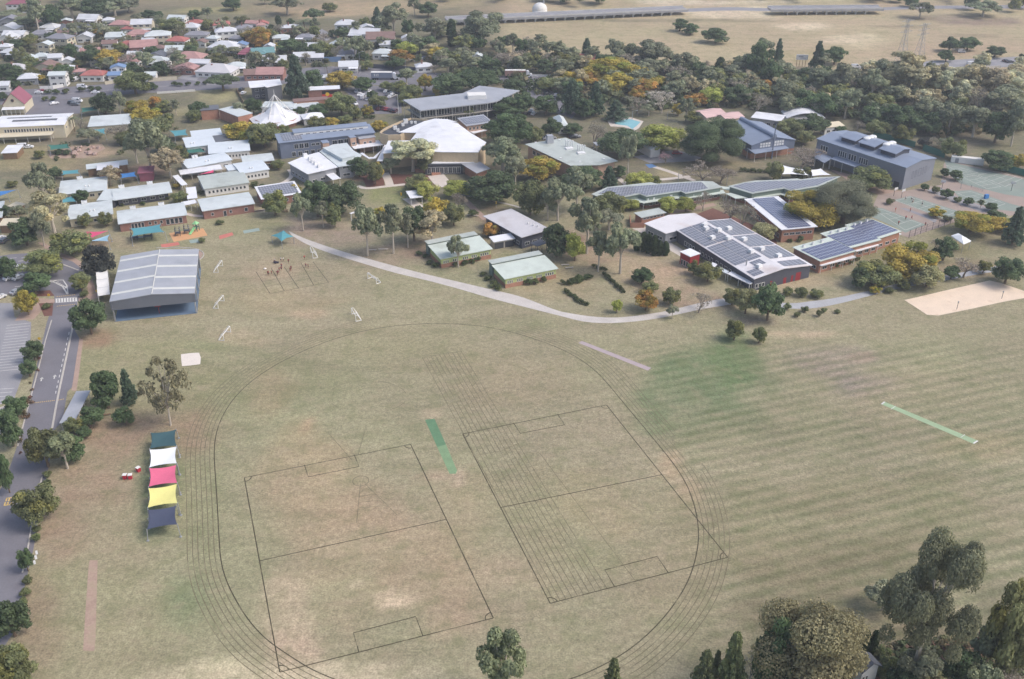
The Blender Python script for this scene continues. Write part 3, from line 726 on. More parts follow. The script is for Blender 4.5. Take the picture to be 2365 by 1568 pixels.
# the small game grid by the goals
GL = [((15, 1150), (140, 1345)), ((150, 1120), (265, 1320)), ((265, 1110), (390, 1295)), ((410, 1070), (525, 1270)), ((520, 1065), (655, 1245))]
for a, b in GL: ln(burn, 0.2, ZB + 0.001, ('B2', *a), ('B2', *b))
for t in (0.2, 0.47, 0.68, 1.0):
    P = [('B2', a[0] + (b[0] - a[0]) * t, a[1] + (b[1] - a[1]) * t) for a, b in GL]
    ln(faint if t < 1 else burn, 0.18, ZB + 0.0025, *P)
struct(burn.obj('field_lines', M['line_burn']), label='dark burnt lines of two soccer pitches and a running track')
struct(faint.obj('faint_field_lines', M['line_faint']), label='faint lane lines of the running track and sprint straight')
# road paint
ZP = 0.034
def dash(mb, fr, a, b, w): ln(mb, w, ZP, (fr, *a), (fr, *b))
for i in range(8):
    t = i / 7.0
    x = 498 + 172 * t; y = 1188 - 6 * t
    dash(white, 'B1', (x, y), (x + 1, y + 36 - 4 * t), 0.55)
ln(white, 0.2, ZP + 0.002, ('B1', 486, 1190), ('B1', 680, 1178)); ln(white, 0.2, ZP + 0.002, ('B1', 490, 1226), ('B1', 682, 1212))
for i in range(9):
    t = i / 8.0
    for dy in (0, 84): dash(yellow, 'B1', (500 + 150 * t, 1172 - 16 * t + dy), (512 + 150 * t, 1171 - 16 * t + dy), 0.3)
ln(white, 0.5, ZP, ('B1', 400, 1032), ('B1', 480, 1045), ('B1', 550, 1080), ('B1', 595, 1150))
ln(white, 0.35, ZP, ('B1', 400, 1032), ('B1', 555, 1024), ('B1', 590, 1075), ('B1', 600, 1150))
for i in range(6):
    t = i / 5.0
    dash(white, 'B1', (455 + 120 * t, 1042 + 40 * t), (500 + 85 * t, 1028 + 70 * t), 0.5)
for x, y in ((90, 835), (190, 830), (70, 1000), (130, 1085), (150, 1000), (160, 860), (20, 1010)): dash(white, 'B1', (x, y), (x + 55, y - 6), 0.25)
for i in range(17):
    y = 130 + 30 * i; x = 320 - 6.5 * i
    dash(white, 'C1', (x - 250, y + 26), (x, y), 0.16)
for i in range(6): dash(white, 'C1', (-120, 830 + 40 * i), (150 - 24 * i, 812 + 40 * i), 0.16)
for i in range(13): dash(yellow, 'C1', (322 + 20 * i, 970 - 2.4 * i), (332 + 20 * i, 969 - 2.4 * i), 0.35)
for i in range(4): dash(yellow, 'C1', (610 + 16 * i, 936 - 3 * i), (618 + 16 * i, 935 - 3 * i), 0.35)
for x, y in ((436, 705), (572, 680)):          # direction arrows
    dash(white, 'C1', (x - 6, y + 34), (x + 2, y), 0.3); dash(white, 'C1', (x - 12, y + 12), (x + 2, y - 6), 0.35); dash(white, 'C1', (x + 14, y + 10), (x + 2, y - 6), 0.35)
for i in range(12): dash(white, 'C1', (724 - 12.5 * i, 225 + 56 * i), (720 - 12.5 * i, 252 + 56 * i), 0.22)
# yellow road lettering at the edge of the drive
dash(yellow, 'C2', (64, 782), (150, 770), 0.25)
for x in (72, 100, 130): dash(yellow, 'C2', (x, 780), (x - 8, 812), 0.3)
dash(yellow, 'C2', (38, 858), (140, 845), 0.25)
for x in (52, 80, 118): dash(yellow, 'C2', (x + 4, 822), (x - 4, 852), 0.3)
for x in (88, 128): dash(yellow, 'C2', (x - 14, 836), (x + 6, 833), 0.25)
for (x, y) in ((382, 1350), (374, 1400), (360, 1452)): dash(white, 'C2', (x - 4, y - 20), (x + 6, y + 20), 0.45)
# court lines
def court(fr, q, n=4):
    P = [at(fr, *p) for p in q]
    for i in range(4): band(white, [P[i], P[(i + 1) % 4]], 0.14, ZP + 0.0005 * (i % 2))
    for t in (0.25, 0.5, 0.75): band(white, [P[0].lerp(P[3], t), P[1].lerp(P[2], t)], 0.12, ZP + 0.001)
    band(white, [P[0].lerp(P[1], .5).lerp(P[3].lerp(P[2], .5), .25), P[0].lerp(P[1], .5).lerp(P[3].lerp(P[2], .5), .75)], 0.12, ZP + 0.0016)
court('B4', [(1960, 300), (2120, 262), (2350, 330), (2200, 400)])
court('B4', [(1830, 320), (1930, 300), (2160, 400), (2040, 420)])
court('B4', [(1680, 215), (1800, 230), (1960, 280), (1850, 300)])
court('B4', [(1780, 460), (1900, 445), (2200, 552), (2100, 585)])
court('B4', [(1240, 525), (1370, 490), (1770, 625), (1640, 670)])
court('B4', [(1040, 600), (1110, 600), (1460, 730), (1320, 785)])
for s in (0.33, 0.66):
    ln(white, 0.18, ZP, ('A4', 900, 598), ('A4', 1600, 568 + 20 * (s - .5)), ('A4', 2400, 525 + 40 * (s - .5)))
ln(white, 0.2, ZP, ('A1', -100, 868), ('A1', 350, 846), ('A1', 900, 800), ('A1', 1310, 766), ('A1', 2100, 735), ('A2', 560, 648), ('A2', 1000, 655))
for x in (1195, 1285, 1950, 1830): pass
dash(white, 'E3', (1172, 784), (1198, 764), 0.4); dash(white, 'E3', (1942, 1112), (1978, 1090), 0.4)
dash(white, 'E3', (1250, 826), (1290, 800), 0.15); dash(white, 'E3', (1835, 1062), (1870, 1038), 0.15)
struct(white.obj('white_road_markings', M['white_line'])); struct(yellow.obj('yellow_road_markings', M['yellow_line']))
# ------------------------------------------------------------------ buildings
JIT = [0]
def jit():
    JIT[0] = (JIT[0] + 1) % 37
    return 0.011 * JIT[0]
WINM = {}
def window_mesh(w_, h_):
    """Frame and pane of one window, in the wall's plane (x along, z up, -y outwards)."""
    k = (round(w_, 1), round(h_, 1))
    if k in WINM: return WINM[k]
    w_, h_ = k; t = 0.09; fr = MB()
    for c, d in (((0, -.03, h_ - t / 2), (w_, .09, t)), ((0, -.03, t / 2), (w_, .09, t)),
                 ((-w_ / 2 + t / 2, -.03, h_ / 2), (t, .082, h_ - 2 * t)), ((w_ / 2 - t / 2, -.03, h_ / 2), (t, .082, h_ - 2 * t))):
        fr.box(c, d)
    if w_ > 1.3: fr.box((0, -.03, h_ / 2), (.06, .074, h_ - 2 * t))
    pn = MB(); pn.box((0, -.012, h_ / 2), (w_ - 2 * t + .01, .03, h_ - 2 * t + .01))
    WINM[k] = (fr.mesh('window', M['white_paint']), pn.mesh('pane', M['glass']))
    return WINM[k]
def add_windows(root, a, b, n, z0, z1, t0=0.05, t1=0.95, fill=0.6, panes=True, fm=None):
    d = b - a; Lw = d.length
    if Lw < 0.8 or n < 1: return
    d = d.normalized(); out = Vector((d.y, -d.x, 0)); rz = math.atan2(d.y, d.x)
    for i in range(n):
        s = t0 + (t1 - t0) * (i + 0.5) / n
        ww = (t1 - t0) * Lw / n * fill
        fm_, pm_ = window_mesh(min(ww, 6.0), z1 - z0)
        o = link('window', fm_, root); P = a + (b - a) * s + out * 0.02
        o.location = (P.x, P.y, z0); o.rotation_euler = (0, 0, rz)
        q = link('pane', pm_, o)
        if fm: pass
def inset(loop, e):
    P = [Vector((p.x, p.y)) for p in loop]; n = len(P); out = []
    for i in range(n):
        a, b, c = P[i - 1], P[i], P[(i + 1) % n]
        u = (b - a).normalized(); v = (c - b).normalized()
        n1 = Vector((-u.y, u.x)); n2 = Vector((-v.y, v.x))
        m = n1 + n2
        if m.length < 0.2: m = n1
        k = e / max(0.35, m.normalized().dot(n1))
        q = b + m.normalized() * k
        out.append(Vector((q.x, q.y, loop[i].z)))
    return out
def rect(fr, A, B, Cc, z, kind='flat', rise=0.8):
    """Eaves from three traced corners (near left, near right, far right) made into a true rectangle with a roof."""
    z = z + jit()
    a, b, c = at(fr, *A, z), at(fr, *B, z), at(fr, *Cc, z)
    return rect3(a, b, c, z, kind, rise)
def rect3(a, b, c, z, kind, rise):
    u = (b - a); L_ = u.length; u = u.normalized(); v = Vector((-u.y, u.x, 0))
    d = max(1.0, (c - b).dot(v))
    A, B, C_, D_ = a.copy(), b.copy(), b + v * d, a + v * d
    if kind == 'gx':
        r0, r1 = A.lerp(D_, .5), B.lerp(C_, .5); r0.z += rise; r1.z += rise
        return dict(V=[A, B, r1, C_, D_, r0], F=[[0, 1, 2, 5], [5, 2, 3, 4]], quads=[(0, 1, 2, 5), (3, 4, 5, 2)])
    if kind == 'gy':
        r0, r1 = A.lerp(B, .5), D_.lerp(C_, .5); r0.z += rise; r1.z += rise
        return dict(V=[A, r0, B, C_, r1, D_], F=[[0, 1, 4, 5], [1, 2, 3, 4]], quads=[(0, 1, 4, 5), (2, 3, 4, 1)])
    if kind == 'hip':
        h = min(d, L_) / 2
        if L_ >= d: r0, r1 = A + u * h + v * d / 2, B - u * h + v * d / 2
        else: r0, r1 = A + u * L_ / 2 + v * h, D_ + u * L_ / 2 - v * h
        r0.z += rise; r1.z += rise
        if L_ >= d: F = [[0, 1, 5, 4], [1, 2, 5], [2, 3, 4, 5], [3, 0, 4]]
        else: F = [[0, 1, 4], [1, 2, 5, 4], [2, 3, 5], [3, 0, 4, 5]]
        return dict(V=[A, B, C_, D_, r0, r1], F=F, loop=[0, 1, 2, 3], quads=[tuple(f) for f in F if len(f) == 4])
    if kind == 'skb': C_.z += rise; D_.z += rise
    if kind == 'skf': A.z += rise; B.z += rise
    return dict(V=[A, B, C_, D_], F=[[0, 1, 2, 3]], quads=[(0, 1, 2, 3)])
def poly(fr, pts, z, peak=None):
    """Flat roof traced corner by corner; with peak=(x, y, height) the faces rise to one point."""
    z = z + jit()
    V = [at(p[0], p[1], p[2], z) if isinstance(p[0], str) else at(fr, p[0], p[1], z + (p[2] if len(p) > 2 else 0)) for p in pts]
    a = sum(V[i].x * V[(i + 1) % len(V)].y - V[(i + 1) % len(V)].x * V[i].y for i in range(len(V)))
    if a < 0: V = V[::-1]
    n = len(V)
    if peak:
        V.append(at(fr, peak[0], peak[1], z + peak[2]))
        return dict(V=V, F=[[i, (i + 1) % n, n] for i in range(n)], loop=list(range(n)), quads=[])
    return dict(V=V, F=[list(range(n))], loop=list(range(n)), quads=[])
def roof_mesh(blk, th=0.22):
    mb = MB(); V = blk['V']
    for f in blk['F']:
        k = len(mb.v); n = len(f)
        for i in f: mb.v.append(tuple(V[i]))
        for i in f: mb.v.append((V[i].x, V[i].y, V[i].z - th))
        mb.f.append(tuple(k + i for i in range(n))); mb.f.append(tuple(k + n + i for i in reversed(range(n)))); mb.m += [0, 0]
        for i in range(n):
            j = (i + 1) % n; mb.f.append((k + j, k + i, k + n + i, k + n + j)); mb.m.append(0)
    return mb
def loop_of(blk): return [blk['V'][i] for i in blk.get('loop', range(len(blk['V'])))]
def wall_mesh(loop, e, z0=0.0, th=0.2):
    P = inset(loop, e); mb = MB(); n = len(P)
    for i in range(n):
        a, b = P[i], P[(i + 1) % n]
        mb.quad((a.x, a.y, z0), (b.x, b.y, z0), (b.x, b.y, b.z - th + .08), (a.x, a.y, a.z - th + .08))
    return mb, P
def face_pt(blk, q, s, t, up=0.0):
    a, b, c, d = (blk['V'][i] for i in blk['quads'][q])
    P = a.lerp(b, s).lerp(d.lerp(c, s), t)
    nrm = (b - a).cross(d - a).normalized()
    if nrm.z < 0: nrm = -nrm
    return P + nrm * up, nrm, (b - a).normalized()
def on_roof_quad(root, name, m, blk, q, s0, s1, t0, t1, up=0.1, nu=0, nv=0, th=0.06):
    P = [face_pt(blk, q, s, t, up)[0] for s, t in ((s0, t0), (s1, t0), (s1, t1), (s0, t1))]
    mb = MB(); mb.quad(*P)
    for i in range(4):
        a, b = P[i], P[(i + 1) % 4]
        mb.quad((a.x, a.y, a.z - th), (b.x, b.y, b.z - th), b, a)
    me = mb.mesh(name, M[m])
    if nu:
        uv = me.uv_layers.new(name='UVMap')
        for i, c in enumerate(((0, 0), (nu, 0), (nu, nv), (0, nv))): uv.data[i].uv = c
    return link(name, me, root)
def solar(root, blk, q, s0, s1, t0, t1, up=0.12, m='solar'):
    a, b, c, d = (blk['V'][i] for i in blk['quads'][q])
    nu = max(2, round((b - a).length * (s1 - s0) / 1.05)); nv = max(1, round((d - a).length * (t1 - t0) / 1.75))
    return on_roof_quad(root, 'solar_array', m, blk, q, s0, s1, t0, t1, up, nu, nv)
def ac_unit(root, P, rz=0.0, s=1.0):
    mb = MB(); mb.box((0, 0, .55 * s), (1.1 * s, .9 * s, 1.1 * s)); mb.tube((0, 0, 1.1 * s), (0, 0, 1.16 * s), .36 * s, n=10, m=1)
    mb.box((.1 * s, 0, -.1), (.9 * s, .7 * s, .2))
    o = mb.obj('ac_unit', [M['ac_white'], M['steel']], root); o.location = P; o.rotation_euler = (0, 0, rz); return o
def posts(root, pts, z, r=0.09, m='white_paint'):
    for p in pts:
        mb = MB(); mb.tube((0, 0, 0), (0, 0, z), r, n=8); o = mb.obj('post', M[m], root); o.location = (p.x, p.y, 0)
def building(name, cat, blocks, desc=None, label=None, group=None, mk=None):
    """blocks: dicts of a roof block plus roof=, wall=, eave=, win=, posts=; returns the thing and its blocks."""
    c = sum((v for v in loop_of(blocks[0]['b'])), Vector()) / len(loop_of(blocks[0]['b']))
    root = thing(name, cat, (c.x, c.y, 0), 0, desc, label, group)
    inv = Matrix.Translation((-c.x, -c.y, 0))
    made = []
    for B in blocks:
        blk = B['b']; lp = loop_of(blk)
        rm = roof_mesh(blk, B.get('th', .22)); o = rm.obj(B.get('rname', 'roof'), M[B['roof']], root)
        made.append(o)
        if B.get('wall'):
            wm, P = wall_mesh(lp, B.get('eave', .5), 0.0, B.get('th', .22)); wo = wm.obj('wall', M[B['wall']], root); made.append(wo)
            n = len(P)
            for i in range(n):
                a, b = P[i], P[(i + 1) % n]; d = b - a
                out = Vector((d.y, -d.x, 0)).normalized(); toC = Vector((-a.x, -a.y, 0)).normalized()
                zt = min(a.z, b.z)
                if B.get('win', True) is True:
                    if out.dot(toC) > 0.25 and d.length > 3:
                        for zf in ([0] if zt < 5.4 else [0, 3.1]):
                            add_windows(root, a, b, max(1, int(d.length / B.get('pitch', 3.2))), zf + 1.0, zf + 2.2)
                elif B.get('win'):
                    for w_ in B['win']:
                        if w_[0] == i: add_windows(root, a, b, *w_[1:])
            if B.get('base'):
                bm, _ = wall_mesh([Vector((v.x, v.y, B['base'][1] + .14)) for v in lp], B.get('eave', .5) - .05); bm.obj('wall', M[B['base'][0]], root)
        if B.get('posts'):
            P = inset(lp, .35); posts(root, P, min(v.z for v in lp) - .15, m=B.get('pm', 'white_paint'))
            if B['posts'] > 1:
                for i in range(len(P)):
                    a, b = P[i], P[(i + 1) % len(P)]; k = int((b - a).length / B['posts'])
                    posts(root, [a.lerp(b, j / (k + 1)) for j in range(1, k + 1)], min(v.z for v in lp) - .15, m=B.get('pm', 'white_paint'))
        for s in B.get('solar', []): solar(root, blk, *s, m=B.get('cells', 'solar'))
        for s in B.get('strips', []): on_roof_quad(root, 'skylight', 'translucent_strip', blk, *s, up=.05)
        for q, s, t in B.get('ac', []):
            P, nrm, u = face_pt(blk, q, s, t, .1); ac_unit(root, P, math.atan2(u.y, u.x), B.get('acs', 1.0))
        for q, s, t in B.get('vents', []):
            P, nrm, u = face_pt(blk, q, s, t, 0)
            mb = MB(); mb.tube((0, 0, -.1), (0, 0, .45), .22, n=8); mb.ball((0, 0, .55), .32, 8, 4)
            o = mb.obj('roof_vent', M['ac_white'], root); o.location = P
    if blocks and B.get('ridge', True):
        pass
    for o in root.children:
        o.location = Vector(o.location) - Vector((c.x, c.y, 0))
    # meshes written in place coordinates keep them through this offset
    if mk: MARKS.append((mk, proj((c.x, c.y, 3.0))))
    return root
def add_part(root, mb, name, m):
    o = mb.obj(name, M[m] if isinstance(m, str) else m, root); o.location = (-root.location.x, -root.location.y, 0); return o
def blk(b, roof, wall=None, **k): return dict(b=b, roof=roof, wall=wall, **k)
MM('pale_blue_roof', (212, 220, 226), 0.5, 0.05, 0.25, fine=0.02)
SB = 'school buildings'

# -- covered sports shed: open at the front, ridge running front to back
def shed():
    b = rect('B1', (963, 1215), (1716, 1140), (1690, 757), 7.0, 'gy', 1.1)
    root = building('sports_shed', 'shed', [blk(b, 'grey_metal_roof', None, strips=[(0, 0, .985, t, t + .035) for t in (.12, .36, .6, .84)] and [])],
                    label='big open grey sports shed with pale skylight strips across its roof', group=None, mk='the big grey sports shed')
    for q in (0, 1):
        for t in (.13, .375, .62, .865):
            # quads run eave -> ridge along s on one slope and ridge-side on the other: strips lie across the slope
            s = (0.01, 0.985, t, t + .04) if q == 0 else (1 - t - .04, 1 - t, 0.01, 0.985)
            o = on_roof_quad(root, 'skylight', 'translucent_strip', b, q, *s, up=.04); o.location = (-root.location.x, -root.location.y, 0)
    V = b['V']; A, r0, B, C_, r1, D_ = V
    mb = MB(); f = 0.12
    u = (B - A).normalized(); v = (D_ - A).normalized()
    def P(a, z): q = a + v * f; return (q.x, q.y, z)
    n = 1
    mb.quad(P(A, 3.9), P(B, 3.9), P(B, B.z - .24), P(r0, r0.z - .24), P(A, A.z - .24))
    add_part(root, mb, 'gable_panel', 'shed_panel')
    mb = MB(); q1, q2 = A.lerp(A, 1) + u * .3, B - u * .3
    fl = [A + u * .3 + v * .1, B - u * .3 + v * .1, C_ - u * .3, D_ + u * .3]
    mb.prism(fl, .001, .12); add_part(root, mb, 'floor', 'shed_floor')
    for s in (0, 1):
        for t in (0.01, .25, .5, .75, .99):
            p = (A + u * .5).lerp(D_ + u * .5, t) if s == 0 else (B - u * .5).lerp(C_ - u * .5, t)
            mb = MB(); mb.box((p.x, p.y, 3.5), (.35, .35, 6.6)); add_part(root, mb, 'column', 'steel')
        p0, p1 = ((A + u * .5), (D_ + u * .5)) if s == 0 else ((B - u * .5), (C_ - u * .5))
        mb = MB(); mb.quad((p0.x, p0.y, 4.2), (p1.x, p1.y, 4.2), (p1.x, p1.y, 6.8), (p0.x, p0.y, 6.8)); add_part(root, mb, 'side_cladding', 'grey_metal_roof')
    mb = MB(); p0, p1 = D_ + u * .5 - v * .3, C_ - u * .5 - v * .3
    mb.quad((p0.x, p0.y, .1), (p1.x, p1.y, .1), (p1.x, p1.y, 6.8), (p0.x, p0.y, 6.8)); add_part(root, mb, 'rear_wall', 'grey_metal_roof')
    m = A.lerp(B, .53) + v * 2.5
    mb = MB(); mb.tube((m.x, m.y, .12), (m.x, m.y, 3.2), .1); mb.box((m.x, m.y - .5, 3.2), (1.8, .06, 1.1), m=0); add_part(root, mb, 'basketball_hoop', 'red_panel')
    mb = MB(); a, b_ = r0 + v * .02, r1 - v * .02; mb.tube((a.x, a.y, a.z + .05), (b_.x, b_.y, b_.z + .05), .14, n=6); add_part(root, mb, 'ridge_cap', 'translucent_strip')
MM('shed_panel', (112, 116, 126), 0.6, 0.06, 0.3, fine=0.03)
MM('shed_floor', (104, 124, 146), 0.7, 0.08, 0.3, fine=0.04)
shed()
# white barrel marquee beside the shed
def marquee():
    a, b = at('B1', 878, 1232), at('B1', 985, 1215); d = at('B1', 905, 1010)
    u = (b - a); L_ = u.length; u.normalize(); v = Vector((-u.y, u.x, 0)); D_ = (d - a).dot(v)
    root = thing('marquee', 'marquee', (a.x, a.y, 0), math.atan2(u.y, u.x), label='long white marquee with three curved roof bays beside the grey sports shed')
    n = 3
    for i in range(n):
        mb = MB(); y0, y1 = D_ * i / n + .05, D_ * (i + 1) / n - .05; k = 8; R_ = []
        for j in range(k + 1):
            t = j / k; R_.append((y0 + (y1 - y0) * t, 2.6 + 1.0 * math.sin(math.pi * t) ** .7))
        for j in range(k):
            (x0, z0), (x1, z1) = R_[j], R_[j + 1]
            mb.quad((0, x0, z0), (L_, x0, z0), (L_, x1, z1), (0, x1, z1)); mb.quad((0, x1, z1 - .05), (L_, x1, z1 - .05), (L_, x0, z0 - .05), (0, x0, z0 - .05)); mb.quad((0, x0, 2.3), (0, x0, z0), (0, x1, z1), (0, x1, 2.3))
        mb.quad((0, y0, .6), (0, y0, 2.6), (0, y1, 2.6), (0, y1, .6))
        mb.obj('canopy', M['white_paint'], root)
    for i in range(n + 1):
        for x in (0, L_):
            mb = MB(); mb.tube((x, D_ * i / n, 0), (x, D_ * i / n, 2.6), .07); mb.obj('post', M['white_paint'], root)
marquee()

# -- the pale classroom blocks on the left
building('classroom_block', 'school building', [
    blk(rect('B1', (515, 275), (945, 228), (880, 115), 3.3, 'gx', .5), 'pale_metal_roof', 'cream_paint', vents=[(0, .55, .6), (0, .62, .6)], ac=[(1, .62, .08), (1, .56, .08)]),
    blk(rect('B1', (1000, 322), (1520, 252), (1465, 160), 3.3, 'gx', .5), 'pale_metal_roof', 'dark_cladding', eave=1.6, ac=[(1, .85, .06), (1, .8, .06), (1, .36, .06), (1, .31, .06)]),
    blk(rect('B1', (850, 324), (1012, 318), (950, 222), 3.35), 'pale_metal_roof', 'dark_cladding', win=False),
    blk(rect('B1', (600, 492), (1000, 440), (1000, 316), 3.3, 'gx', .5), 'pale_metal_roof', 'cream_paint', vents=[(0, .5, .6), (0, .58, .6)], ac=[(1, .66, .06), (1, .6, .06)]),
    blk(rect('B1', (1040, 532), (1652, 450), (1585, 343), 3.3, 'gx', .5), 'pale_metal_roof', 'red_brick', win=[(0, 4, .7, 2.6, .16, .36, .85), (0, 3, 1.2, 2.4, .4, .66, .5), (0, 4, .4, 2.6, .68, .94, .85)], ac=[(1, .78, .06), (1, .74, .06), (1, .36, .06), (1, .32, .06)])],
    label='low H-shaped classroom block with pale green-grey roofs nearest the playground', group=SB, mk='the H-shaped classroom block')
building('classroom_block', 'school building', [blk(rect('B1', (1795, 224), (2200, 165), (2080, 60), 3.3, 'gx', .6), 'green_metal_roof', 'white_paint', pitch=1.6)],
         label='plain classroom block with grey-green roof above a hedge', group=SB, mk='the grey-green roofed classroom')
building('classroom_block', 'school building', [blk(rect('B1', (1780, 418), (2247, 350), (2190, 248), 3.5, 'gx', .5), 'pale_metal_roof', 'red_brick', win=[(0, 1, 1.0, 2.2, .14, .2, .9), (0, 1, .1, 2.3, .38, .45, .9), (0, 1, 1.0, 2.2, .5, .56, .9), (0, 1, .8, 2.3, .8, .88, .9)])],
         label='red brick classroom with pale roof and white gutter facing the play field', group=SB, mk='the red brick classroom')
for q, lab in ((((1600, 190), (1652, 180), (1590, 92)), 'white covered walkway roof, upper of the two beside the hedge'), (((1650, 310), (1740, 300), (1680, 205)), 'white covered walkway roof, lower of the two beside the hedge'),
               (((1620, 366), (1742, 342), (1720, 313)), 'short white walkway roof joining the brick classroom to the H-shaped block')):
    building('covered_walkway', 'walkway', [blk(rect('B1', *q, 2.8), 'white_metal_roof', None, posts=4)], label=lab, group='covered walkways')
b6 = rect('B2', (60, 512), (420, 458), (330, 372), 3.4, 'skb', .9)
building('solar_classroom', 'school building', [blk(b6, 'white_metal_roof', 'red_brick', solar=[(0, .06, .94, .1, .9)])], label='small brick classroom with solar panels behind a spreading tree', group=SB, mk='the small solar classroom')

# -- the white-roofed cluster behind
W_ = 'pale_blue_roof'
building('classroom_block', 'school building', [
    blk(rect('A1', (1690, 1215), (1962, 1186), (1912, 1130), 3.3), W_, 'white_paint'), blk(rect('A1', (1640, 1302), (1905, 1270), (1820, 1190), 3.5, 'gx', .3), W_, 'white_paint', vents=[(0, .2, .5), (0, .3, .5)]),
    blk(rect('A1', (1835, 1357), (2207, 1325), (2122, 1236), 3.4, 'gx', .4), W_, 'white_paint', pitch=1.4, vents=[(0, .5, .5), (0, .56, .5)]), blk(rect('A1', (1650, 1482), (2050, 1408), (1960, 1345), 3.5, 'gx', .4), W_, 'white_paint', vents=[(0, .45, .5), (0, .52, .5)], ac=[(1, .7, .1), (1, .63, .1)]),
    blk(rect('A1', (1880, 1262), (2056, 1226), (1990, 1172), 3.2), 'charcoal_metal_roof', 'white_paint')],
    label='white-roofed classrooms in stepped rows with one dark roof among them', group=SB, mk='the stepped white classrooms')
building('classroom_block', 'school building', [blk(rect('A1', (2120, 1532), (2378, 1490), (2290, 1405), 3.4, 'gx', .4), W_, 'white_paint', pitch=1.4, vents=[(0, .4, .5), (0, .48, .5)]),
                                                blk(rect('A1', (2010, 1505), (2290, 1462), (2230, 1420), 3.2), W_, 'white_paint'), blk(rect('A1', (2140, 1442), (2420, 1412), (2360, 1350), 3.3, 'gx', .4), 'pale_metal_roof', 'timber')],
         label='white-roofed classrooms nearest the grey-green roofed block', group=SB)
building('covered_walkway', 'walkway', [blk(rect('B1', (1590, 95), (1960, 44), (1925, 8), 2.8), 'white_metal_roof', None, posts=5)], label='long flat white walkway roof with a pink sail below the white classrooms', group='covered walkways')

# -- buildings at the left edge
b8 = rect('A1', (-90, 1126), (568, 1098), (558, 1000), 6.0, 'gx', .9)
building('office_building', 'building', [blk(b8, 'white_metal_roof', 'cream_paint', win=[(0, 18, 3.4, 4.9, .16, .85, .8), (1, 1, 3.4, 4.4, .3, .55, .9)]), blk(rect('A1', (-90, 1216), (450, 1190), (440, 1146), 2.9), 'cream_paint', None, posts=6, rname='awning')],
         label='long cream two-storey building with white roof at the left edge', mk='the long cream building')
_r = THINGS[-1][0]
for t0 in (.22, .55):
    o = on_roof_quad(_r, 'roof_glazing', 'charcoal_metal_roof', b8, 1 if t0 > .5 else 0, .25, .86, .62, .84, up=.1); o.location = (-_r.location.x, -_r.location.y, 0)
def church():
    b = rect('A1', (18, 925), (216, 918), (262, 850), 4.2, 'gy', 5.6)
    root = building('gabled_hall', 'building', [blk(b, 'maroon_metal_roof', 'cream_paint', eave=.3, win=[])], label='cream gabled hall with steep maroon roof and round window', mk='the maroon-roofed gabled hall')
    A, r0, B = b['V'][0], b['V'][1], b['V'][2]; c = A.lerp(B, .5); u = (B - A).normalized(); o_ = Vector((u.y, -u.x, 0))
    mb = MB(); p = c - o_ * .25; mb.tube((p.x, p.y, 6.4), (p.x + o_.x * .35, p.y + o_.y * .35, 6.4), .8, n=16); add_part(root, mb, 'round_window', 'brown_tile_roof')
    mb = MB(); p = c - o_ * .2; mb.tube((p.x, p.y, 6.4), (p.x + o_.x * .36, p.y + o_.y * .36, 6.4), .55, n=16); add_part(root, mb, 'pane', 'glass')
    mb = MB(); a, d = A + o_ * 2.6, B + o_ * 2.6
    mb.quad((a.x, a.y, 2.7), (d.x, d.y, 2.7), (B.x, B.y, 3.3), (A.x, A.y, 3.3)); mb.quad((a.x, a.y, 2.55), (A.x, A.y, 3.15), (B.x, B.y, 3.15), (d.x, d.y, 2.55)); mb.quad((a.x, a.y, 2.55), (d.x, d.y, 2.55), (d.x, d.y, 2.7), (a.x, a.y, 2.7))
    add_part(root, mb, 'awning', 'white_metal_roof')
    for k in range(6):
        p = a.lerp(d, k / 5) - o_ * .2; mb = MB(); mb.tube((p.x, p.y, 0), (p.x, p.y, 2.6), .12); add_part(root, mb, 'post', 'white_paint')
church()
building('long_shed', 'building', [blk(rect('A1', (770, 1118), (1146, 1092), (1140, 1014), 3.4, 'skb', .7), 'pale_metal_roof', 'cream_paint')], label='long single-storey building with pale grey roof between the trees at left', mk='the long pale-roofed shed')
building('brick_hall', 'school building', [blk(rect('A1', (1925, 962), (2095, 1028), (2200, 985), 4.6), 'pale_metal_roof', 'orange_brick', win=False, eave=.2), blk(rect('A1', (1765, 975), (1930, 962), (2020, 915), 4.5), 'charcoal_metal_roof', 'orange_brick', win=False, eave=.2)],
         label='windowless orange brick hall with grey roof beside the spired tent', group=SB, mk='the orange brick hall')
building('roadside_building', 'building', [blk(rect('A2', (-40, 775), (245, 752), (235, 712), 6.2, 'skb', 1.0), 'white_metal_roof', 'dark_cladding', eave=1.2), blk(rect('A2', (110, 770), (250, 742), (232, 722), 7.4), 'white_metal_roof', 'charcoal_metal_roof', win=False)],
         label='angular white-roofed building with dark glazing beside the main road', mk='the angular white building')
b18 = rect('A2', (465, 797), (757, 782), (726, 752), 4.2)
_r = building('mural_building', 'school building', [blk(b18, 'white_metal_roof', 'red_brick', win=False)], label='white-roofed building with a black, red and yellow sun mural', mk='the mural building')
def mural(root, b):
    A, B = b['V'][0], b['V'][1]; u = (B - A).normalized(); o_ = Vector((u.y, -u.x, 0)); L_ = (B - A).length
    def q(s0, s1, z0, z1, m, off):
        p0, p1 = A.lerp(B, s0) - o_ * .5 + o_ * off, A.lerp(B, s1) - o_ * .5 + o_ * off
        return MB().quad((p0.x, p0.y, z0), (p1.x, p1.y, z0), (p1.x, p1.y, z1), (p0.x, p0.y, z1))
    add_part(root, q(.44, .97, .2, 1.9, 0, .03), 'mural', 'mural_red'); add_part(root, q(.44, .97, 1.9, 3.6, 0, .03), 'mural', 'mural_black')
    c = A.lerp(B, .6) - o_ * .5; mb = MB(); mb.tube((c.x, c.y, 1.9), (c.x + o_.x * .06, c.y + o_.y * .06, 1.9), 1.0, n=20); add_part(root, mb, 'mural', 'mural_yellow')
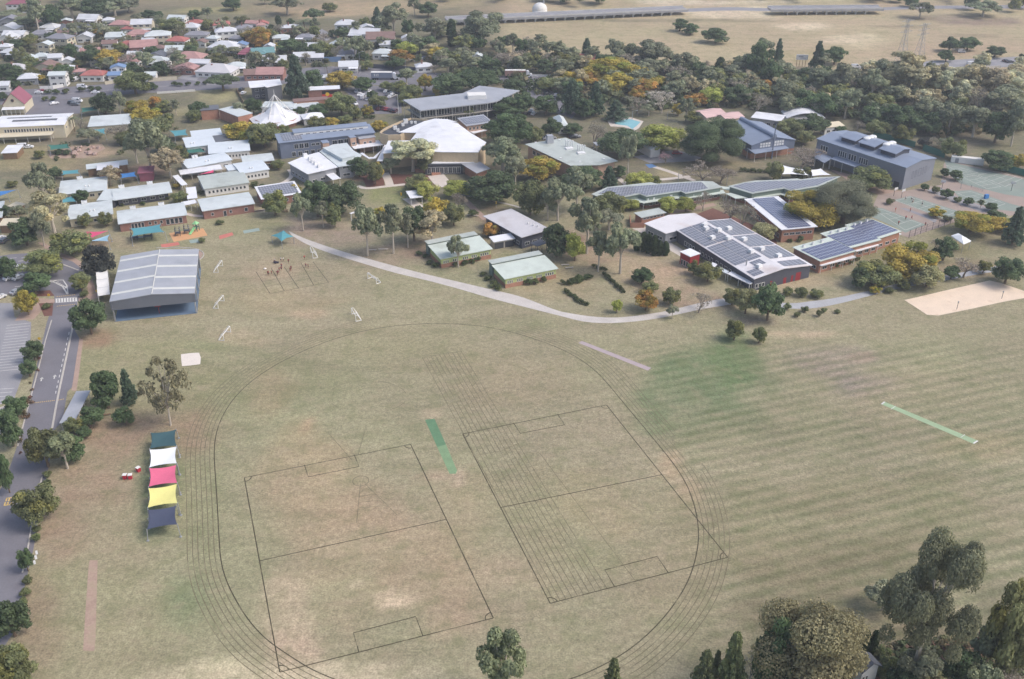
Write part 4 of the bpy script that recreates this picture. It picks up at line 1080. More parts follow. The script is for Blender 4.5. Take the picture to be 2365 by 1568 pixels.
MM('mural_red', (206, 74, 66), 0.7, 0.05, 0.5); MM('mural_black', (40, 38, 40), 0.7, 0.05, 0.5); MM('mural_yellow', (232, 190, 60), 0.7, 0.05, 0.5)
mural(_r, b18)
building('glazed_wing', 'school building', [blk(rect('A2', (345, 898), (655, 874), (650, 848), 4.4), 'brown_tile_roof', 'orange_brick', win=[(0, 9, .6, 3.6, .02, .6, .9)], eave=.2), blk(rect('A2', (50, 945), (345, 948), (340, 896), 3.6), 'pale_metal_roof', 'white_paint'), blk(rect('A2', (330, 965), (592, 918), (555, 885), 3.4), 'pale_metal_roof', 'white_paint')],
         label='low brick wing with a strip of green glazing behind the spired tent', group=SB)
building('pavilion', 'school building', [blk(rect('A2', (430, 1052), (620, 1032), (570, 992), 3.0, 'hip', 1.6), 'white_metal_roof', 'white_paint')], label='white hip-roofed pavilion right beside the spired tent', group=SB)

# -- the spired tent
def tent():
    c = at('A2', 205, 1085); w_ = 235 * mpp(c) * 950 / 2365 * K
    root = thing('spired_tent', 'tent', (c.x, c.y, 0), 0, label='white tent-roofed chapel with tall white struts meeting in a spire', group=None)
    MARKS.append(('the spired white tent', proj((c.x, c.y, 4))))
    top = hgt(c, px('A2', 168, 838)[1]); n = 12; mb = MB()
    rings = [(w_, 2.4), (w_ * .72, 3.6), (w_ * .42, 5.4), (w_ * .16, 8.2), (w_ * .05, 9.6)]
    for r, z in rings:
        for i in range(n):
            rr = r * (1.06 if i % 2 == 0 else .93) if r > w_ * .5 else r
            mb.v.append((rr * math.cos(2 * math.pi * i / n), rr * math.sin(2 * math.pi * i / n), z - (.35 if i % 2 and r > w_ * .9 else 0)))
    for k in range(len(rings) - 1):
        for i in range(n):
            j = (i + 1) % n; mb.f.append((k * n + i, k * n + j, (k + 1) * n + j, (k + 1) * n + i)); mb.m.append(0)
    mb.f.append(tuple(4 * n + i for i in range(n))); mb.m.append(0)
    mb.obj('tent_roof', M['white_metal_roof'], root)
    for i in range(6):
        a = 2 * math.pi * (i + .25) / 6; m2 = MB(); m2.tube((w_ * .62 * math.cos(a), w_ * .62 * math.sin(a), 4.0), (.25 * math.cos(a), .25 * math.sin(a), top), .22, .14, n=6); m2.obj('strut', M['white_paint'], root)
    m2 = MB(); m2.tube((0, 0, top - .6), (0, 0, top + 2.6), .16, .05, n=6); m2.obj('finial', M['white_paint'], root)
    m2 = MB()
    P = [(w_ * .82 * math.cos(2 * math.pi * i / 12), w_ * .82 * math.sin(2 * math.pi * i / 12)) for i in range(12)]
    for i in range(12):
        a, b = P[i], P[(i + 1) % 12]; m2.quad((*a, 0), (*b, 0), (*b, 3.2), (*a, 3.2))
    m2.obj('wall', M['orange_brick'], root)
tent()

# -- blue-grey two-storey block
b12 = rect('A2', (215, 1262), (1068, 1168), (1010, 1105), 7.0, 'skb', .7)
building('two_storey_block', 'school building', [
    blk(b12, 'blue_metal_roof', 'blue_grey_cladding', win=[(0, 3, 3.8, 6.0, .14, .3, .85), (0, 3, 4.4, 5.6, .32, .46, .85), (0, 3, 3.9, 5.8, .54, .73, .85), (0, 2, 4.2, 5.4, .87, .97, .6), (0, 6, .5, 2.6, .1, .5, .6), (0, 5, .6, 2.6, .55, .95, .7), (3, 1, 4, 5.5, .3, .7, .8)], solar=[(0, .05, .25, .12, .9)]),
    blk(rect('A2', (345, 1172), (1005, 1106), (985, 1080), 8.6, 'skb', .3), 'blue_metal_roof', 'white_paint', win=[(0, 10, 7.6, 8.2, .05, .95, .6)], eave=.2),
    blk(rect('A2', (602, 1262), (662, 1254), (650, 1230), 7.5), 'blue_metal_roof', 'pink_brick', win=[(0, 1, 4.2, 5.4, .2, .8, .9), (0, 1, .9, 2.2, .2, .8, .9)], eave=.1),
    blk(rect('A2', (845, 1215), (900, 1206), (890, 1186), 7.6), 'blue_metal_roof', 'pink_brick', win=[(0, 1, 4.2, 5.4, .2, .8, .9)], eave=.1),
    blk(rect('A2', (925, 1225), (1070, 1205), (1062, 1180), 6.2), 'grey_metal_roof', 'pink_brick', win=[(0, 2, 3.4, 4.6, .15, .85, .5)], eave=.2),
    blk(rect('A2', (880, 1312), (1138, 1275), (1095, 1235), 3.6), 'white_metal_roof', None, posts=6, rname='awning')],
    label='two-storey blue-grey classroom block with brick bays and white awning', group=SB, mk='the two-storey blue-grey block')

# -- white-roofed hall
def hall():
    lo = [(1375, 1240), (1500, 1330), (1655, 1340), (1975, 1342), (2045, 1255), (1905, 1170), (1790, 1085), (1600, 1060), (1470, 1120)]
    b = poly('A2', lo, 9.0)
    V = b['V']; n = len(V); c = sum(V, Vector()) / n
    V2 = [v.lerp(c, .36) + Vector((0, 0, .8)) for v in V] + [v.lerp(c, .72) + Vector((0, 0, 1.2)) for v in V]
    c2 = c + Vector((0, 0, 1.3))
    b = dict(V=V + V2 + [c2], F=[[i, (i + 1) % n, n + (i + 1) % n, n + i] for i in range(n)] + [[n + i, n + (i + 1) % n, 2 * n + (i + 1) % n, 2 * n + i] for i in range(n)] + [[2 * n + i, 2 * n + (i + 1) % n, 3 * n] for i in range(n)], loop=list(range(n)), quads=[])
    root = building('assembly_hall', 'school building', [
        blk(b, 'white_metal_roof', 'cream_block', win=False, eave=.35),
        blk(poly('A2', [(1270, 1166), (1440, 1170), (1560, 1090), (1790, 1075), (1700, 1050), (1590, 1045), (1500, 1068)], 8.6), 'white_metal_roof', 'cream_block', win=[(5, 3, 5, 7, .3, .9, .6)]),
        blk(poly('A2', [(1130, 1352), (1250, 1345), (1440, 1330), (1370, 1238), (1180, 1240)], 6.6), 'white_metal_roof', 'cream_block', win=False, eave=.3),
        blk(poly('B2', [(1560, 196), (1812, 193), (1958, 182), (1950, 140), (1640, 150), (1590, 165)], 4.6), 'white_metal_roof', None, posts=6, rname='awning'),
        blk(poly('B2', [(1815, 193), (1960, 282), (2080, 240), (1990, 180)], 4.3), 'grey_metal_roof', 'orange_brick', win=False, eave=1.2, rname='awning'),
        blk(poly('B2', [(1500, 210), (1840, 205), (1840, 175), (1500, 180)], 4.2), 'dark_membrane', 'dark_steel', win=[(1, 8, .5, 3.2, .05, .95, .9), (0, 8, .5, 3.2, .05, .95, .9)], eave=.2),
        blk(poly('A2', [(1080, 1418), (1130, 1420), (1200, 1260), (1150, 1270)], 3.6), 'white_metal_roof', None, posts=1, rname='awning'),
        blk(poly('A2', [(930, 1350), (1010, 1400), (1070, 1395), (1130, 1310), (1120, 1325), (1050, 1385), (1010, 1385), (955, 1345)], 3.4), 'white_metal_roof', None, rname='awning')],
        label='large white domed assembly hall with cream block walls', group=SB, mk='the white domed hall')
    # flat dark roof behind a curved cream parapet
    lp = [at('A2', x, y, 8.4) for x, y in ((1105, 1164), (1120, 1178), (1180, 1190), (1290, 1186), (1370, 1150), (1520, 1075), (1600, 1062), (1380, 1038), (1300, 1062), (1190, 1110), (1130, 1142))]
    lp = ccw3(lp); mb = MB(); n = len(lp); ins = inset(lp, .35)
    for i in range(n):
        j = (i + 1) % n; a, b_, c_, d = lp[i], lp[j], ins[j], ins[i]
        mb.quad((a.x, a.y, 3.4), (b_.x, b_.y, 3.4), (b_.x, b_.y, 8.4), (a.x, a.y, 8.4)); mb.quad((a.x, a.y, 8.4), (b_.x, b_.y, 8.4), (c_.x, c_.y, 8.4), (d.x, d.y, 8.4)); mb.quad((c_.x, c_.y, 7.2), (d.x, d.y, 7.2), (d.x, d.y, 8.4), (c_.x, c_.y, 8.4))
    add_part(root, mb, 'parapet', 'cream_block')
    mb = MB(); mb.quad(*[(p.x, p.y, 7.5) for p in ins]); add_part(root, mb, 'roof', 'dark_membrane')
    mb = MB(); q = inset(lp, 1.0)
    for i in range(n):
        j = (i + 1) % n; mb.quad((q[i].x, q[i].y, 0), (q[j].x, q[j].y, 0), (q[j].x, q[j].y, 3.5), (q[i].x, q[i].y, 3.5))
    add_part(root, mb, 'wall', 'brown_tile_roof')
    for x, y, s in ((1335, 1085, 1.4), (1310, 1110, 1.0), (1240, 1140, 1.2), (1265, 1160, 1.0), (1385, 1088, .8), (1420, 1090, .8)):
        P = at('A2', x, y, 7.6); o = ac_unit(root, (P.x - root.location.x, P.y - root.location.y, 7.6), .4, s * 1.2)
    for k in range(7):
        a, b_ = at('A2', 1530 + 30 * k, 1072 - 3 * k, 9.4), at('A2', 1640 + 20 * k, 1064, 9.4)
hall()
# kerb of brick planters in front of the hall
for q in (((1420, 262), (1560, 268), (1562, 282), (1420, 275)), ((1562, 275), (1700, 262), (1702, 285), (1564, 305))):
    P = [at('B2', *p) for p in q]; mb = MB(); mb.prism(P, .002, .9)
    o = mb.obj('planter_wall', M['orange_brick']); reg(o, 'wall', 'low brick planter wall', None, 'brick planter walls')
# white roof with ventilator boxes and the grey hall beside it
b14 = poly('B2', [(470, 290), (737, 228), (570, 95), (440, 130), (295, 190)], 5.2)
_r = building('music_building', 'school building', [blk(b14, 'white_metal_roof', 'grey_paint', eave=.7), blk(rect('B2', (690, 340), (762, 326), (690, 268), 3.0), 'white_metal_roof', None, posts=1, rname='awning')], label='white-roofed building with a row of box ventilators on top', group=SB, mk='the white roof with ventilators')
for x, y in ((450, 128), (496, 160), (520, 178), (545, 198), (577, 224)):
    P = at('B2', x, y, 5.6); mb = MB(); mb.box((P.x, P.y, 5.95), (2.0, 1.7, 1.2), .5, top=.8); add_part(_r, mb, 'roof_vent', 'ac_white')
building('drama_hall', 'school building', [blk(poly('A2', [(740, 1470), (877, 1452), (948, 1365), (880, 1330), (815, 1258), (685, 1275), (575, 1332)], 5.4), 'pale_metal_roof', 'grey_paint', eave=.6), blk(rect('A2', (775, 1398), (890, 1372), (812, 1256), 6.8), 'pale_metal_roof', 'pale_metal_roof', win=False, eave=.1)],
         label='grey-roofed hall with a raised box along its roof', group=SB, mk='the grey hall with raised roof')

# -- modern grey building far centre
b16 = poly('A2', [(1308, 880), (1460, 974), (1745, 942), (2055, 907), (2138, 891), (2338, 797), (1985, 755), (1835, 822)], 8.4)
_r = building('administration_building', 'school building', [blk(b16, 'grey_metal_roof', 'dark_steel', eave=2.6, th=.5, win=[(0, 4, 1, 3.2, .05, .95, .85), (0, 4, 4.6, 7.4, .05, .95, .85), (1, 9, .8, 3.2, .03, .97, .9), (1, 9, 4.6, 7.6, .03, .97, .9), (2, 9, .8, 3.2, .03, .97, .9), (2, 9, 4.6, 7.6, .03, .97, .9), (3, 3, 4.6, 7.6, .03, .97, .9), (4, 6, .8, 3.2, .03, .97, .9), (4, 6, 4.6, 7.6, .03, .97, .9)], posts=11)],
              label='long modern grey-roofed building with a white upper deck, far centre', group=SB, mk='the modern grey-roofed building')
mb = MB(); lp = inset(loop_of(b16), 1.2); ins = inset(loop_of(b16), 3.0)
mb.prism(lp, 3.9, 4.2); add_part(_r, mb, 'upper_deck', 'concrete')
P = at('A2', 1960, 852, 9.0); mb = MB(); mb.box((P.x, P.y, 9.3), (9, 6, 2.2), .1); add_part(_r, mb, 'roof_lantern', 'white_paint')
for q in (((1400, 905), (1560, 885), (1590, 905), (1430, 930)), ((1830, 880), (1920, 862), (2010, 878), (1880, 892)), ((2080, 850), (2200, 830), (2180, 860), (2090, 878))):
    mb = MB(); mb.quad(*[(p.x, p.y, 8.56) for p in ccw3([at('A2', *c, 8.5) for c in q])]); add_part(_r, mb, 'solar_array', MM('solar_flat', (120, 126, 142), 0.35, 0.1, 0.5) or M['solar_flat'])
MM('hall_grey', (134, 138, 149), 0.6, 0.07, 0.3, fine=0.03)
b17 = rect('A2', (1870, 1112), (2105, 1078), (2160, 1003), 6.2, 'skb', .8)
building('solar_wing', 'school building', [blk(b17, 'grey_metal_roof', 'pink_brick', solar=[(0, .05, .95, .15, .85)], win=[(0, 6, 4, 5.4, .05, .95, .6)]), blk(rect('A2', (1935, 1176), (2085, 1140), (2088, 1108), 3.2), 'white_metal_roof', None, posts=6, rname='awning')],
         label='solar-panelled wing with white awning behind the white domed hall', group=SB)
# -- hall with two flues
b20 = poly('A3', [(143, 1270), (545, 1460), (802, 1454), (966, 1419), (505, 1213)], 6.8)
_r = building('science_hall', 'school building', [blk(b20, 'green_metal_roof', 'pink_brick', eave=1.0, win=[(0, 5, 3.6, 5.4, .1, .6, .7), (1, 3, 3.4, 5.2, .1, .9, .6)])], label='pale green-grey roofed brick hall with clusters of white roof flues', group=SB, mk='the flue-roofed brick hall')
P0, P1 = at('A3', 330, 1268, 6.9), at('A3', 800, 1446, 6.9); mb = MB(); band(mb, [P0, P1], .5, 6.93); add_part(_r, mb, 'gutter', 'charcoal_metal_roof')
for cx_, cy_ in ((535, 1295), (640, 1335)):
    for i in range(4):
        P = at('A3', cx_ - 30 + 20 * i, cy_ + 5 * (i % 2), 6.8); mb = MB(); mb.tube((P.x, P.y, 6.6), (P.x, P.y, 9.6), .22, n=8); mb.tube((P.x, P.y, 9.6), (P.x, P.y, 9.8), .34, n=8); add_part(_r, mb, 'flue', 'ac_white')
    P = at('A3', cx_, cy_ + 22, 6.8); mb = MB(); mb.box((P.x, P.y, 7.1), (3.2, 2.4, .9), .3); add_part(_r, mb, 'ac_unit', 'ac_white')
for x, y in ((240, 1262), (450, 1238), (460, 1400), (630, 1432), (840, 1408)):
    P = at('A3', x, y, 6.8); mb = MB(); mb.box((P.x, P.y, 7.0), (.9, .9, .5)); add_part(_r, mb, 'roof_vent', 'ac_white')
P = at('A3', 360, 1395); mb = MB(); mb.box((P.x, P.y, 5.2), (3.6, 3.0, 10.4), .3, top=.72); add_part(_r, mb, 'lift_tower', 'grey_metal_roof')
# -- blue gymnasium
b21 = rect('D', (1735, 336), (1838, 323), (1816, 275), 6.0, 'gy', 2.6)
_r = building('gymnasium', 'school building', [blk(b21, 'blue_metal_roof', 'blue_grey_cladding', eave=.3, win=[], base=('orange_brick', 2.4)), blk(rect('D', (1743, 355), (1822, 342), (1818, 330), 3.6, 'skb', .5), 'blue_metal_roof', None, posts=8, rname='awning')],
               label='blue-grey gymnasium with white window grids under its gable', group=SB, mk='the blue gymnasium')
A, r0, B, C_, r1, D_ = b21['V']; mb = MB(); mb.tube(tuple(r0 + Vector((0, 0, .1))), tuple(r1 + Vector((0, 0, .1))), 1.1, n=12); add_part(_r, mb, 'ridge_vent', 'blue_metal_roof')
u_ = (B - A).normalized(); o_ = Vector((u_.y, -u_.x, 0))
for s0, s1, z0, z1 in ((.2, .44, 4.6, 6.6), (.52, .74, 4.6, 6.9)):
    for k in range(4):
        a0 = A.lerp(B, s0 + (s1 - s0) * k / 4) - o_ * .2; a1 = A.lerp(B, s0 + (s1 - s0) * (k + .82) / 4) - o_ * .2
        for zz in (z0, (z0 + z1) / 2 + .08): add_part(_r, MB().quad((a0.x, a0.y, zz), (a1.x, a1.y, zz), (a1.x, a1.y, zz + (z1 - z0) / 2 - .12), (a0.x, a0.y, zz + (z1 - z0) / 2 - .12)), 'window', 'ac_white')
# -- the big sports hall
b23 = rect('A4', (535, 1222), (1330, 1480), (1662, 1413), 9.2, 'gx', 1.3)
_r = building('sports_hall', 'school building', [
    blk(b23, 'blue_metal_roof', 'hall_grey', eave=.35, win=[(0, 3, 5.0, 7.4, .05, .14, .9), (0, 4, 5.0, 7.6, .26, .36, .9), (0, 3, 5.0, 7.6, .38, .47, .9), (0, 4, 5.0, 7.6, .5, .6, .9)]),
    blk(poly('A4', [(525, 1318), (668, 1384), (664, 1402), (602, 1434), (520, 1390)], 4.2), 'blue_metal_roof', None, posts=1, rname='awning'), blk(poly('A4', [(655, 1398), (742, 1360), (965, 1442), (872, 1470)], 4.4), 'blue_metal_roof', None, posts=7, rname='awning')],
    label='big blue-grey sports hall with three raised roof monitors and white tanks', group=SB, mk='the big blue-grey sports hall')
def monitors(root, b):
    A, B = b['V'][0], b['V'][1]; u = (B - A).normalized(); v = Vector((-u.y, u.x, 0)); L_ = (B - A).length; D_ = (b['V'][3] - B).length
    for s in (.28, .49, .72):
        c = A + u * (L_ * s) + v * (D_ * .47); w_, d, z = 8.5, 11.0, 12.0
        P = lambda x, y, zz: (c + u * x + v * y + Vector((0, 0, zz - c.z)))[:]
        mb = MB()
        for y0, y1, z0, z1 in ((-d / 2, 0, z, z + 1.1), (0, d / 2, z + 1.1, z)):
            mb.quad(P(-w_ / 2, y0, z0), P(w_ / 2, y0, z0), P(w_ / 2, y1, z1), P(-w_ / 2, y1, z1)); mb.quad(P(-w_ / 2, y1, z1 - .2), P(w_ / 2, y1, z1 - .2), P(w_ / 2, y0, z0 - .2), P(-w_ / 2, y0, z0 - .2))
        for x in (-w_ / 2, w_ / 2): mb.quad(P(x, -d / 2, z - .2), P(x, -d / 2, z), P(x, 0, z + 1.1), P(x, d / 2, z), P(x, d / 2, z - .2), P(x, 0, z + .9))
        add_part(root, mb, 'roof_monitor', 'blue_metal_roof')
        mb = MB(); k = .8
        q = [(-w_ / 2 + k, -d / 2 + k), (w_ / 2 - k, -d / 2 + k), (w_ / 2 - k, d / 2 - k), (-w_ / 2 + k, d / 2 - k)]
        for i in range(4):
            a, b_ = q[i], q[(i + 1) % 4]; mb.quad(P(*a, 9.0), P(*b_, 9.0), P(*b_, z + .1), P(*a, z + .1))
        add_part(root, mb, 'monitor_wall', 'dark_cladding')
    for s in (.42, .635):
        for k in range(3):
            c = A + u * (L_ * s) + v * (D_ * (.42 + .1 * k)); mb = MB(); mb.tube((c.x, c.y, 9.8), (c.x, c.y, 13.2), 1.5, n=14); mb.ball((c.x, c.y, 13.15), 1.5, 14, 4, sz=.3); add_part(root, mb, 'roof_tank', 'ac_white')
    # emblem panel of raised frames and a roller door on the near end
    Bq, Cq = B, b['V'][3]; r = b['V'][2]
    e = (Cq - Bq).normalized(); o_ = Vector((e.y, -e.x, 0))
    LL = (Cq - Bq).length
    for s0, s1, z0, z1 in ((.26, .31, 3.6, 6.6), (.36, .41, 3.8, 6.8), (.47, .56, 3.8, 7.0), (.6, .64, 4.0, 7.0), (.68, .73, 4.2, 7.2)):
        mb = MB()
        for (a0, a1, y0, y1) in ((s0, s1, z1 - .14, z1), (s0, s1, z0, z0 + .14), (s0, s0 + .007, z0 + .14, z1 - .14), (s1 - .007, s1, z0 + .14, z1 - .14)):
            p0, p1 = Bq + e * (LL * a0) - o_ * .32, Bq + e * (LL * a1) - o_ * .32
            mb.quad((p0.x, p0.y, y0), (p1.x, p1.y, y0), (p1.x, p1.y, y1), (p0.x, p0.y, y1))
        add_part(root, mb, 'wall_emblem', 'dark_cladding')
    p0, p1 = A + u * (L_ * .9), A + u * (L_ * .955); n_ = Vector((u.y, -u.x, 0))
    mb = MB(); mb.quad(*[((p + -n_ * .33).x, (p - n_ * .33).y, z) for p, z in ((p0, 0), (p1, 0), (p1, 2.6), (p0, 2.6))]); add_part(root, mb, 'roller_door', 'dark_steel')
monitors(_r, b23)

# -- solar-roofed rows on the right
def poly_solar(root, fr, pts, z):
    P = ccw3([at(fr, *p, z) for p in pts]); mb = MB(); mb.quad(*[(p.x, p.y, z) for p in P])
    me = mb.mesh('solar_array', M['solar']); uv = me.uv_layers.new(name='UVMap')
    u = (P[1] - P[0]).normalized(); v = Vector((-u.y, u.x, 0))
    for i, p in enumerate(P): uv.data[i].uv = ((p - P[0]).dot(u) / 1.05, (p - P[0]).dot(v) / 1.75)
    o = link('solar_array', me, root); o.location = (-root.location.x, -root.location.y, 0)
b = poly('B3', [(730, 466), (812, 497), (1010, 492), (1158, 466), (1215, 488), (1520, 441), (1560, 462), (1885, 405), (1800, 354), (1690, 350), (1310, 374), (1250, 362), (870, 404)], 4.9)
_r = building('classroom_row', 'school building', [blk(b, 'green_metal_roof', 'green_panel', eave=.5, base=('red_brick', 1.2), pitch=2.6), blk(poly('B3', [(1020, 512), (1190, 546), (1500, 502), (1560, 505), (1912, 456), (1890, 428), (1560, 478), (1520, 470), (1215, 505), (1150, 490)], 3.0), 'mint_metal_roof', None, posts=9, rname='awning')],
              label='long solar-roofed classroom row behind two round green trees', group=SB, mk='the left solar classroom row')
poly_solar(_r, 'B3', [(790, 462), (1020, 482), (1150, 455), (1215, 478), (1515, 432), (1560, 452), (1760, 415), (1700, 358), (1310, 382), (880, 410)], b['V'][0].z + .1)
for x, y in ((1075, 497), (1222, 505), (1275, 497), (1430, 475), (1620, 468), (1710, 455)):
    P = at('B3', x, y + 22, 2.9); ac_unit(_r, (P.x - _r.location.x, P.y - _r.location.y, 3.1), .2, .9)
b = poly('B4', [(-245, 396), (-28, 463), (0, 456), (250, 416), (312, 438), (560, 396), (748, 310), (540, 318), (400, 336), (365, 328), (60, 346), (0, 346), (-100, 362)], 4.9)
_r = building('classroom_row', 'school building', [blk(b, 'green_metal_roof', 'green_panel', eave=.5, base=('red_brick', 1.2), pitch=2.6), blk(poly('B4', [(-40, 478), (0, 506), (220, 470), (300, 492), (542, 452), (552, 428), (312, 452), (250, 432), (0, 472)], 3.0), 'mint_metal_roof', None, posts=9, rname='awning')],
              label='long solar-roofed classroom row left of the broad grey-green tree', group=SB, mk='the right solar classroom row')
poly_solar(_r, 'B4', [(-200, 396), (-30, 450), (248, 406), (312, 428), (550, 386), (720, 314), (395, 344), (60, 354), (-90, 368)], b['V'][0].z + .1)
for x, y in ((20, 470), (105, 457), (160, 448), (310, 450), (365, 445), (438, 432), (505, 425)):
    P = at('B4', x, y + 16, 2.9); ac_unit(_r, (P.x - _r.location.x, P.y - _r.location.y, 3.1), .2, .9)
building('covered_walkway', 'walkway', [blk(poly('B3', [(1890, 420), (2000, 440), (1960, 405), (1860, 395)], 3.2), 'mint_metal_roof', None, posts=1), blk(poly('B3', [(1910, 460), (2000, 505), (2110, 498), (1960, 455)], 3.0), 'mint_metal_roof', None, posts=8)], label='pale green walkway roof joining the two solar classroom rows', group='covered walkways')
bC = rect('B4', (225, 797), (546, 768), (-68, 505), 4.3, 'skf', .7)
building('classroom_row', 'school building', [blk(bC, 'white_metal_roof', 'orange_brick', solar=[(0, .2, .84, .02, .97)], cells='solar_blue', win=[(0, 5, 2.6, 3.6, .05, .95, .85), (3, 14, 1, 2.6, .05, .95, .7)], eave=.8)], label='narrow classroom row with a blue solar roof beside bare trees', group=SB, mk='the narrow blue solar roof')
blocks = []
for q, sol in ((((570, 1058), (890, 966), (560, 868)), [(0, .05, .99, .04, .76)]), (((832, 942), (1110, 868), (770, 760)), [(0, .03, .99, .08, .8)]), (((1075, 862), (1290, 793), (1000, 673)), [(0, .03, .95, .08, .86)])):
    blocks.append(blk(rect('B4', *q, 4.4, 'flat'), 'mint_metal_roof', 'orange_brick', solar=sol, cells='solar_blue', ac=[(0, .2, .85), (0, .45, .85), (0, .7, .85)], acs=.7))
for q in (((578, 1098), (887, 1022), (872, 1002)), ((890, 972), (1092, 914), (1085, 896)), ((1090, 866), (1286, 818), (1275, 802))):
    blocks.append(blk(rect('B4', *q, 2.7), 'white_metal_roof', None, posts=5, rname='awning'))
building('classroom_row', 'school building', blocks, label='stepped classroom block with large dark solar arrays and brick walls, far right', group=SB, mk='the stepped solar block')

# -- the workshop
bW = rect('B4', (-13, 1215), (503, 1092), (-388, 716), 4.7, 'gy', 1.3)
_r = building('workshop', 'school building', [
    blk(bW, 'patchy_white_roof', 'dark_cladding', eave=.5, win=[(5, 4, .8, 2.4, .1, .25, .7), (5, 5, 1, 2.4, .3, .5, .6), (5, 5, 1, 2.6, .52, .8, .6), (0, 3, .9, 2.4, .05, .4, .85)]),
    blk(poly('B3', [(1195, 724), (1386, 814), (1640, 748), (1795, 715), (1640, 632), (1410, 650)], 4.4), 'patchy_white_roof', 'grey_paint', eave=.5, pitch=4.5),
    blk(rect('B3', (1602, 1018), (1694, 988), (1617, 938), 4.6), 'white_metal_roof', 'red_panel', win=[(3, 3, .2, 2.2, .1, .9, .8)], eave=.2),
    blk(poly('B3', [(1925, 1166), (1966, 1146), (2158, 1246), (2126, 1260)], 2.8), 'white_metal_roof', None, posts=6, rname='awning'), blk(poly('B3', [(1765, 1092), (1800, 1066), (1842, 1084), (1812, 1112)], 2.8), 'white_metal_roof', None, posts=1, rname='awning'),
    blk(poly('B3', [(1832, 1122), (1862, 1104), (1945, 1146), (1920, 1166)], 2.7), 'pale_blue_roof', None, posts=1, rname='awning')],
    label='large dark-walled workshop with rows of solar panels on its white roof', group=SB, mk='the solar-roofed workshop')
def wk(root, b):
    off = (-root.location.x, -root.location.y, 0)
    # left slope quad runs near-left eave -> ridge, then to the back
    for s0, s1, t0, t1 in ((.05, .47, .24, .6), (.5, .93, .24, .6), (.05, .47, .62, .98), (.5, .93, .62, .98), (.08, .42, .03, .12), (.46, .8, .14, .22)):
        o = solar(root, b, 0, s0, s1, t0, t1); o.location = off
    for s0, s1, t0, t1 in ((.18, .4, .06, .95), (.42, .64, .06, .95), (.66, .98, .06, .95), (.03, .12, .1, .9)):
        o = solar(root, b, 1, s0, s1, t0, t1); o.location = off
    for q, s, t in ((0, .8, .92), (0, .7, .86), (0, .5, .7), (0, .84, .62), (0, .86, .34), (0, .5, .12), (1, .78, .7), (1, .55, .8), (1, .35, .75), (1, .2, .6), (0, .93, .78)):
        P, nrm, u = face_pt(b, q, s, t, .1); mb = MB(); mb.box((P.x, P.y, P.z + .5), (2.0, 1.6, 1.0), .6, top=.85); add_part(root, mb, 'roof_vent', 'ac_white')
    P, nrm, u = face_pt(b, 0, .3, .2, .1); mb = MB(); mb.tube((P.x, P.y, P.z - .3), (P.x, P.y, P.z + 2.0), .25, n=8); add_part(root, mb, 'flue', 'steel')
    A, r0, B = b['V'][0], b['V'][1], b['V'][2]
    for s, w_, h_ in ((.53, .05, 2.2), (.74, .09, 3.0), (.3, .04, 2.2), (.66, .04, 2.4)):
        p0, p1 = A.lerp(B, s), A.lerp(B, s + w_); u = (B - A).normalized(); o_ = Vector((u.y, -u.x, 0)); p0, p1 = p0 - o_ * .46, p1 - o_ * .46
        add_part(root, MB().quad((p0.x, p0.y, .02), (p1.x, p1.y, .02), (p1.x, p1.y, h_), (p0.x, p0.y, h_)), 'door', 'red_panel')
wk(_r, bW)
building('store_block', 'school building', [blk(rect('B3', (1172, 674), (1393, 629), (1290, 593), 3.7), 'green_metal_roof', 'orange_brick', win=[(0, 6, 2.5, 3.2, .04, .96, .85)])], label='small brick store with flat green-grey roof behind the workshop', group=SB)
P = [at('B3', *p) for p in ((1068, 690), (1075, 762), (1192, 762))]; mb = MB()
for i in range(2):
    a, b_ = P[i], P[i + 1]; d = b_ - a; mb.box(((a.x + b_.x) / 2, (a.y + b_.y) / 2, .95), (d.length + .2, .25 + .01 * i, 1.9 + .01 * i), math.atan2(d.y, d.x))
reg(mb.obj('yard_wall', M['orange_brick']), 'wall', label='plain orange brick yard wall in front of the small brick store')
# -- long grey roof, garage and the two green buildings
b27 = rect('B3', (115, 858), (373, 786), (60, 585), 4.4, 'skf', .4)
building('grey_roofed_block', 'school building', [blk(b27, 'weathered_metal_roof', 'dark_cladding', eave=.9, vents=[(0, .7, .35), (0, .75, .25), (0, .8, .18)]), blk(rect('B3', (255, 926), (348, 892), (345, 840), 3.1), 'charcoal_metal_roof', None, posts=4, pm='dark_steel', rname='awning')],
         label='long plain grey-roofed block running back between the gum trees', group=SB, mk='the long grey-roofed block')
bG = rect('B2', (2110, 890), (2302, 856), (2277, 812), 3.0, 'skb', .3)
_r = building('garage', 'garage', [blk(bG, 'white_metal_roof', 'concrete', win=False)], label='small double garage with dark roller doors and pale roof')
A, B = bG['V'][0], bG['V'][1]; u = (B - A).normalized(); o_ = Vector((u.y, -u.x, 0))
for s0, s1 in ((.06, .48), (.54, .94)):
    p0, p1 = A.lerp(B, s0) - o_ * .46, A.lerp(B, s1) - o_ * .46; add_part(_r, MB().quad((p0.x, p0.y, .05), (p1.x, p1.y, .05), (p1.x, p1.y, 2.3), (p0.x, p0.y, 2.3)), 'roller_door', 'dark_steel')
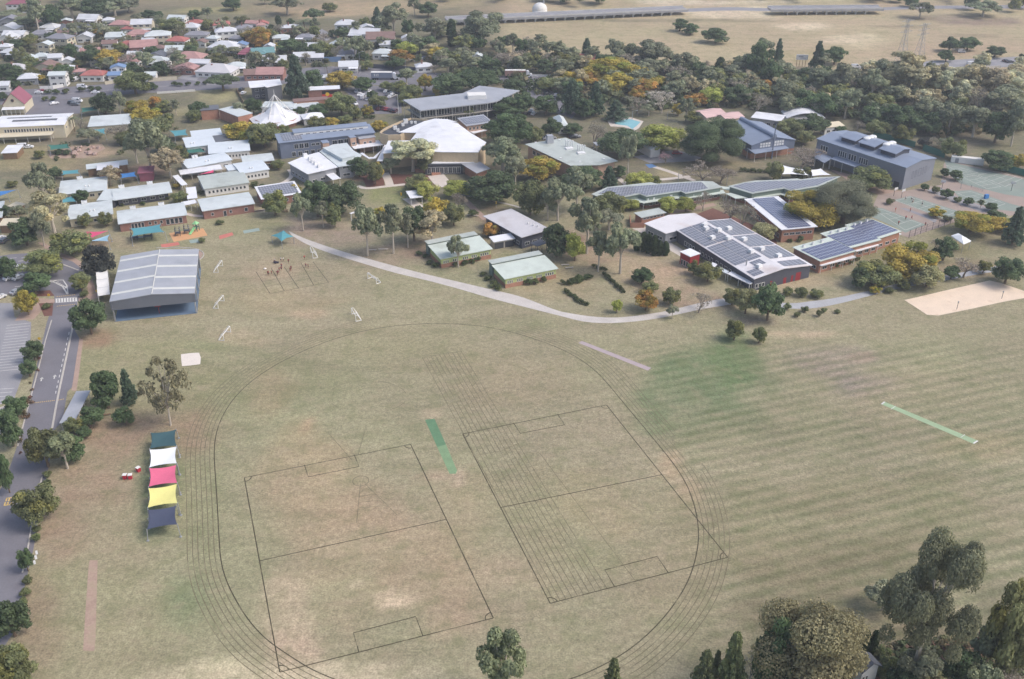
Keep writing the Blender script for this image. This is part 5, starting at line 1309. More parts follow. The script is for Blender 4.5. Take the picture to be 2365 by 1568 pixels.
for q, lab, mk in ((('B2', (1640, 1040), (2104, 948), (1985, 842)), 'lime and brick classroom with mint roof, the farther of the pair by the path', 'the farther lime classroom'), (('B3', (-35, 1216), (440, 1121), (320, 1014)), 'lime and brick classroom with mint roof, the nearer of the pair by the path', 'the nearer lime classroom')):
    b = rect(*q, 3.6, 'skb', .5)
    building('lime_classroom', 'school building', [blk(b, 'mint_metal_roof', 'lime_panel', eave=.6, win=[(0, 3, 1.5, 2.6, .03, .15, .75), (0, 3, 1.5, 2.6, .22, .34, .75), (0, 3, 1.5, 2.6, .42, .54, .75), (0, 3, 1.5, 2.6, .6, .72, .75), (0, 4, 1.5, 2.6, .78, .96, .75)], base=('orange_brick', 1.5)),
                                                      blk(rect3(b['V'][3] + Vector((0, 0, .5)), b['V'][2] + Vector((-.6, -.1, .5)), b['V'][2] + (b['V'][2] - b['V'][1]).normalized() * 3.2, 4.6, 'flat', 0), 'green_metal_roof', 'green_panel', win=False, eave=.3)], label=lab, group=SB, mk=mk)
_r = building('lawn_shelter', 'shelter', [blk(rect('B2', (1375, 503), (1487, 490), (1407, 432), 3.1), 'white_metal_roof', None, posts=1)], label='flat white shelter roof on the lawn by the round green trees', mk='the lawn shelter')
sheet('paved_slab', 'B2', [(1305, 508), (1400, 498), (1505, 582), (1420, 592)], 0.014, 'pale_paving')
building('garden_hut', 'hut', [blk(rect('B2', (852, 640), (938, 612), (965, 597), 2.9), 'white_metal_roof', None, posts=1)], label='small white-roofed hut half hidden behind gum trees')
building('grounds_shed', 'shed', [blk(rect('A3', (437, 1112), (532, 1108), (542, 1026), 3.8, 'hip', 1.8), 'pale_metal_roof', 'white_paint')], label='white hip-roofed pavilion among dark trees behind the flue-roofed hall')
_r = building('pool_kiosk', 'kiosk', [blk(rect('A3', (1252, 1322), (1352, 1306), (1185, 1185), 3.6, 'gy', 1.2), 'white_metal_roof', 'white_paint', win=False)], label='white gable-roofed kiosk between the olive tree and lime tree', mk='the white kiosk')
building('shelter', 'shelter', [blk(rect('A3', (775, 1282), (842, 1276), (820, 1246), 2.9), 'white_metal_roof', None, posts=1)], label='tiny flat white shelter behind the flue-roofed brick hall')
MM('pink_stripe_roof', (206, 176, 172), 0.8, 0.2, 0.3, streak=(0.2, 2.5, 1))
building('weathered_house', 'house', [blk(rect('A3', (1745, 1040), (1935, 1010), (1920, 935), 4.6, 'gx', 1.4), 'pink_stripe_roof', 'cream_paint'), blk(rect('A3', (1925, 1060), (2085, 1030), (2060, 968), 4.4, 'gx', 1.3), 'pink_stripe_roof', 'cream_paint')], label='pale house with rust-striped roof behind the huge dark tree', mk='the rust-striped roof')
building('long_shelter', 'shelter', [blk(rect('A3', (2135, 1035), (2400, 1070), (2400, 1010), 3.6), 'white_metal_roof', 'steel')], label='long white-topped shelter behind the blue gymnasium')
building('hip_roofed_pavilion', 'pavilion', [blk(rect('A4', (612, 1128), (788, 1108), (760, 1082), 3.4, 'hip', 1.8), 'cream_paint', 'white_paint')], label='cream hip-roofed pavilion behind the big blue-grey sports hall')
def arch():
    a, b = at('A4', 268, 1085), at('A4', 608, 1085); d = 12.0; root = thing('arched_shed', 'shed', (a.x, a.y, 0), math.atan2(b.y - a.y, b.x - a.x), label='white arched shed roof behind rounded dark trees')
    L_ = (b - a).length; mb = MB(); k = 14
    for j in range(k):
        t0, t1 = j / k, (j + 1) / k; z0, z1 = 2.4 + 2.4 * math.sin(math.pi * t0), 2.4 + 2.4 * math.sin(math.pi * t1)
        mb.quad((L_ * t0, 0, z0), (L_ * t1, 0, z1), (L_ * t1, d, z1), (L_ * t0, d, z0)); mb.quad((L_ * t0, d, z0 - .2), (L_ * t1, d, z1 - .2), (L_ * t1, 0, z1 - .2), (L_ * t0, 0, z0 - .2)); mb.quad((L_ * t0, 0, z0 - .2), (L_ * t1, 0, z1 - .2), (L_ * t1, 0, z1), (L_ * t0, 0, z0))
    mb.obj('arched_roof', M['white_metal_roof'], root)
    mb = MB(); mb.box((L_ / 2, d / 2, 1.2), (L_ - 1, d - 1, 2.4)); mb.obj('wall', M['white_paint'], root)
arch()
# -- left edge shade roofs and sheds
for q, roof, lab in ((('B1', (-20, 545), (160, 540), (110, 488), 3.0), 'cream_paint', 'cream-roofed carport at the left edge behind the trees'), (('B1', (150, 392), (228, 352), (150, 338), 3.0), 'cream_paint', 'cream skillion roof left of the tall tan gum tree'),
                     (('B1', (-60, 480), (20, 470), (0, 340), 3.4), 'pale_metal_roof', 'pale grey roof cut off by the left edge'), (('A1', (760, 1492), (1130, 1448), (1120, 1415), 3.2), 'pale_metal_roof', 'long pale roof beyond the classrooms beside the tall gum tree'),
                     (('A1', (850, 1500), (1050, 1480), (1020, 1440), 3.7), 'white_metal_roof', 'white roof rising above the long pale roof'), (('A1', (1210, 1530), (1350, 1520), (1330, 1470), 3.4), 'maroon_metal_roof', 'maroon-roofed shed behind the tall gum trunk'), (('A1', (5, 1350), (150, 1345), (140, 1285), 2.8), 'white_metal_roof', 'low white flat-roofed box on the grass at the left edge')):
    building('low_shed', 'shed', [blk(rect(*q, 'skb', .4), roof, 'timber' if 'maroon' not in lab else 'maroon_metal_roof', win=False)], label=lab, group='low sheds at the left')

# ------------------------------------------------------------------ houses of the suburb
MM('white_house_roof', (206, 208, 213), 0.6, 0.1, 0.2, fine=0.05)
HG = 'houses of the suburb'
HN = {'white_house_roof': 'white-roofed', 'white_metal_roof': 'white-roofed', 'pale_metal_roof': 'pale grey-roofed', 'red_tile_roof': 'red-tiled', 'pink_tile_roof': 'faded pink-tiled', 'brown_tile_roof': 'brown-tiled', 'maroon_metal_roof': 'maroon-roofed', 'grey_tile_roof': 'grey-tiled', 'blue_roof': 'blue-roofed', 'teal_roof': 'teal-roofed', 'charcoal_metal_roof': 'charcoal-roofed', 'weathered_metal_roof': 'weathered grey-roofed'}
SHORT = dict(w='white_house_roof', p='pale_metal_roof', r='red_tile_roof', k='pink_tile_roof', b='brown_tile_roof', m='maroon_metal_roof', g='grey_tile_roof', u='blue_roof', t='teal_roof', c='charcoal_metal_roof', x='weathered_metal_roof')
WALLS = dict(w='white_paint', c='cream_paint', b='red_brick', g='grey_paint', t='timber')
rh = random.Random(11)
def house(fr, x, y, w_, roof, wall='w', kind=None, st=1, rz=None, df=None):
    """x, y: middle of the near eave in the picture; w_: eave length in picture pixels of that frame."""
    z = 3.2 if st == 1 else 5.8
    c = at(fr, x, y, z); s = FR[fr][2] / 2365 * K
    Lh = max(6.5, 1.04 * w_ * s * mpp(c)); Dh = Lh * (df or rh.uniform(.6, .85)); Dh = max(6.5, min(14, Dh))
    a = R(rz if rz is not None else rh.uniform(-12, 16)); u = Vector((math.cos(a), math.sin(a), 0)); v = Vector((-u.y, u.x, 0))
    A = c - u * Lh / 2; A.z = z + jit(); B = A + u * Lh; Cc = B + v * Dh
    kind = kind or rh.choice(['hip', 'hip', 'hip', 'gx', 'gy'])
    rm = SHORT[roof]; b = rect3(A, B, Cc, A.z, kind, min(Dh, Lh) * rh.uniform(.19, .27))
    bl = [blk(b, rm, WALLS[wall], pitch=3.6, eave=.45)]
    if rh.random() < .45 and Lh > 10:    # a wing or verandah in front
        s0 = rh.choice([0.0, .5]); P0 = A + u * Lh * s0 - v * rh.uniform(2.0, 3.0); P0.z = 2.7 + jit(); P1 = P0 + u * Lh * .46; P1.z = P0.z
        q = rect3(P0, P1, P1 + v * ((A - P0).dot(v) + .6), P0.z, 'skb', .35); bl.append(blk(q, rm if rh.random() < .6 else 'white_metal_roof', None, posts=1, rname='verandah_roof'))
    root = building('house', 'house', bl, desc=('two-storey ' if st > 1 else '') + HN[rm] + ' ' + {'hip': 'hip-roofed', 'gx': 'gabled', 'gy': 'gable-fronted'}[kind] + ' house', group=HG)
    if kind == 'hip' and rh.random() < .3:
        p = A.lerp(Cc, .4); mb = MB(); mb.box((p.x, p.y, z + 2.2), (.7, .7, 2.4)); add_part(root, mb, 'chimney', 'red_brick')
    return root
for h in [(170, 42, 240, 'm', 'w', 'hip', 2), (40, 262, 190, 'w'), (110, 312, 190, 'w', 'w', 'gx'), (50, 352, 170, 'w'), (30, 420, 120, 'w'), (575, 195, 110, 'p', 'b'), (950, 185, 100, 'w', 'w', 'hip'), (1040, 225, 170, 'k', 'c', 'hip'), (1240, 215, 180, 'w', 'c', 'gx', 2),
          (1545, 165, 160, 'p', 'w', 'gx'), (1385, 318, 220, 'p', 'c', 'hip', 2), (1210, 305, 190, 'k', 'c', 'hip'), (1110, 258, 110, 'r'), (1540, 365, 170, 'r', 'w', 'hip'), (1710, 208, 150, 'r', 'c', 'hip'), (1950, 222, 150, 'r', 'w', 'hip'), (1990, 282, 185, 'w', 'w', 'hip', 2),
          (1720, 315, 200, 'g', 'w', 'hip'), (2070, 345, 130, 'g', 'g'), (2115, 402, 120, 'u'), (1950, 425, 260, 'w', 'w', 'hip'), (1755, 378, 110, 'b'), (1530, 448, 160, 'p', 'c', 'gx'), (1110, 408, 170, 'r', 'b', 'hip'), (1265, 420, 230, 'k', 'b', 'gx'), (1390, 432, 110, 'b'),
          (490, 345, 210, 'g', 'c', 'hip', 2), (375, 400, 120, 'p', 'c', 'gy', 2), (735, 335, 140, 'w', 'w', 'gy'), (640, 280, 240, 'c', 'g', 'gx'), (255, 525, 130, 'p', 'w', 'gy'), (350, 505, 130, 'p', 'w', 'hip'), (480, 515, 120, 'w', 'w', 'gx', 2), (590, 550, 110, 'w', 'w', 'gy'),
          (240, 700, 170, 'w', 'g', 'hip'), (495, 672, 150, 'p', 'w', 'gx', 2), (595, 610, 80, 'w'), (690, 640, 95, 'k', 'w', 'hip'), (805, 672, 200, 'r', 'w', 'hip'), (1035, 600, 130, 'u', 'w', 'gy', 2), (1000, 665, 110, 'u', 'w', 'gx'), (1320, 668, 100, 'p'),
          (1640, 520, 260, 'k', 'c', 'hip'), (1745, 560, 180, 'w', 'w', 'gx'), (1610, 610, 200, 'k', 'b', 'gy'), (1870, 640, 330, 'x', 'w', 'hip'), (2085, 590, 160, 'p', 'w', 'hip'), (2180, 465, 150, 'm', 'c', 'hip'), (2290, 480, 130, 't'), (2250, 660, 200, 'b', 'b', 'gx'), (1365, 500, 180, 'c'),
          (1010, 330, 170, 'p', 'w', 'gx'), (2210, 210, 120, 'k'), (2310, 215, 110, 'r'), (20, 760, 110, 'w'), (1170, 490, 120, 'w', 'w', 'gx'), (760, 175, 180, 'w', 'w', 'gx'), (960, 390, 130, 'b', 'w', 'gx'), (1290, 370, 110, 'w', 'w', 'gx'), (640, 430, 110, 'g'), (1860, 345, 110, 'p')]:
    house('A1', *h)
for h in [(320, 250, 170, 'w', 'b', 'hip'), (235, 340, 150, 'p', 'c', 'hip'), (440, 335, 150, 'g', 'w', 'hip'), (800, 225, 190, 'w', 'w', 'hip', 2), (1000, 250, 120, 'w'), (960, 308, 260, 'w', 'w', 'gx'), (1110, 352, 250, 'b', 'w', 'gx'), (1150, 400, 100, 'w'), (1125, 480, 180, 'p', 'w', 'hip'),
          (745, 380, 120, 'u'), (440, 500, 190, 'w', 'w', 'gx'), (540, 510, 140, 'w', 'g', 'gx'), (830, 588, 170, 'w', 'w', 'gx'), (1500, 592, 150, 'w', 'w', 'hip'), (1505, 425, 90, 'w'), (120, 415, 70, 'w', 'w', 'gy'), (80, 470, 200, 't', 'w', 'gx'), (130, 660, 240, 'k', 'b', 'gx'),
          (620, 690, 60, 'w'), (1965, 505, 80, 'p', 'w', 'gy'), (60, 225, 60, 'k'), (1340, 345, 60, 'w')]:
    house('A2', *h)
for h in [(650, 525, 220, 'r', 'b', 'gx'), (90, 580, 100, 'k', 'w', 'hip'), (30, 560, 60, 'w')]: house('A3', *h)
# the rest of the suburb's roofs, in loose rows between the ones above
def infill():
    H = [(o.location.x, o.location.y) for o, d, p in THINGS if o['category'] in ('house', 'building', 'school building')]
    P = [ray(*q) for q in ((0, 50), (330, 62), (800, 84), (930, 120), (900, 150), (640, 158), (560, 160), (420, 172), (330, 176), (240, 196), (0, 200))]
    def inside(x, y):
        c = False
        for i in range(len(P)):
            a, b = P[i - 1], P[i]
            if (a.y > y) != (b.y > y) and x < (b.x - a.x) * (y - a.y) / (b.y - a.y) + a.x: c = not c
        return c
    n = 0
    for row in range(14):
        y = 520 + 17.5 * row; x = -420
        while x < 60 and n < 62:
            x += rh.uniform(14, 21); yy = y + rh.uniform(-3, 3)
            if not inside(x, yy) or any(abs(hx - x) < 13.5 and abs(hy - yy) < 12 for hx, hy in H): continue
            q = proj((x, yy, 3.2)); H.append((x, yy)); n += 1
            house('D', q[0], q[1], rh.uniform(11, 15) / mpp((x, yy, 0)) / 1.04 * .95, rh.choice('wwppggxxkbc'), rh.choice('wwcg'), None, 1, rh.uniform(-10, 16))
FR['D'] = (0, 0, 2365 / K)
infill()
# grey-roofed house among the trees, near right corner
bH = rect('C4', (1262, 985), (1400, 935), (1330, 838), 4.2, 'gy', 1.6)
building('house', 'house', [blk(bH, 'charcoal_metal_roof', 'white_paint', win=[(0, 2, .9, 2.6, .1, .9, .5)])], label='grey gabled house half hidden between trees at the bottom right')
# ------------------------------------------------------------------ trees
def leaf_mat():
    m = bpy.data.materials.new('foliage'); m.use_nodes = True
    N = m.node_tree.nodes; L = m.node_tree.links; b = N['Principled BSDF']; out = N['Material Output']
    b.inputs['Roughness'].default_value = 0.65; b.inputs['Specular IOR Level'].default_value = 0.25
    oi = N.new('ShaderNodeObjectInfo'); vc = N.new('ShaderNodeVertexColor'); vc.layer_name = 'leaf'
    x = N.new('ShaderNodeMix'); x.data_type = 'RGBA'; x.blend_type = 'MULTIPLY'; x.inputs['Factor'].default_value = 1.0
    L.new(oi.outputs['Color'], x.inputs['A']); L.new(vc.outputs['Color'], x.inputs['B'])
    hs = N.new('ShaderNodeHueSaturation'); mr = N.new('ShaderNodeMapRange')
    mr.inputs['To Min'].default_value = 0.86; mr.inputs['To Max'].default_value = 1.16
    L.new(oi.outputs['Random'], mr.inputs['Value']); L.new(mr.outputs['Result'], hs.inputs['Value']); L.new(x.outputs['Result'], hs.inputs['Color'])
    L.new(hs.outputs['Color'], b.inputs['Base Color'])
    tr = N.new('ShaderNodeBsdfTranslucent'); L.new(hs.outputs['Color'], tr.inputs['Color'])
    ms = N.new('ShaderNodeMixShader'); ms.inputs['Fac'].default_value = 0.34
    L.new(b.outputs['BSDF'], ms.inputs[1]); L.new(tr.outputs['BSDF'], ms.inputs[2]); L.new(ms.outputs['Shader'], out.inputs['Surface'])
    M['foliage'] = m
leaf_mat()
MM('bark', (120, 104, 88), 0.9, 0.2, 1.5, fine=0.15)
MM('pale_bark', (190, 180, 166), 0.85, 0.15, 1.2, fine=0.12)
MM('twig', (150, 140, 130), 0.9, 0.15, 1.2)
class Leaves:
    """Leaf clumps: many small faces with a tint each."""
    def __init__(s): s.v = []; s.f = []; s.c = []
    def leaf(s, P, nrm, size, tint, rnd):
        nrm = nrm.normalized(); u = nrm.orthogonal().normalized(); w_ = nrm.cross(u); a = rnd.uniform(0, 6.283)
        u, w_ = u * math.cos(a) + w_ * math.sin(a), w_ * math.cos(a) - u * math.sin(a)
        k = len(s.v); sx, sy = size * rnd.uniform(.7, 1.3), size * rnd.uniform(.5, 1.0)
        s.v += [tuple(P - u * sx), tuple(P - w_ * sy + u * sx * .1), tuple(P + u * sx), tuple(P + w_ * sy - u * sx * .1)]
        s.f.append((k, k + 1, k + 2, k + 3)); s.c.append(tint)
    def blob(s, c, r, n, size, tint, rnd, sq=.8):
        for _ in range(n):
            z = rnd.uniform(-.75, 1); a = rnd.uniform(0, 6.283); q = math.sqrt(max(0, 1 - z * z))
            d = Vector((q * math.cos(a), q * math.sin(a), z)); rr = r * rnd.uniform(.62, 1.08)
            P = c + Vector((d.x * rr, d.y * rr, d.z * rr * sq))
            nn = d + Vector((rnd.gauss(0, .5), rnd.gauss(0, .5), rnd.gauss(.25, .5)))
            t = rnd.uniform(.82, 1.2); s.leaf(P, nn, size, (tint[0] * t, tint[1] * t, tint[2] * t, 1), rnd)
    def mesh(s, name):
        me = bpy.data.meshes.new(name); me.from_pydata(s.v, [], s.f)
        ca = me.color_attributes.new('leaf', 'FLOAT_COLOR', 'CORNER')
        ca.data.foreach_set('color', np.repeat(np.array(s.c, np.float32), 4, axis=0).ravel())
        me.materials.append(M['foliage']); me.update(); return me
def tint_of(kind, rnd, z):
    t = rnd.uniform(.78, 1.22); c = (t, t, t)
    if kind in ('y', 'O') and rnd.random() < .32: c = (t * .62, t * .82, t * .72)
    if kind == 'o' and rnd.random() < .25: c = (t * 1.18, t * 1.08, t * .8)
    if kind in ('e', 'd', 'g') and rnd.random() < .3: c = (t * 1.2, t * 1.14, t * 1.1)
    return c
def limbs(mb, rnd, targets, z0, r0):
    mb.tube((0, 0, -.02), (rnd.uniform(-.02, .02), rnd.uniform(-.02, .02), z0), r0 * 1.25, r0 * .8, n=7)
    for T in targets:
        a = Vector((0, 0, z0 * rnd.uniform(.75, 1.0))); mid = a.lerp(T, .5) + Vector((rnd.uniform(-.03, .03), rnd.uniform(-.03, .03), .04))
        mb.tube(a, mid, r0 * .55, r0 * .36, n=5, cap=False); mb.tube(mid, T, r0 * .36, r0 * .12, n=5, cap=False)
def make_crown(kind, seed, dens=1.0):
    """Unit tree: one wide, one high. Returns (crown mesh, trunk mesh)."""
    rnd = random.Random(seed * 31 + sum(map(ord, kind))); L_ = Leaves(); mb = MB(); shape = SHAPE[kind]; ls = .05 / math.sqrt(dens)
    if shape == 'round':
        T = []; n = 26
        for i in range(n):
            z = rnd.uniform(-.8, 1); a = rnd.uniform(0, 6.283); q = math.sqrt(1 - z * z) ** .9; k = rnd.uniform(.55, .8)
            c = Vector((.42 * q * k * 1.25 * math.cos(a), .42 * q * k * 1.25 * math.sin(a), .53 + .39 * z * k * 1.25))
            c.x += rnd.gauss(0, .02); T.append(c); L_.blob(c, rnd.uniform(.11, .18), int(62 * dens), ls, tint_of(kind, rnd, z), rnd)
        L_.blob(Vector((0, 0, .48)), .32, int(260 * dens), ls * 1.3, (.8, .8, .8), rnd)
        limbs(mb, rnd, T[:7], .3, .035)
    elif shape == 'gum':
        T = []; n = 17
        for i in range(n):
            a = rnd.uniform(0, 6.283); z = rnd.random() ** .8; r = .4 * (1 - .55 * abs(z - .35)) * rnd.uniform(.3, .95)
            c = Vector((r * math.cos(a), r * math.sin(a), .42 + .5 * z)); T.append(c)
            L_.blob(c, rnd.uniform(.085, .15), int(70 * dens), ls * .92, tint_of(kind, rnd, z), rnd, .75)
            for _ in range(2): L_.blob(c + Vector((rnd.gauss(0, .06), rnd.gauss(0, .06), rnd.gauss(-.03, .05))), rnd.uniform(.04, .08), int(22 * dens), ls * .85, tint_of(kind, rnd, z), rnd)
        limbs(mb, rnd, T, .44, .026)
    elif shape == 'airy':
        T = []
        for i in range(46):
            z = rnd.uniform(-.9, 1); a = rnd.uniform(0, 6.283); q = math.sqrt(1 - z * z); k = rnd.uniform(.45, 1)
            c = Vector((.46 * q * k * math.cos(a), .46 * q * k * math.sin(a), .55 + .42 * z * k)); T.append(c)
            L_.blob(c, rnd.uniform(.05, .1), int(11 * dens), ls * .95, tint_of(kind, rnd, z), rnd, .8)
        limbs(mb, rnd, T[:30], .3, .016)
    elif shape == 'flat':
        T = []
        for i in range(30):
            a = rnd.uniform(0, 6.283); r = .44 * math.sqrt(rnd.random()); c = Vector((r * math.cos(a), r * math.sin(a), .82 - r * r * 1.1 + rnd.uniform(-.05, .04))); T.append(c)
            L_.blob(c, rnd.uniform(.09, .14), int(55 * dens), ls, tint_of(kind, rnd, .5), rnd, .9)
        L_.blob(Vector((0, 0, .6)), .3, int(150 * dens), ls * 1.2, (.8, .8, .8), rnd, .6)
        limbs(mb, rnd, T[:9], .42, .035)
    elif shape == 'cone':
        mb.tube((0, 0, -.02), (0, 0, .97), .04, .006, n=6); z = .14
        while z < .98:
            r = .47 * (1 - z) ** .8 + .03; k = 7
            for i in range(k):
                a = 6.283 * i / k + rnd.uniform(-.4, .4); rr = r * rnd.uniform(.6, 1.05)
                for t in (.45, .8, 1.0):
                    L_.blob(Vector((rr * t * math.cos(a), rr * t * math.sin(a), z - .03 * t + rnd.gauss(0, .012))), .045 + .05 * (1 - z), int(11 * dens), ls * .9, tint_of(kind, rnd, z), rnd, .6)
            z += rnd.uniform(.055, .09)
    elif shape == 'column':
        for i in range(20):
            z = (i + .5) / 20; r = .36 * math.sin(math.pi * min(1, (z * .88 + .1))) ** .6
            for j in range(3):
                a = rnd.uniform(0, 6.283); L_.blob(Vector((r * .55 * math.cos(a), r * .55 * math.sin(a), .03 + z * .95)), r * .6 + .05, int(34 * dens), ls * 1.25, tint_of(kind, rnd, z), rnd, .5)
        mb.tube((0, 0, -.02), (0, 0, .5), .07, .03, n=6)
    elif shape in ('bare', 'wispy'):
        def grow(a, d, ln_, r, lev):
            b = a + d * ln_; mb.tube(a, b, r, r * .6, n=4 if lev else 6, cap=False)
            if lev < 4:
                for _ in range(3 if lev < 3 else 2):
                    e = (d + Vector((rnd.gauss(0, .55), rnd.gauss(0, .55), rnd.gauss(.12, .3)))).normalized(); grow(a.lerp(b, rnd.uniform(.6, 1)), e, ln_ * rnd.uniform(.62, .82), r * .56, lev + 1)
            else: L_.blob(b, .05 if shape == 'bare' else .06, int((3 if shape == 'bare' else 7) * dens), ls * .55, tint_of(kind, rnd, .5), rnd)
        for _ in range(3): grow(Vector((0, 0, .1)), Vector((rnd.gauss(0, .32), rnd.gauss(0, .32), 1)).normalized(), .3, .022, 0)
        mb.tube((0, 0, -.02), (0, 0, .14), .035, .028, n=6)
        for p in mb.v[:]: pass
    elif shape == 'palm':
        mb.tube((0, 0, -.02), (.02, 0, .7), .035, .025, n=6)
        for i in range(16):
            a = 6.283 * i / 16 + rnd.uniform(-.2, .2); el = rnd.uniform(-.1, .9); P = Vector((.02, 0, .7))
            for k in range(9):
                P = P + Vector((math.cos(a) * math.cos(el), math.sin(a) * math.cos(el), math.sin(el))) * .06; el -= .16
                for sgn in (-1, 1): L_.leaf(P + Vector((-math.sin(a), math.cos(a), -.3)) * .03 * sgn, Vector((rnd.gauss(0, .2), rnd.gauss(0, .2), 1)), .045, (1, 1, 1, 1), rnd)
    elif shape == 'bush':
        for i in range(14):
            a = rnd.uniform(0, 6.283); r = .32 * math.sqrt(rnd.random()); L_.blob(Vector((r * math.cos(a), r * math.sin(a), .3 + .38 * rnd.random() * (1 - r))), .2, int(45 * dens), ls * 1.35, tint_of(kind, rnd, .5), rnd, .9)
        mb.tube((0, 0, -.02), (0, 0, .3), .04, .02, n=5)
    return L_.mesh('crown'), mb.mesh('trunk', M['pale_bark'] if shape in ('gum', 'airy') or kind == 'B' else (M['twig'] if shape == 'bare' else M['bark']))
SHAPE = dict(G='round', f='round', F='round', o='round', y='round', O='round', l='round', e='gum', d='gum', g='gum', E='gum', u='flat', p='cone', q='cone', c='column', v='airy', b='bare', B='bare', k='bare', P='palm', s='bush', h='round')
TCOL = dict(G=(142, 147, 120), f=(102, 120, 84), F=(84, 86, 80), o=(132, 138, 96), y=(188, 170, 84), O=(198, 156, 86), l=(174, 178, 98), e=(144, 150, 122), d=(178, 170, 138), g=(196, 195, 166), E=(158, 163, 128), u=(108, 122, 90), v=(146, 144, 112),
            p=(98, 116, 94), q=(130, 138, 96), c=(78, 94, 62), b=(160, 152, 138), B=(196, 188, 178), k=(182, 156, 158), P=(122, 132, 102), s=(114, 122, 82), h=(164, 160, 120))
TDESC = dict(G='broad grey-green domed tree', f='dark green dense tree', F='purplish dark tree', o='olive green round tree', y='yellow-olive tree', O='orange-gold tree', l='lime green tree', v='thin pale gum tree', e='grey-green gum tree', d='tan-crowned gum tree', g='silvery grey tree', E='tall grey-green gum tree',
             u='flat-topped dark tree', p='dark conifer', q='light green young conifer', c='narrow dark cypress', b='leafless twiggy tree', B='bare pale-limbed tree', k='pinkish leafless tree', P='palm tree', s='low green shrub', h='brown-flowering dense tree')
PROTO = {}
GROW = dict(round=1.24, gum=1.5, flat=1.15, cone=1.25, column=1.3, bare=1.35, wispy=1.4, airy=1.15, palm=1.1, bush=1.2)
def proto(kind, v, dens=1.0):
    k = (kind, v, dens)
    if k not in PROTO: PROTO[k] = make_crown(kind, v, dens)
    return PROTO[k]
rt = random.Random(5)
NT = [0]
def tree(fr, x, yf, yt, w_, kind, dens=None, label=None, group=None):
    P = at(fr, x, yf); s = (1.0 if fr == 'D' else FR[fr][2] / 2365 * K)
    U_, V_ = px(fr, x, yf); top = px(fr, x, yt)[1]
    W = w_ * s * mpp(P) * GROW[SHAPE[kind]]; H = hgt(P, top) * (1.1 if SHAPE[kind] == 'gum' else 1.04)
    P = ray(U_ - (proj((P.x, P.y, H * .62))[0] - U_), V_)      # the picture gives the crown's middle; a tall tree leans out from its foot
    if SHAPE[kind] in ('round', 'bush', 'flat'): H = max(H - .22 * W * .5, W * .55)     # the far side of a round crown shows above its middle
    if dens is None: dens = 2.2 if w_ * s < 75 else (3.5 if w_ * s < 110 else (9.0 if w_ * s < 125 else 24.0))
    cr, tk = proto(kind, rt.randrange(3), dens)
    name = {'p': 'conifer', 'q': 'conifer', 'c': 'cypress_tree', 'P': 'palm_tree', 's': 'shrub', 'e': 'gum_tree', 'd': 'gum_tree', 'E': 'gum_tree', 'v': 'gum_tree', 'b': 'bare_tree', 'B': 'bare_tree', 'k': 'bare_tree'}.get(kind, 'tree')
    cat = {'s': 'shrub', 'P': 'palm', 'e': 'gum tree', 'd': 'gum tree', 'E': 'gum tree', 'v': 'gum tree', 'p': 'conifer', 'q': 'conifer', 'c': 'cypress', 'b': 'bare tree', 'B': 'bare tree', 'k': 'bare tree'}.get(kind, 'tree')
    root = thing(name, cat, (P.x, P.y, 0), rt.uniform(0, 6.28), TDESC[kind], label, group or ('shrubs' if kind == 's' else 'trees of the grounds and streets'))
    j = rt.uniform(.94, 1.06)
    c = col(*TCOL[kind]); q = rt.uniform(.9, 1.1)
    o = link('crown', cr, root); o.scale = (W * j, W / j, H); o.color = (c[0] * q, c[1] * rt.uniform(.95, 1.05) * q, c[2] * q, 1)
    t = link('trunk', tk, root); t.scale = (W * j, W / j, H); NT[0] += 1
    return root
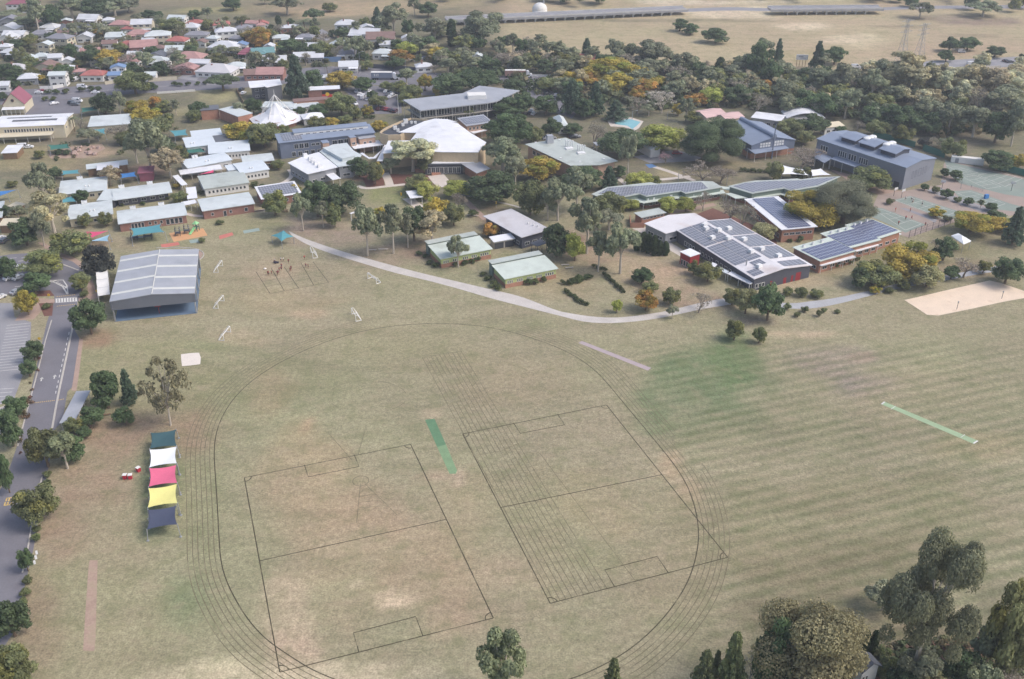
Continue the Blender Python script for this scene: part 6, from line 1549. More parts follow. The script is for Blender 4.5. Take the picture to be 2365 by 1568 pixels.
TREES = {
 'A1': [(300, 300, 10, 190, 'e'), (430, 260, 20, 180, 'f'), (620, 170, 0, 240, 'e'), (820, 160, 0, 250, 'f'), (1000, 140, 0, 230, 'e'), (1130, 110, 10, 170, 'e'), (140, 85, 20, 110, 'f'), (90, 160, 95, 170, 'e'), (220, 260, 150, 170, 'e'), (2050, 92, 0, 155, 'f'), (1300, 165, 90, 110, 'f'), (1395, 165, 100, 95, 'f'),
   (1705, 165, 90, 110, 'f'), (1825, 185, 70, 90, 'e'), (2130, 215, 145, 110, 'o'), (1985, 185, 145, 60, 'o'), (1500, 295, 165, 200, 'o'), (1240, 260, 150, 115, 'y'), (880, 320, 245, 105, 'O'), (690, 275, 190, 120, 'o'), (790, 280, 190, 110, 'o'), (1000, 310, 250, 110, 'o'),
   (240, 410, 340, 120, 'o'), (130, 430, 350, 120, 'f'), (605, 410, 315, 75, 'o'), (780, 580, 380, 190, 'f'), (940, 580, 410, 190, 'y'), (920, 620, 490, 150, 'o'), (1045, 510, 450, 70, 'y'), (1330, 490, 425, 120, 'f'), (1140, 610, 450, 140, 'b'), (1265, 620, 470, 150, 'e'), (1420, 660, 520, 140, 'f'),
   (1670, 485, 385, 125, 'f'), (1490, 435, 370, 90, 'o'), (2260, 390, 230, 220, 'O'), (2190, 370, 280, 130, 'f'), (2060, 490, 420, 110, 'e'), (1920, 570, 460, 140, 'o'), (2150, 625, 560, 80, 'o'), (1570, 660, 550, 160, 'k'), (60, 720, 530, 240, 'f'), (235, 645, 560, 110, 'o'), (370, 625, 525, 130, 'f'), (490, 645, 560, 125, 'o'),
   (130, 785, 700, 95, 'f'), (360, 730, 650, 70, 'y'), (690, 595, 515, 100, 'o'), (1170, 830, 600, 270, 'o'), (1330, 790, 715, 100, 'f'), (1960, 800, 680, 240, 'u'), (20, 885, 800, 90, 'f'), (905, 1005, 790, 180, 'f'), (1040, 1010, 820, 100, 'e'), (1190, 1000, 850, 190, 'y'), (1370, 960, 830, 120, 'O'), (1430, 980, 880, 140, 'o'),
   (1290, 1100, 960, 220, 'y'), (1430, 1120, 980, 150, 'o'), (1360, 1210, 1060, 250, 'o'), (1540, 1020, 890, 100, 'e'), (1745, 1035, 880, 145, 'f'), (1700, 1075, 960, 110, 'o'), (2100, 1030, 910, 110, 'e'), (2225, 1010, 850, 130, 'f'), (2120, 1250, 1035, 250, 'y'), (2310, 1290, 1060, 210, 'o'), (640, 1160, 1010, 120, 'P'), (690, 1190, 1030, 80, 'b'),
   (1050, 1270, 1085, 190, 'b'), (1080, 1280, 1150, 125, 'o'), (770, 1260, 1150, 170, 'e'), (1280, 1530, 1100, 280, 'e'), (1480, 1570, 1330, 250, 'd'), (1590, 1430, 1280, 110, 'o'), (1180, 1440, 1190, 170, 'e'), (340, 1395, 1315, 85, 'o'), (515, 1365, 1310, 60, 'f'), (582, 1365, 1315, 60, 'f'), (1440, 1330, 1180, 160, 'f')],
 'A2': [(90, 40, -30, 90, 'e'), (280, 130, -20, 220, 'e'), (525, 215, 52, 170, 'u'), (665, 102, 5, 108, 'o'), (1410, 140, -10, 90, 'e'), (1530, 150, 0, 145, 'f'), (210, 235, 140, 50, 'c'), (320, 245, 155, 60, 'f'), (440, 280, 150, 130, 'P'), (1080, 250, 60, 110, 'p'), (1220, 310, 60, 220, 'e'), (1350, 325, 160, 110, 'f'), (1140, 315, 200, 110, 'e'),
   (1740, 410, 180, 90, 'c'), (1590, 400, 170, 190, 'e'), (2020, 410, 120, 320, 'e'), (770, 300, 225, 95, 'o'), (50, 420, 270, 140, 'O'), (180, 425, 365, 70, 'y'), (310, 475, 330, 190, 'f'), (430, 470, 380, 80, 'o'), (600, 510, 345, 210, 'o'), (740, 510, 390, 100, 'b'), (885, 530, 330, 150, 'e'), (960, 560, 440, 100, 'f'), (985, 620, 520, 100, 'o'),
   (1290, 560, 420, 180, 'O'), (1230, 610, 480, 160, 'f'), (1360, 480, 355, 170, 'l'), (1260, 440, 330, 130, 'f'), (1620, 530, 400, 150, 'y'), (1840, 570, 430, 160, 'e'), (2180, 650, 440, 190, 'b'), (2115, 610, 520, 125, 'y'), (1590, 655, 565, 100, 'b'), (1710, 650, 520, 140, 'e'), (360, 860, 480, 210, 'p'), (520, 800, 600, 150, 'f'), (640, 650, 555, 75, 'P'),
   (140, 610, 465, 120, 'e'), (250, 615, 510, 90, 'o'), (770, 780, 620, 220, 'y'), (960, 810, 660, 180, 'f'), (1160, 800, 710, 95, 'o'), (1270, 815, 700, 150, 'o'), (1340, 750, 615, 150, 'e'), (1500, 800, 640, 115, 'y'), (1380, 870, 740, 170, 'o'), (1330, 920, 805, 140, 'o'), (1090, 950, 825, 145, 'o'), (1040, 880, 790, 90, 'f'), (1000, 1010, 915, 100, 'y'),
   (885, 1050, 925, 120, 'o'), (1640, 860, 730, 110, 'y'), (1720, 850, 620, 300, 'f'), (1960, 820, 625, 320, 'f'), (1860, 720, 580, 170, 'o'), (2280, 810, 680, 160, 'f'), (760, 1020, 800, 220, 'o'), (560, 1030, 900, 170, 'f'), (400, 1030, 935, 105, 'f'), (800, 1090, 1005, 105, 'o'), (1100, 1150, 1065, 125, 'y'), (550, 1125, 1035, 140, 'o'), (680, 1110, 1040, 120, 'y'),
   (80, 1300, 1060, 240, 'o'), (260, 1195, 1095, 95, 'o'), (1640, 1050, 935, 190, 'o'), (1880, 1050, 915, 135, 'o'), (2250, 1030, 850, 250, 'f'), (2230, 1280, 985, 320, 'f'), (1390, 1510, 1235, 370, 'g'), (1200, 1530, 1395, 140, 'e'), (1510, 1515, 1320, 140, 'o'), (920, 1560, 1365, 160, 'f'), (1070, 1590, 1420, 120, 'y'), (205, 1490, 1400, 100, 'o'), (2190, 1520, 1235, 270, 'e')],
 'A3': [(40, 490, 310, 120, 'e'), (120, 510, 330, 110, 'f'), (220, 530, 370, 150, 'e'), (360, 580, 455, 190, 'b'), (110, 605, 525, 100, 'k'), (240, 615, 540, 60, 'y'), (320, 650, 500, 140, 'f'), (430, 530, 440, 110, 'o'), (690, 530, 340, 115, 'p'), (570, 630, 525, 230, 'o'), (940, 580, 370, 160, 'e'), (1090, 570, 390, 110, 'e'), (1280, 610, 390, 270, 'e'), (870, 610, 475, 105, 'f'), (960, 615, 505, 140, 'f'),
   (1220, 690, 530, 180, 'e'), (1560, 660, 480, 190, 'e'), (1740, 650, 520, 80, 'b'), (1515, 275, 150, 120, 'f'), (1610, 305, 195, 130, 'f'), (1835, 380, 232, 200, 'f'), (1870, 650, 510, 90, 'c'), (1850, 660, 575, 130, 'f'), (2010, 730, 555, 140, 'e'), (2090, 710, 490, 180, 'e'), (2225, 730, 345, 200, 'f'), (900, 730, 598, 330, 'y'), (1110, 720, 610, 220, 'y'), (720, 760, 640, 200, 'O'), (560, 770, 665, 220, 'y'),
   (350, 800, 695, 170, 'o'), (970, 820, 695, 260, 'y'), (1190, 830, 705, 220, 'O'), (1130, 890, 765, 130, 'O'), (1310, 770, 645, 170, 'y'), (1650, 935, 800, 175, 'O'), (1800, 925, 745, 175, 'l'), (2265, 805, 692, 145, 'O'), (1450, 870, 725, 160, 'f'), (1560, 780, 680, 85, 'e'), (1640, 800, 705, 115, 'o'), (1870, 810, 675, 150, 'f'), (2030, 930, 725, 210, 'f'), (2200, 1010, 795, 210, 'b'), (2110, 860, 730, 130, 'o'),
   (430, 710, 600, 85, 'c'), (560, 1000, 705, 210, 'p'), (770, 1020, 720, 160, 'p'), (680, 1040, 855, 160, 'f'), (330, 1010, 825, 210, 'f'), (120, 1010, 795, 200, 'f'), (950, 1060, 885, 200, 'p'), (1140, 1000, 835, 170, 'b'), (1360, 1000, 770, 210, 'B'), (1240, 1020, 905, 120, 'e'), (1500, 1020, 905, 95, 'y'), (1570, 1070, 885, 120, 'e'), (1650, 1090, 965, 150, 'o'), (60, 1270, 985, 230, 'f'), (370, 1215, 1025, 165, 'f'),
   (240, 1250, 1105, 150, 'o'), (760, 1300, 1060, 190, 'b'), (560, 1190, 1085, 150, 'f'), (1010, 1380, 1150, 350, 'f'), (1065, 1570, 1210, 130, 'e'), (1370, 1350, 1050, 340, 'l'), (1830, 1425, 985, 490, 'f'), (1390, 1445, 1325, 105, 'k'), (275, 1590, 1355, 290, 'y'), (60, 1550, 1410, 150, 'e')],
 'A4': [(80, 540, 340, 130, 'e'), (210, 550, 340, 95, 'p'), (560, 610, 365, 125, 'p'), (710, 570, 390, 180, 'f'), (610, 610, 475, 110, 'e'), (1460, 160, 20, 165, 'e'), (2020, 145, 15, 240, 'e'), (1720, 455, 310, 150, 'f'), (1880, 445, 310, 160, 'f'), (1690, 545, 425, 115, 'f'), (2120, 505, 412, 145, 'f'), (2345, 625, 465, 100, 'f'), (1380, 860, 475, 400, 'd'), (1180, 800, 560, 240, 'e'), (1520, 870, 600, 230, 'd'), (1050, 910, 625, 180, 'e'),
   (1760, 830, 610, 200, 'g'), (1920, 870, 595, 240, 'd'), (2110, 910, 640, 280, 'd'), (2270, 900, 660, 230, 'g'), (1650, 900, 660, 150, 'g'), (440, 780, 570, 190, 'f'), (250, 740, 565, 190, 'e'), (130, 780, 505, 170, 'f'), (600, 840, 625, 240, 'e'), (790, 870, 560, 220, 'e'), (885, 780, 645, 150, 'b'), (75, 820, 690, 145, 'O'), (250, 970, 735, 230, 'e'), (430, 1010, 765, 240, 'f'), (640, 1040, 795, 230, 'f'), (810, 1050, 805, 190, 'e'),
   (1040, 940, 855, 140, 'f'), (1270, 1140, 895, 250, 'f'), (1540, 1110, 865, 220, 'e'), (1440, 1140, 955, 200, 'f'), (1730, 1190, 905, 190, 'e'), (1950, 1215, 960, 240, 'e'), (2150, 1260, 965, 240, 'f'), (2310, 1290, 935, 190, 'e'), (1990, 1030, 765, 190, 'b'), (1800, 1000, 765, 150, 'g'), (2200, 1060, 785, 260, 'e'), (485, 1180, 1025, 260, 'f'), (310, 1200, 1080, 215, 'o'), (440, 1275, 1135, 150, 'o'), (715, 1170, 1112, 120, 'f'),
   (1080, 1200, 1045, 160, 'o'), (905, 1150, 1065, 115, 'b'), (1310, 1260, 1085, 160, 'o'), (1495, 1305, 1200, 110, 'F'), (1555, 1315, 1190, 80, 'b'), (1760, 1400, 1195, 170, 'o'), (1655, 1310, 1225, 125, 'e'), (2150, 1495, 1310, 230, 'f'), (2310, 1490, 1345, 140, 'y'), (425, 1490, 1280, 300, 'b')],
 'B1': [(350, 420, 20, 220, 'e'), (485, 135, 20, 110, 'f'), (425, 320, 160, 120, 'd'), (430, 640, 265, 320, 'd'), (100, 205, 150, 85, 'o'), (45, 490, 360, 90, 'f'), (150, 500, 385, 140, 'e'), (200, 720, 470, 250, 'f'), (345, 725, 450, 160, 'e'), (605, 795, 555, 260, 'o'), (705, 345, 222, 122, 'f'), (735, 555, 425, 110, 'o'), (920, 550, 420, 110, 'o'), (1580, 340, 235, 130, 'o'), (1560, 215, 155, 75, 'y'), (955, 190, 30, 150, 'd'),
   (1932, 535, 475, 68, 's'), (1772, 695, 635, 60, 's'), (850, 1000, 722, 232, 'F'), (350, 995, 742, 290, 'o'), (50, 1010, 800, 150, 'f'), (285, 1145, 948, 220, 'f'), (215, 1330, 1108, 170, 'y'), (700, 1120, 945, 142, 'o'), (740, 1170, 1100, 72, 's'), (760, 1500, 1180, 262, 'f'), (2245, 195, 140, 70, 's'), (410, 1270, 1220, 80, 's')],
 'B2': [(540, 665, 330, 230, 'f'), (765, 635, 320, 290, 'f'), (410, 790, 470, 140, 'e'), (595, 760, 540, 110, 'e'), (700, 755, 530, 130, 'o'), (170, 655, 420, 180, 'o'), (335, 480, 370, 120, 'y'), (980, 1010, 615, 210, 'e'), (1110, 650, 590, 105, 'y'), (1210, 990, 590, 200, 'e'), (1345, 940, 660, 120, 'e'), (1400, 880, 550, 210, 'f'), (1565, 910, 648, 250, 'd'), (1620, 710, 478, 200, 'y'), (1755, 740, 530, 160, 'o'), (1430, 450, 290, 230, 'o'),
   (1515, 510, 340, 185, 'l'), (1795, 490, 330, 205, 'l'), (1810, 640, 430, 140, 'b'), (2095, 525, 250, 380, 'f'), (2200, 310, 10, 210, 'e'), (2085, 840, 705, 130, 'O'), (1795, 1110, 850, 150, 'e'), (1060, 380, 170, 125, 'o')],
 'B3': [(60, 430, 150, 170, 'e'), (660, 420, 215, 300, 'f'), (890, 430, 220, 165, 'p'), (985, 320, 210, 105, 'f'), (1160, 410, 268, 205, 'l'), (1285, 405, 295, 95, 'o'), (190, 650, 330, 260, 'o'), (440, 700, 340, 230, 'e'), (610, 620, 280, 240, 'e'), (350, 700, 470, 125, 'e'), (900, 650, 440, 240, 'o'), (1080, 605, 500, 135, 'l'), (1425, 630, 478, 170, 'l'), (1570, 625, 482, 135, 'l'), (1725, 615, 430, 120, 'b'), (700, 990, 540, 270, 'e'),
   (890, 780, 620, 210, 'e'), (1000, 1170, 740, 240, 'e'), (800, 1150, 820, 170, 'e'), (430, 1020, 698, 220, 'f'), (590, 1055, 795, 160, 'l'), (1140, 965, 812, 70, 'c'), (1190, 970, 806, 70, 'c'), (1238, 985, 822, 70, 'c'), (1290, 1005, 838, 75, 'c'), (1335, 1005, 880, 62, 'c'), (1388, 1005, 888, 62, 'c'), (1180, 1250, 1108, 172, 'f'), (1250, 1330, 1228, 125, 'o'), (1215, 1490, 1300, 180, 'O'), (1440, 1435, 1285, 140, 'o'),
   (955, 1510, 1388, 78, 'l'), (1690, 1510, 1310, 180, 'b'), (1448, 1560, 1448, 85, 'e'), (1635, 1175, 1048, 95, 'o'), (1765, 1235, 1055, 190, 'o'), (1980, 1440, 1288, 150, 'o'), (2105, 1520, 1288, 165, 'h'), (1960, 710, 500, 240, 'b'), (2060, 780, 530, 200, 'b'), (2260, 880, 700, 180, 'h'), (1720, 350, 180, 280, 'b'), (1880, 370, 200, 220, 'b'), (1680, 1060, 1010, 60, 's')],
 'B4': [(410, 335, 232, 165, 'o'), (1010, 425, 198, 300, 'o'), (810, 720, 325, 480, 'G'), (485, 735, 430, 430, 'y'), (590, 780, 690, 110, 'o'), (170, 345, 170, 130, 'o'), (1672, 315, 233, 68, 'f'), (1775, 345, 248, 100, 'f'), (1495, 435, 370, 60, 'f'), (1690, 505, 412, 95, 'f'), (1592, 455, 392, 60, 'o'), (1190, 555, 485, 72, 's'), (1785, 535, 472, 68, 's'), (1880, 565, 490, 80, 'f'), (1990, 592, 522, 60, 'e'), (2090, 615, 535, 100, 'f'),
   (1600, 668, 568, 118, 'y'), (1692, 705, 640, 88, 's'), (1920, 810, 615, 290, 'y'), (2180, 790, 655, 190, 'y'), (2100, 720, 630, 165, 'f'), (2310, 910, 575, 190, 'p'), (1370, 1185, 865, 400, 'y'), (1060, 1270, 1058, 310, 'o'), (935, 1290, 1095, 150, 'f'), (1530, 1285, 1060, 240, 'h'), (1680, 1050, 838, 170, 'f'), (1590, 970, 850, 120, 'b'), (1740, 1215, 1082, 128, 'f'), (1860, 1200, 1015, 220, 'b'), (2020, 1160, 1042, 110, 'o'), (2240, 1255, 1005, 245, 'f'),
   (1410, 1260, 1185, 95, 'f'), (1310, 1305, 1215, 105, 'o'), (1190, 1335, 1275, 85, 's'), (1060, 1340, 1262, 90, 'y'), (405, 1370, 1285, 92, 'o'), (540, 1375, 1302, 102, 'o'), (285, 1360, 1282, 80, 'o'), (285, 1485, 1412, 75, 's'), (440, 1505, 1442, 70, 's'), (605, 1505, 1458, 60, 's'), (375, 1550, 1490, 60, 's'), (565, 1545, 1472, 60, 's'), (720, 1515, 1472, 50, 's'), (130, 1580, 1250, 240, 'f')],
 'C1': [(1075, 1020, 605, 280, 'f'), (1315, 980, 610, 170, 'p'), (1290, 1195, 1005, 185, 'f'), (1690, 1200, 470, 480, 'v'), (920, 1220, 1000, 225, 'f'), (770, 1290, 1110, 170, 'o'), (720, 1560, 1300, 260, 'f'), (870, 1330, 1200, 140, 'f'), (330, 530, 305, 175, 'f'), (285, 690, 505, 145, 'f'), (145, 1110, 885, 215, 'f'), (70, 1420, 1035, 240, 'f')],
 'C2': [(430, 450, 35, 290, 'o'), (650, 470, 150, 280, 'E'), (330, 1020, 600, 380, 'o'), (250, 1540, 1305, 150, 'f'), (20, 720, 310, 150, 'f'), (370, 1130, 1050, 90, 's'), (365, 1225, 1140, 100, 's'), (490, 560, 470, 90, 's'), (485, 660, 560, 80, 's')],
 'C3': [(80, 1120, 755, 330, 'f'), (120, 1640, 1215, 370, 'o'), (275, 560, 470, 100, 's'), (255, 690, 590, 110, 's'), (225, 800, 700, 110, 's')],
 'C4': [(960, 1230, 485, 640, 'h'), (690, 1180, 640, 260, 'f'), (1770, 1080, 112, 430, 'E'), (1425, 555, 392, 205, 'e'), (2340, 1050, 330, 270, 'o'), (1247, 835, 698, 52, 'c'), (1292, 850, 706, 54, 'c'), (1347, 850, 698, 62, 'c'), (190, 1130, 835, 190, 'q'), (272, 1000, 828, 80, 'q'), (385, 1150, 705, 210, 'q'), (515, 1030, 815, 130, 'B'), (1410, 860, 780, 90, 's'), (1640, 1080, 800, 240, 'e'), (1960, 1100, 830, 260, 'f'),
   (2150, 1000, 700, 220, 'e'), (1440, 1030, 880, 120, 'o'), (1570, 1150, 960, 220, 'f'), (1800, 1200, 980, 240, 'h'), (2250, 1180, 950, 220, 'b'), (2080, 1200, 960, 200, 'e'), (1200, 1180, 1000, 160, 'o')],
 'E5': [(430, 1800, 1262, 340, 'E'), (1352, 1760, 1400, 190, 'q')],
 'D': [(1698, 785, 735, 36, 'o'), (1755, 792, 755, 26, 'o')],
}
for fr, rows in TREES.items():
    for r in rows: tree(fr, *r)
def street_trees():
    H = [(o.location.x, o.location.y) for o, d, p in THINGS if o['category'] in ('house', 'gum tree', 'tree')]; n = 0
    while n < 48:
        X_, Y_ = rt.uniform(0, 900), rt.uniform(58, 190); g = ray(X_, Y_)
        if Y_ > 195 - X_ * .06 or any(math.hypot(g.x - a, g.y - b) < 8 for a, b in H): continue
        k = rt.choice('eeobfov'); w_ = rt.uniform(7, 11) / mpp(g); H.append((g.x, g.y)); n += 1
        tree('D', X_, Y_, proj((g.x, g.y, rt.uniform(6, 10)))[1], w_ / 1.2, k, 1.6)
street_trees()
mark('the big round tree at the road bend', 'C2', 330, 800); mark('the huge dark fig tree', 'A3', 1830, 1200)
mark('the cypress clump', 'B3', 1260, 920); mark('the silvery tree by the hall', 'A2', 1390, 1380)
# low bushes beside buildings, one thing each
def bush(fr, x, y, w_, kind='s'):
    P = at(fr, x, y); W = w_ * FR[fr][2] / 2365 * K * mpp(P); cr, tk = proto('s', rt.randrange(3)); o = link('shrub', cr); o.location = (P.x, P.y, 0); o.rotation_euler = (0, 0, rt.uniform(0, 6)); o.scale = (W, W, W * .72)
    c = col(*rt.choice([(92, 106, 66), (104, 112, 70), (84, 96, 60)])); o.color = c; reg(o, 'shrub', 'small clipped green bush', None, 'garden bushes')
for fr, rows in {'B2': [(1510, 1025, 62), (1548, 1085, 72), (1602, 1110, 85), (1770, 1100, 78), (1860, 1090, 75), (1915, 1078, 70), (1962, 1055, 82), (1455, 1005, 72), (2018, 1185, 72), (2062, 1225, 82), (2100, 1280, 100), (2155, 1310, 88), (1935, 665, 110)],
                 'B3': [(170, 1265, 95), (240, 1255, 85), (305, 1235, 82), (560, 1260, 100), (620, 1240, 110), (690, 1215, 90)], 'B4': [(640, 1130, 70), (700, 1110, 70), (760, 1095, 60), (830, 1080, 60), (890, 1050, 60), (990, 985, 70), (380, 880, 90), (300, 890, 60)],
                 'A1': [(1540, 760, 70), (1590, 760, 60), (1660, 755, 60), (1740, 750, 60), (430, 830, 80), (500, 830, 80), (580, 825, 80), (720, 810, 80), (800, 805, 80), (870, 800, 70), (400, 890, 70), (470, 888, 70), (1810, 745, 60)], 'A2': [(985, 1050, 60), (1040, 1048, 60)],
                 'B1': [(1760, 270, 60), (1810, 262, 60), (1860, 262, 60), (1920, 252, 60), (1980, 245, 60), (2040, 238, 60), (2110, 230, 60), (2180, 222, 60), (2250, 215, 60), (2310, 210, 60), (1260, 365, 60), (1420, 320, 50), (1480, 315, 50), (1080, 372, 50)]}.items():
    for r in rows: bush(fr, *r)
# hedges
def hedge(fr, pts, w_, h, label):
    P = densify([at(fr, *p) for p in pts], .9); L_ = Leaves(); rnd = random.Random(len(pts) * 7 + int(P[0].x)); b0 = P[0]
    for p in P:
        for _ in range(3): L_.blob(Vector((p.x - b0.x + rnd.uniform(-w_ / 3, w_ / 3), p.y - b0.y + rnd.uniform(-w_ / 3, w_ / 3), h * rnd.uniform(.3, .72))), h * .42, 40, .2, tint_of('f', rnd, .5), rnd)
    o = link('hedge', L_.mesh('hedge')); o.location = (b0.x, b0.y, 0); o.color = col(88, 98, 64); reg(o, 'hedge', label=label)
hedge('B3', [(508, 1330), (560, 1370), (640, 1430), (690, 1445)], 1.6, 1.3, 'straight dark hedge on the lawn just above the gravel path')
hedge('B3', [(845, 1180), (900, 1230), (960, 1290), (1010, 1330)], 1.5, 1.3, 'low hedge running down the slope beside a pale edging line')
hedge('B3', [(475, 1255), (540, 1265), (640, 1230), (715, 1205)], 2.6, 1.4, 'broad oval hedge bed on the lawn right of the nearer lime classroom')
hedge('B3', [(750, 1110), (800, 1130), (860, 1140)], 1.6, 1.2, 'dark low hedge under the tall gum trees')
hedge('B3', [(2050, 270), (2150, 275), (2290, 280)], 2.4, 1.8, 'dark clipped hedge before the big blue-grey sports hall')
hedge('A1', [(470, 470), (570, 485), (670, 500)], 5.0, 3.0, 'tall dark hedge below the cream two-storey house')
# ground cover one could not count
def scatter(name, label, fr, polyg, n, size, cols, seed):
    rnd = random.Random(seed); L_ = Leaves(); P = [px(fr, *p) for p in polyg]; xs = [p[0] for p in P]; ys = [p[1] for p in P]; k = 0
    def inside(x, y):
        c = False
        for i in range(len(P)):
            (x0, y0), (x1, y1) = P[i - 1], P[i]
            if (y0 > y) != (y1 > y) and x < (x1 - x0) * (y - y0) / (y1 - y0) + x0: c = not c
        return c
    while k < n:
        x, y = rnd.uniform(min(xs), max(xs)), rnd.uniform(min(ys), max(ys)); k += 1
        if not inside(x, y): continue
        g = ray(x, y); r = size * rnd.uniform(.5, 1.3); t = rnd.choice(cols); t = (lin(t[0]), lin(t[1]), lin(t[2]))
        for _ in range(3): L_.blob(Vector((g.x + rnd.gauss(0, r * .5), g.y + rnd.gauss(0, r * .5), r * .5)), r * .6, 16, r * .3, t, rnd)
    o = link(name, L_.mesh(name)); o.color = (1, 1, 1, 1); struct(o, 'stuff', label)
GR = [(96, 108, 74), (112, 116, 82), (120, 122, 98), (84, 96, 66), (134, 124, 96)]
scatter('undergrowth', 'scrub and bushes under the belt of trees', 'D', [(880, 130), (1150, 120), (1500, 150), (1800, 190), (2000, 190), (2364, 190), (2364, 300), (2100, 320), (1950, 270), (1700, 255), (1500, 255), (1240, 230), (1000, 150)], 1100, 3.6, GR, 3)
scatter('garden_greenery', 'garden bushes filling the gaps between the houses', 'D', [(0, 45), (500, 55), (900, 80), (900, 150), (600, 160), (330, 180), (0, 200)], 760, 2.6, GR, 4)
scatter('verge_planting', 'low red-green planting along the school drive', 'D', [(98, 800), (84, 880), (64, 960), (48, 1060), (34, 1060), (52, 960), (70, 880), (86, 810)], 70, .8, [(128, 96, 82), (110, 100, 72), (134, 110, 88)], 5)
scatter('undergrowth', 'scrub between the trees at the bottom right corner', 'C4', [(1480, 800), (2365, 700), (2365, 1023), (1100, 1023), (1300, 900)], 250, 1.6, GR + [(120, 96, 80)], 6)
scatter('undergrowth', 'scrub between the school buildings at the left', 'D', [(130, 330), (230, 290), (400, 250), (420, 300), (300, 350), (120, 400)], 60, 1.6, GR, 8)
def woodland(name, label, rows, kinds, seed, hs):
    rnd = random.Random(seed); vs, fs, cs = [], [], []
    K_ = 0
    for x0, x1, y0, y1, n in rows:
        for _ in range(n):
            X_, Y_ = rnd.uniform(x0, x1), rnd.uniform(y0, y1); g = ray(X_, Y_); kd = rnd.choice(kinds); cr, tk = proto(kd, rnd.randrange(3)); W = rnd.uniform(9, 16); H = rnd.uniform(*hs); a = rnd.uniform(0, 6); ca, sa = math.cos(a), math.sin(a)
            n0 = len(vs); t = col(*TCOL[kd]); q = rnd.uniform(.95, 1.25); vv = cr.vertices; lay = cr.color_attributes['leaf'].data
            step = 1
            for f in cr.polygons:
                k = len(vs); c = lay[f.loop_start].color
                for i in f.vertices:
                    p = vv[i].co; x, y = (p.x * ca - p.y * sa) * W, (p.x * sa + p.y * ca) * W; vs.append((g.x + x, g.y + y, p.z * H))
                fs.append((k, k + 1, k + 2, k + 3)); cs.append((c[0] * t[0] * q, c[1] * t[1] * q, c[2] * t[2] * q, 1))
    L_ = Leaves(); L_.v, L_.f, L_.c = vs, fs, cs
    o = link(name, L_.mesh(name)); o.color = (1, 1, 1, 1); struct(o, 'stuff', label)
woodland('distant_woodland', 'far-off woodland along the top edge of the view', ((0, 330, -25, 8, 22), (330, 600, -30, -6, 10), (950, 1180, -20, 8, 10), (1240, 1420, 0, 22, 10), (1430, 1660, -25, -8, 8), (1660, 2364, -22, 6, 34), (2000, 2364, 6, 30, 9)), 'eeffo', 9, (8, 14))
woodland('woodland_belt', 'mass of trees filling the belt behind the school at the upper right', ((1000, 1300, 110, 170, 26), (1290, 1560, 140, 230, 34), (1560, 1800, 170, 240, 30), (1800, 2000, 190, 270, 30), (2000, 2364, 250, 320, 26), (880, 1100, 80, 130, 12)), 'eeedfob', 21, (7, 11))
woodland('pale_woodland', 'pale grey-green gum woodland at the upper right below the highway', ((2000, 2364, 170, 260, 34), (2120, 2364, 150, 200, 5)), 'ddgge', 22, (7, 12))
# ------------------------------------------------------------------ shade sails
def cloth(name, rgb): return MM(name, rgb, 0.8, 0.05, 0.6, fine=0.03) or M[name]
for n_, c_ in dict(cloth_teal=(62, 92, 98), cloth_white=(236, 238, 240), cloth_red=(220, 108, 138), cloth_yellow=(230, 222, 142), cloth_navy=(74, 80, 100), cloth_sky=(150, 186, 206), cloth_blue=(70, 128, 190), cloth_aqua=(88, 150, 160), cloth_green=(62, 116, 104), cloth_pink=(214, 84, 122)).items(): cloth(n_, c_)
def sail(fr, corners, z, m, label, group, sag=.1, feet=None, zs=None, name='shade_sail', post='steel'):
    P = [at(fr, *c, z) for c in corners]
    if zs: P = [at(fr, *c, z + dz) for c, dz in zip(corners, zs)]
    cen = sum(P, Vector()) / len(P); root = thing(name, 'shade sail', (cen.x, cen.y, 0), 0, None, label, group)
    mb = MB(); n = 8
    if len(P) == 3: P = [P[0], P[1], P[2], P[2]]
    a, b, c, d = P
    for i in range(n + 1):
        for j in range(n + 1):
            s, t = i / n, j / n; q = a.lerp(b, s).lerp(d.lerp(c, s), t)
            k = sag * (4 * s * (1 - s) * abs(2 * t - 1) ** 2 * (1 if t > .5 else -1)); k2 = sag * (4 * t * (1 - t) * abs(2 * s - 1) ** 2 * (1 if s > .5 else -1))
            q = q - (d.lerp(c, s) - a.lerp(b, s)) * k - (b.lerp(c, t) - a.lerp(d, t)) * k2
            mb.v.append((q.x - cen.x, q.y - cen.y, q.z - .25 * 4 * s * (1 - s) * 4 * t * (1 - t)))
    for i in range(n):
        for j in range(n): k = i * (n + 1) + j; mb.f.append((k, k + n + 1, k + n + 2, k + 1)); mb.m.append(0)
    mb.obj('canopy', M[m], root, smooth=True)
    for i, p in enumerate(P[:3] if P[2] is P[3] else P):
        o_ = (p - cen); o_.z = 0; o_.normalize(); f = p + o_ * .35
        mb = MB(); mb.tube((f.x - cen.x, f.y - cen.y, 0), (p.x - cen.x, p.y - cen.y, p.z + .15), .1, n=8); mb.box((f.x - cen.x, f.y - cen.y, .08), (.5, .5, .16)); mb.obj('post', M[post], root)
S5 = 'row of five shade sails on the field'
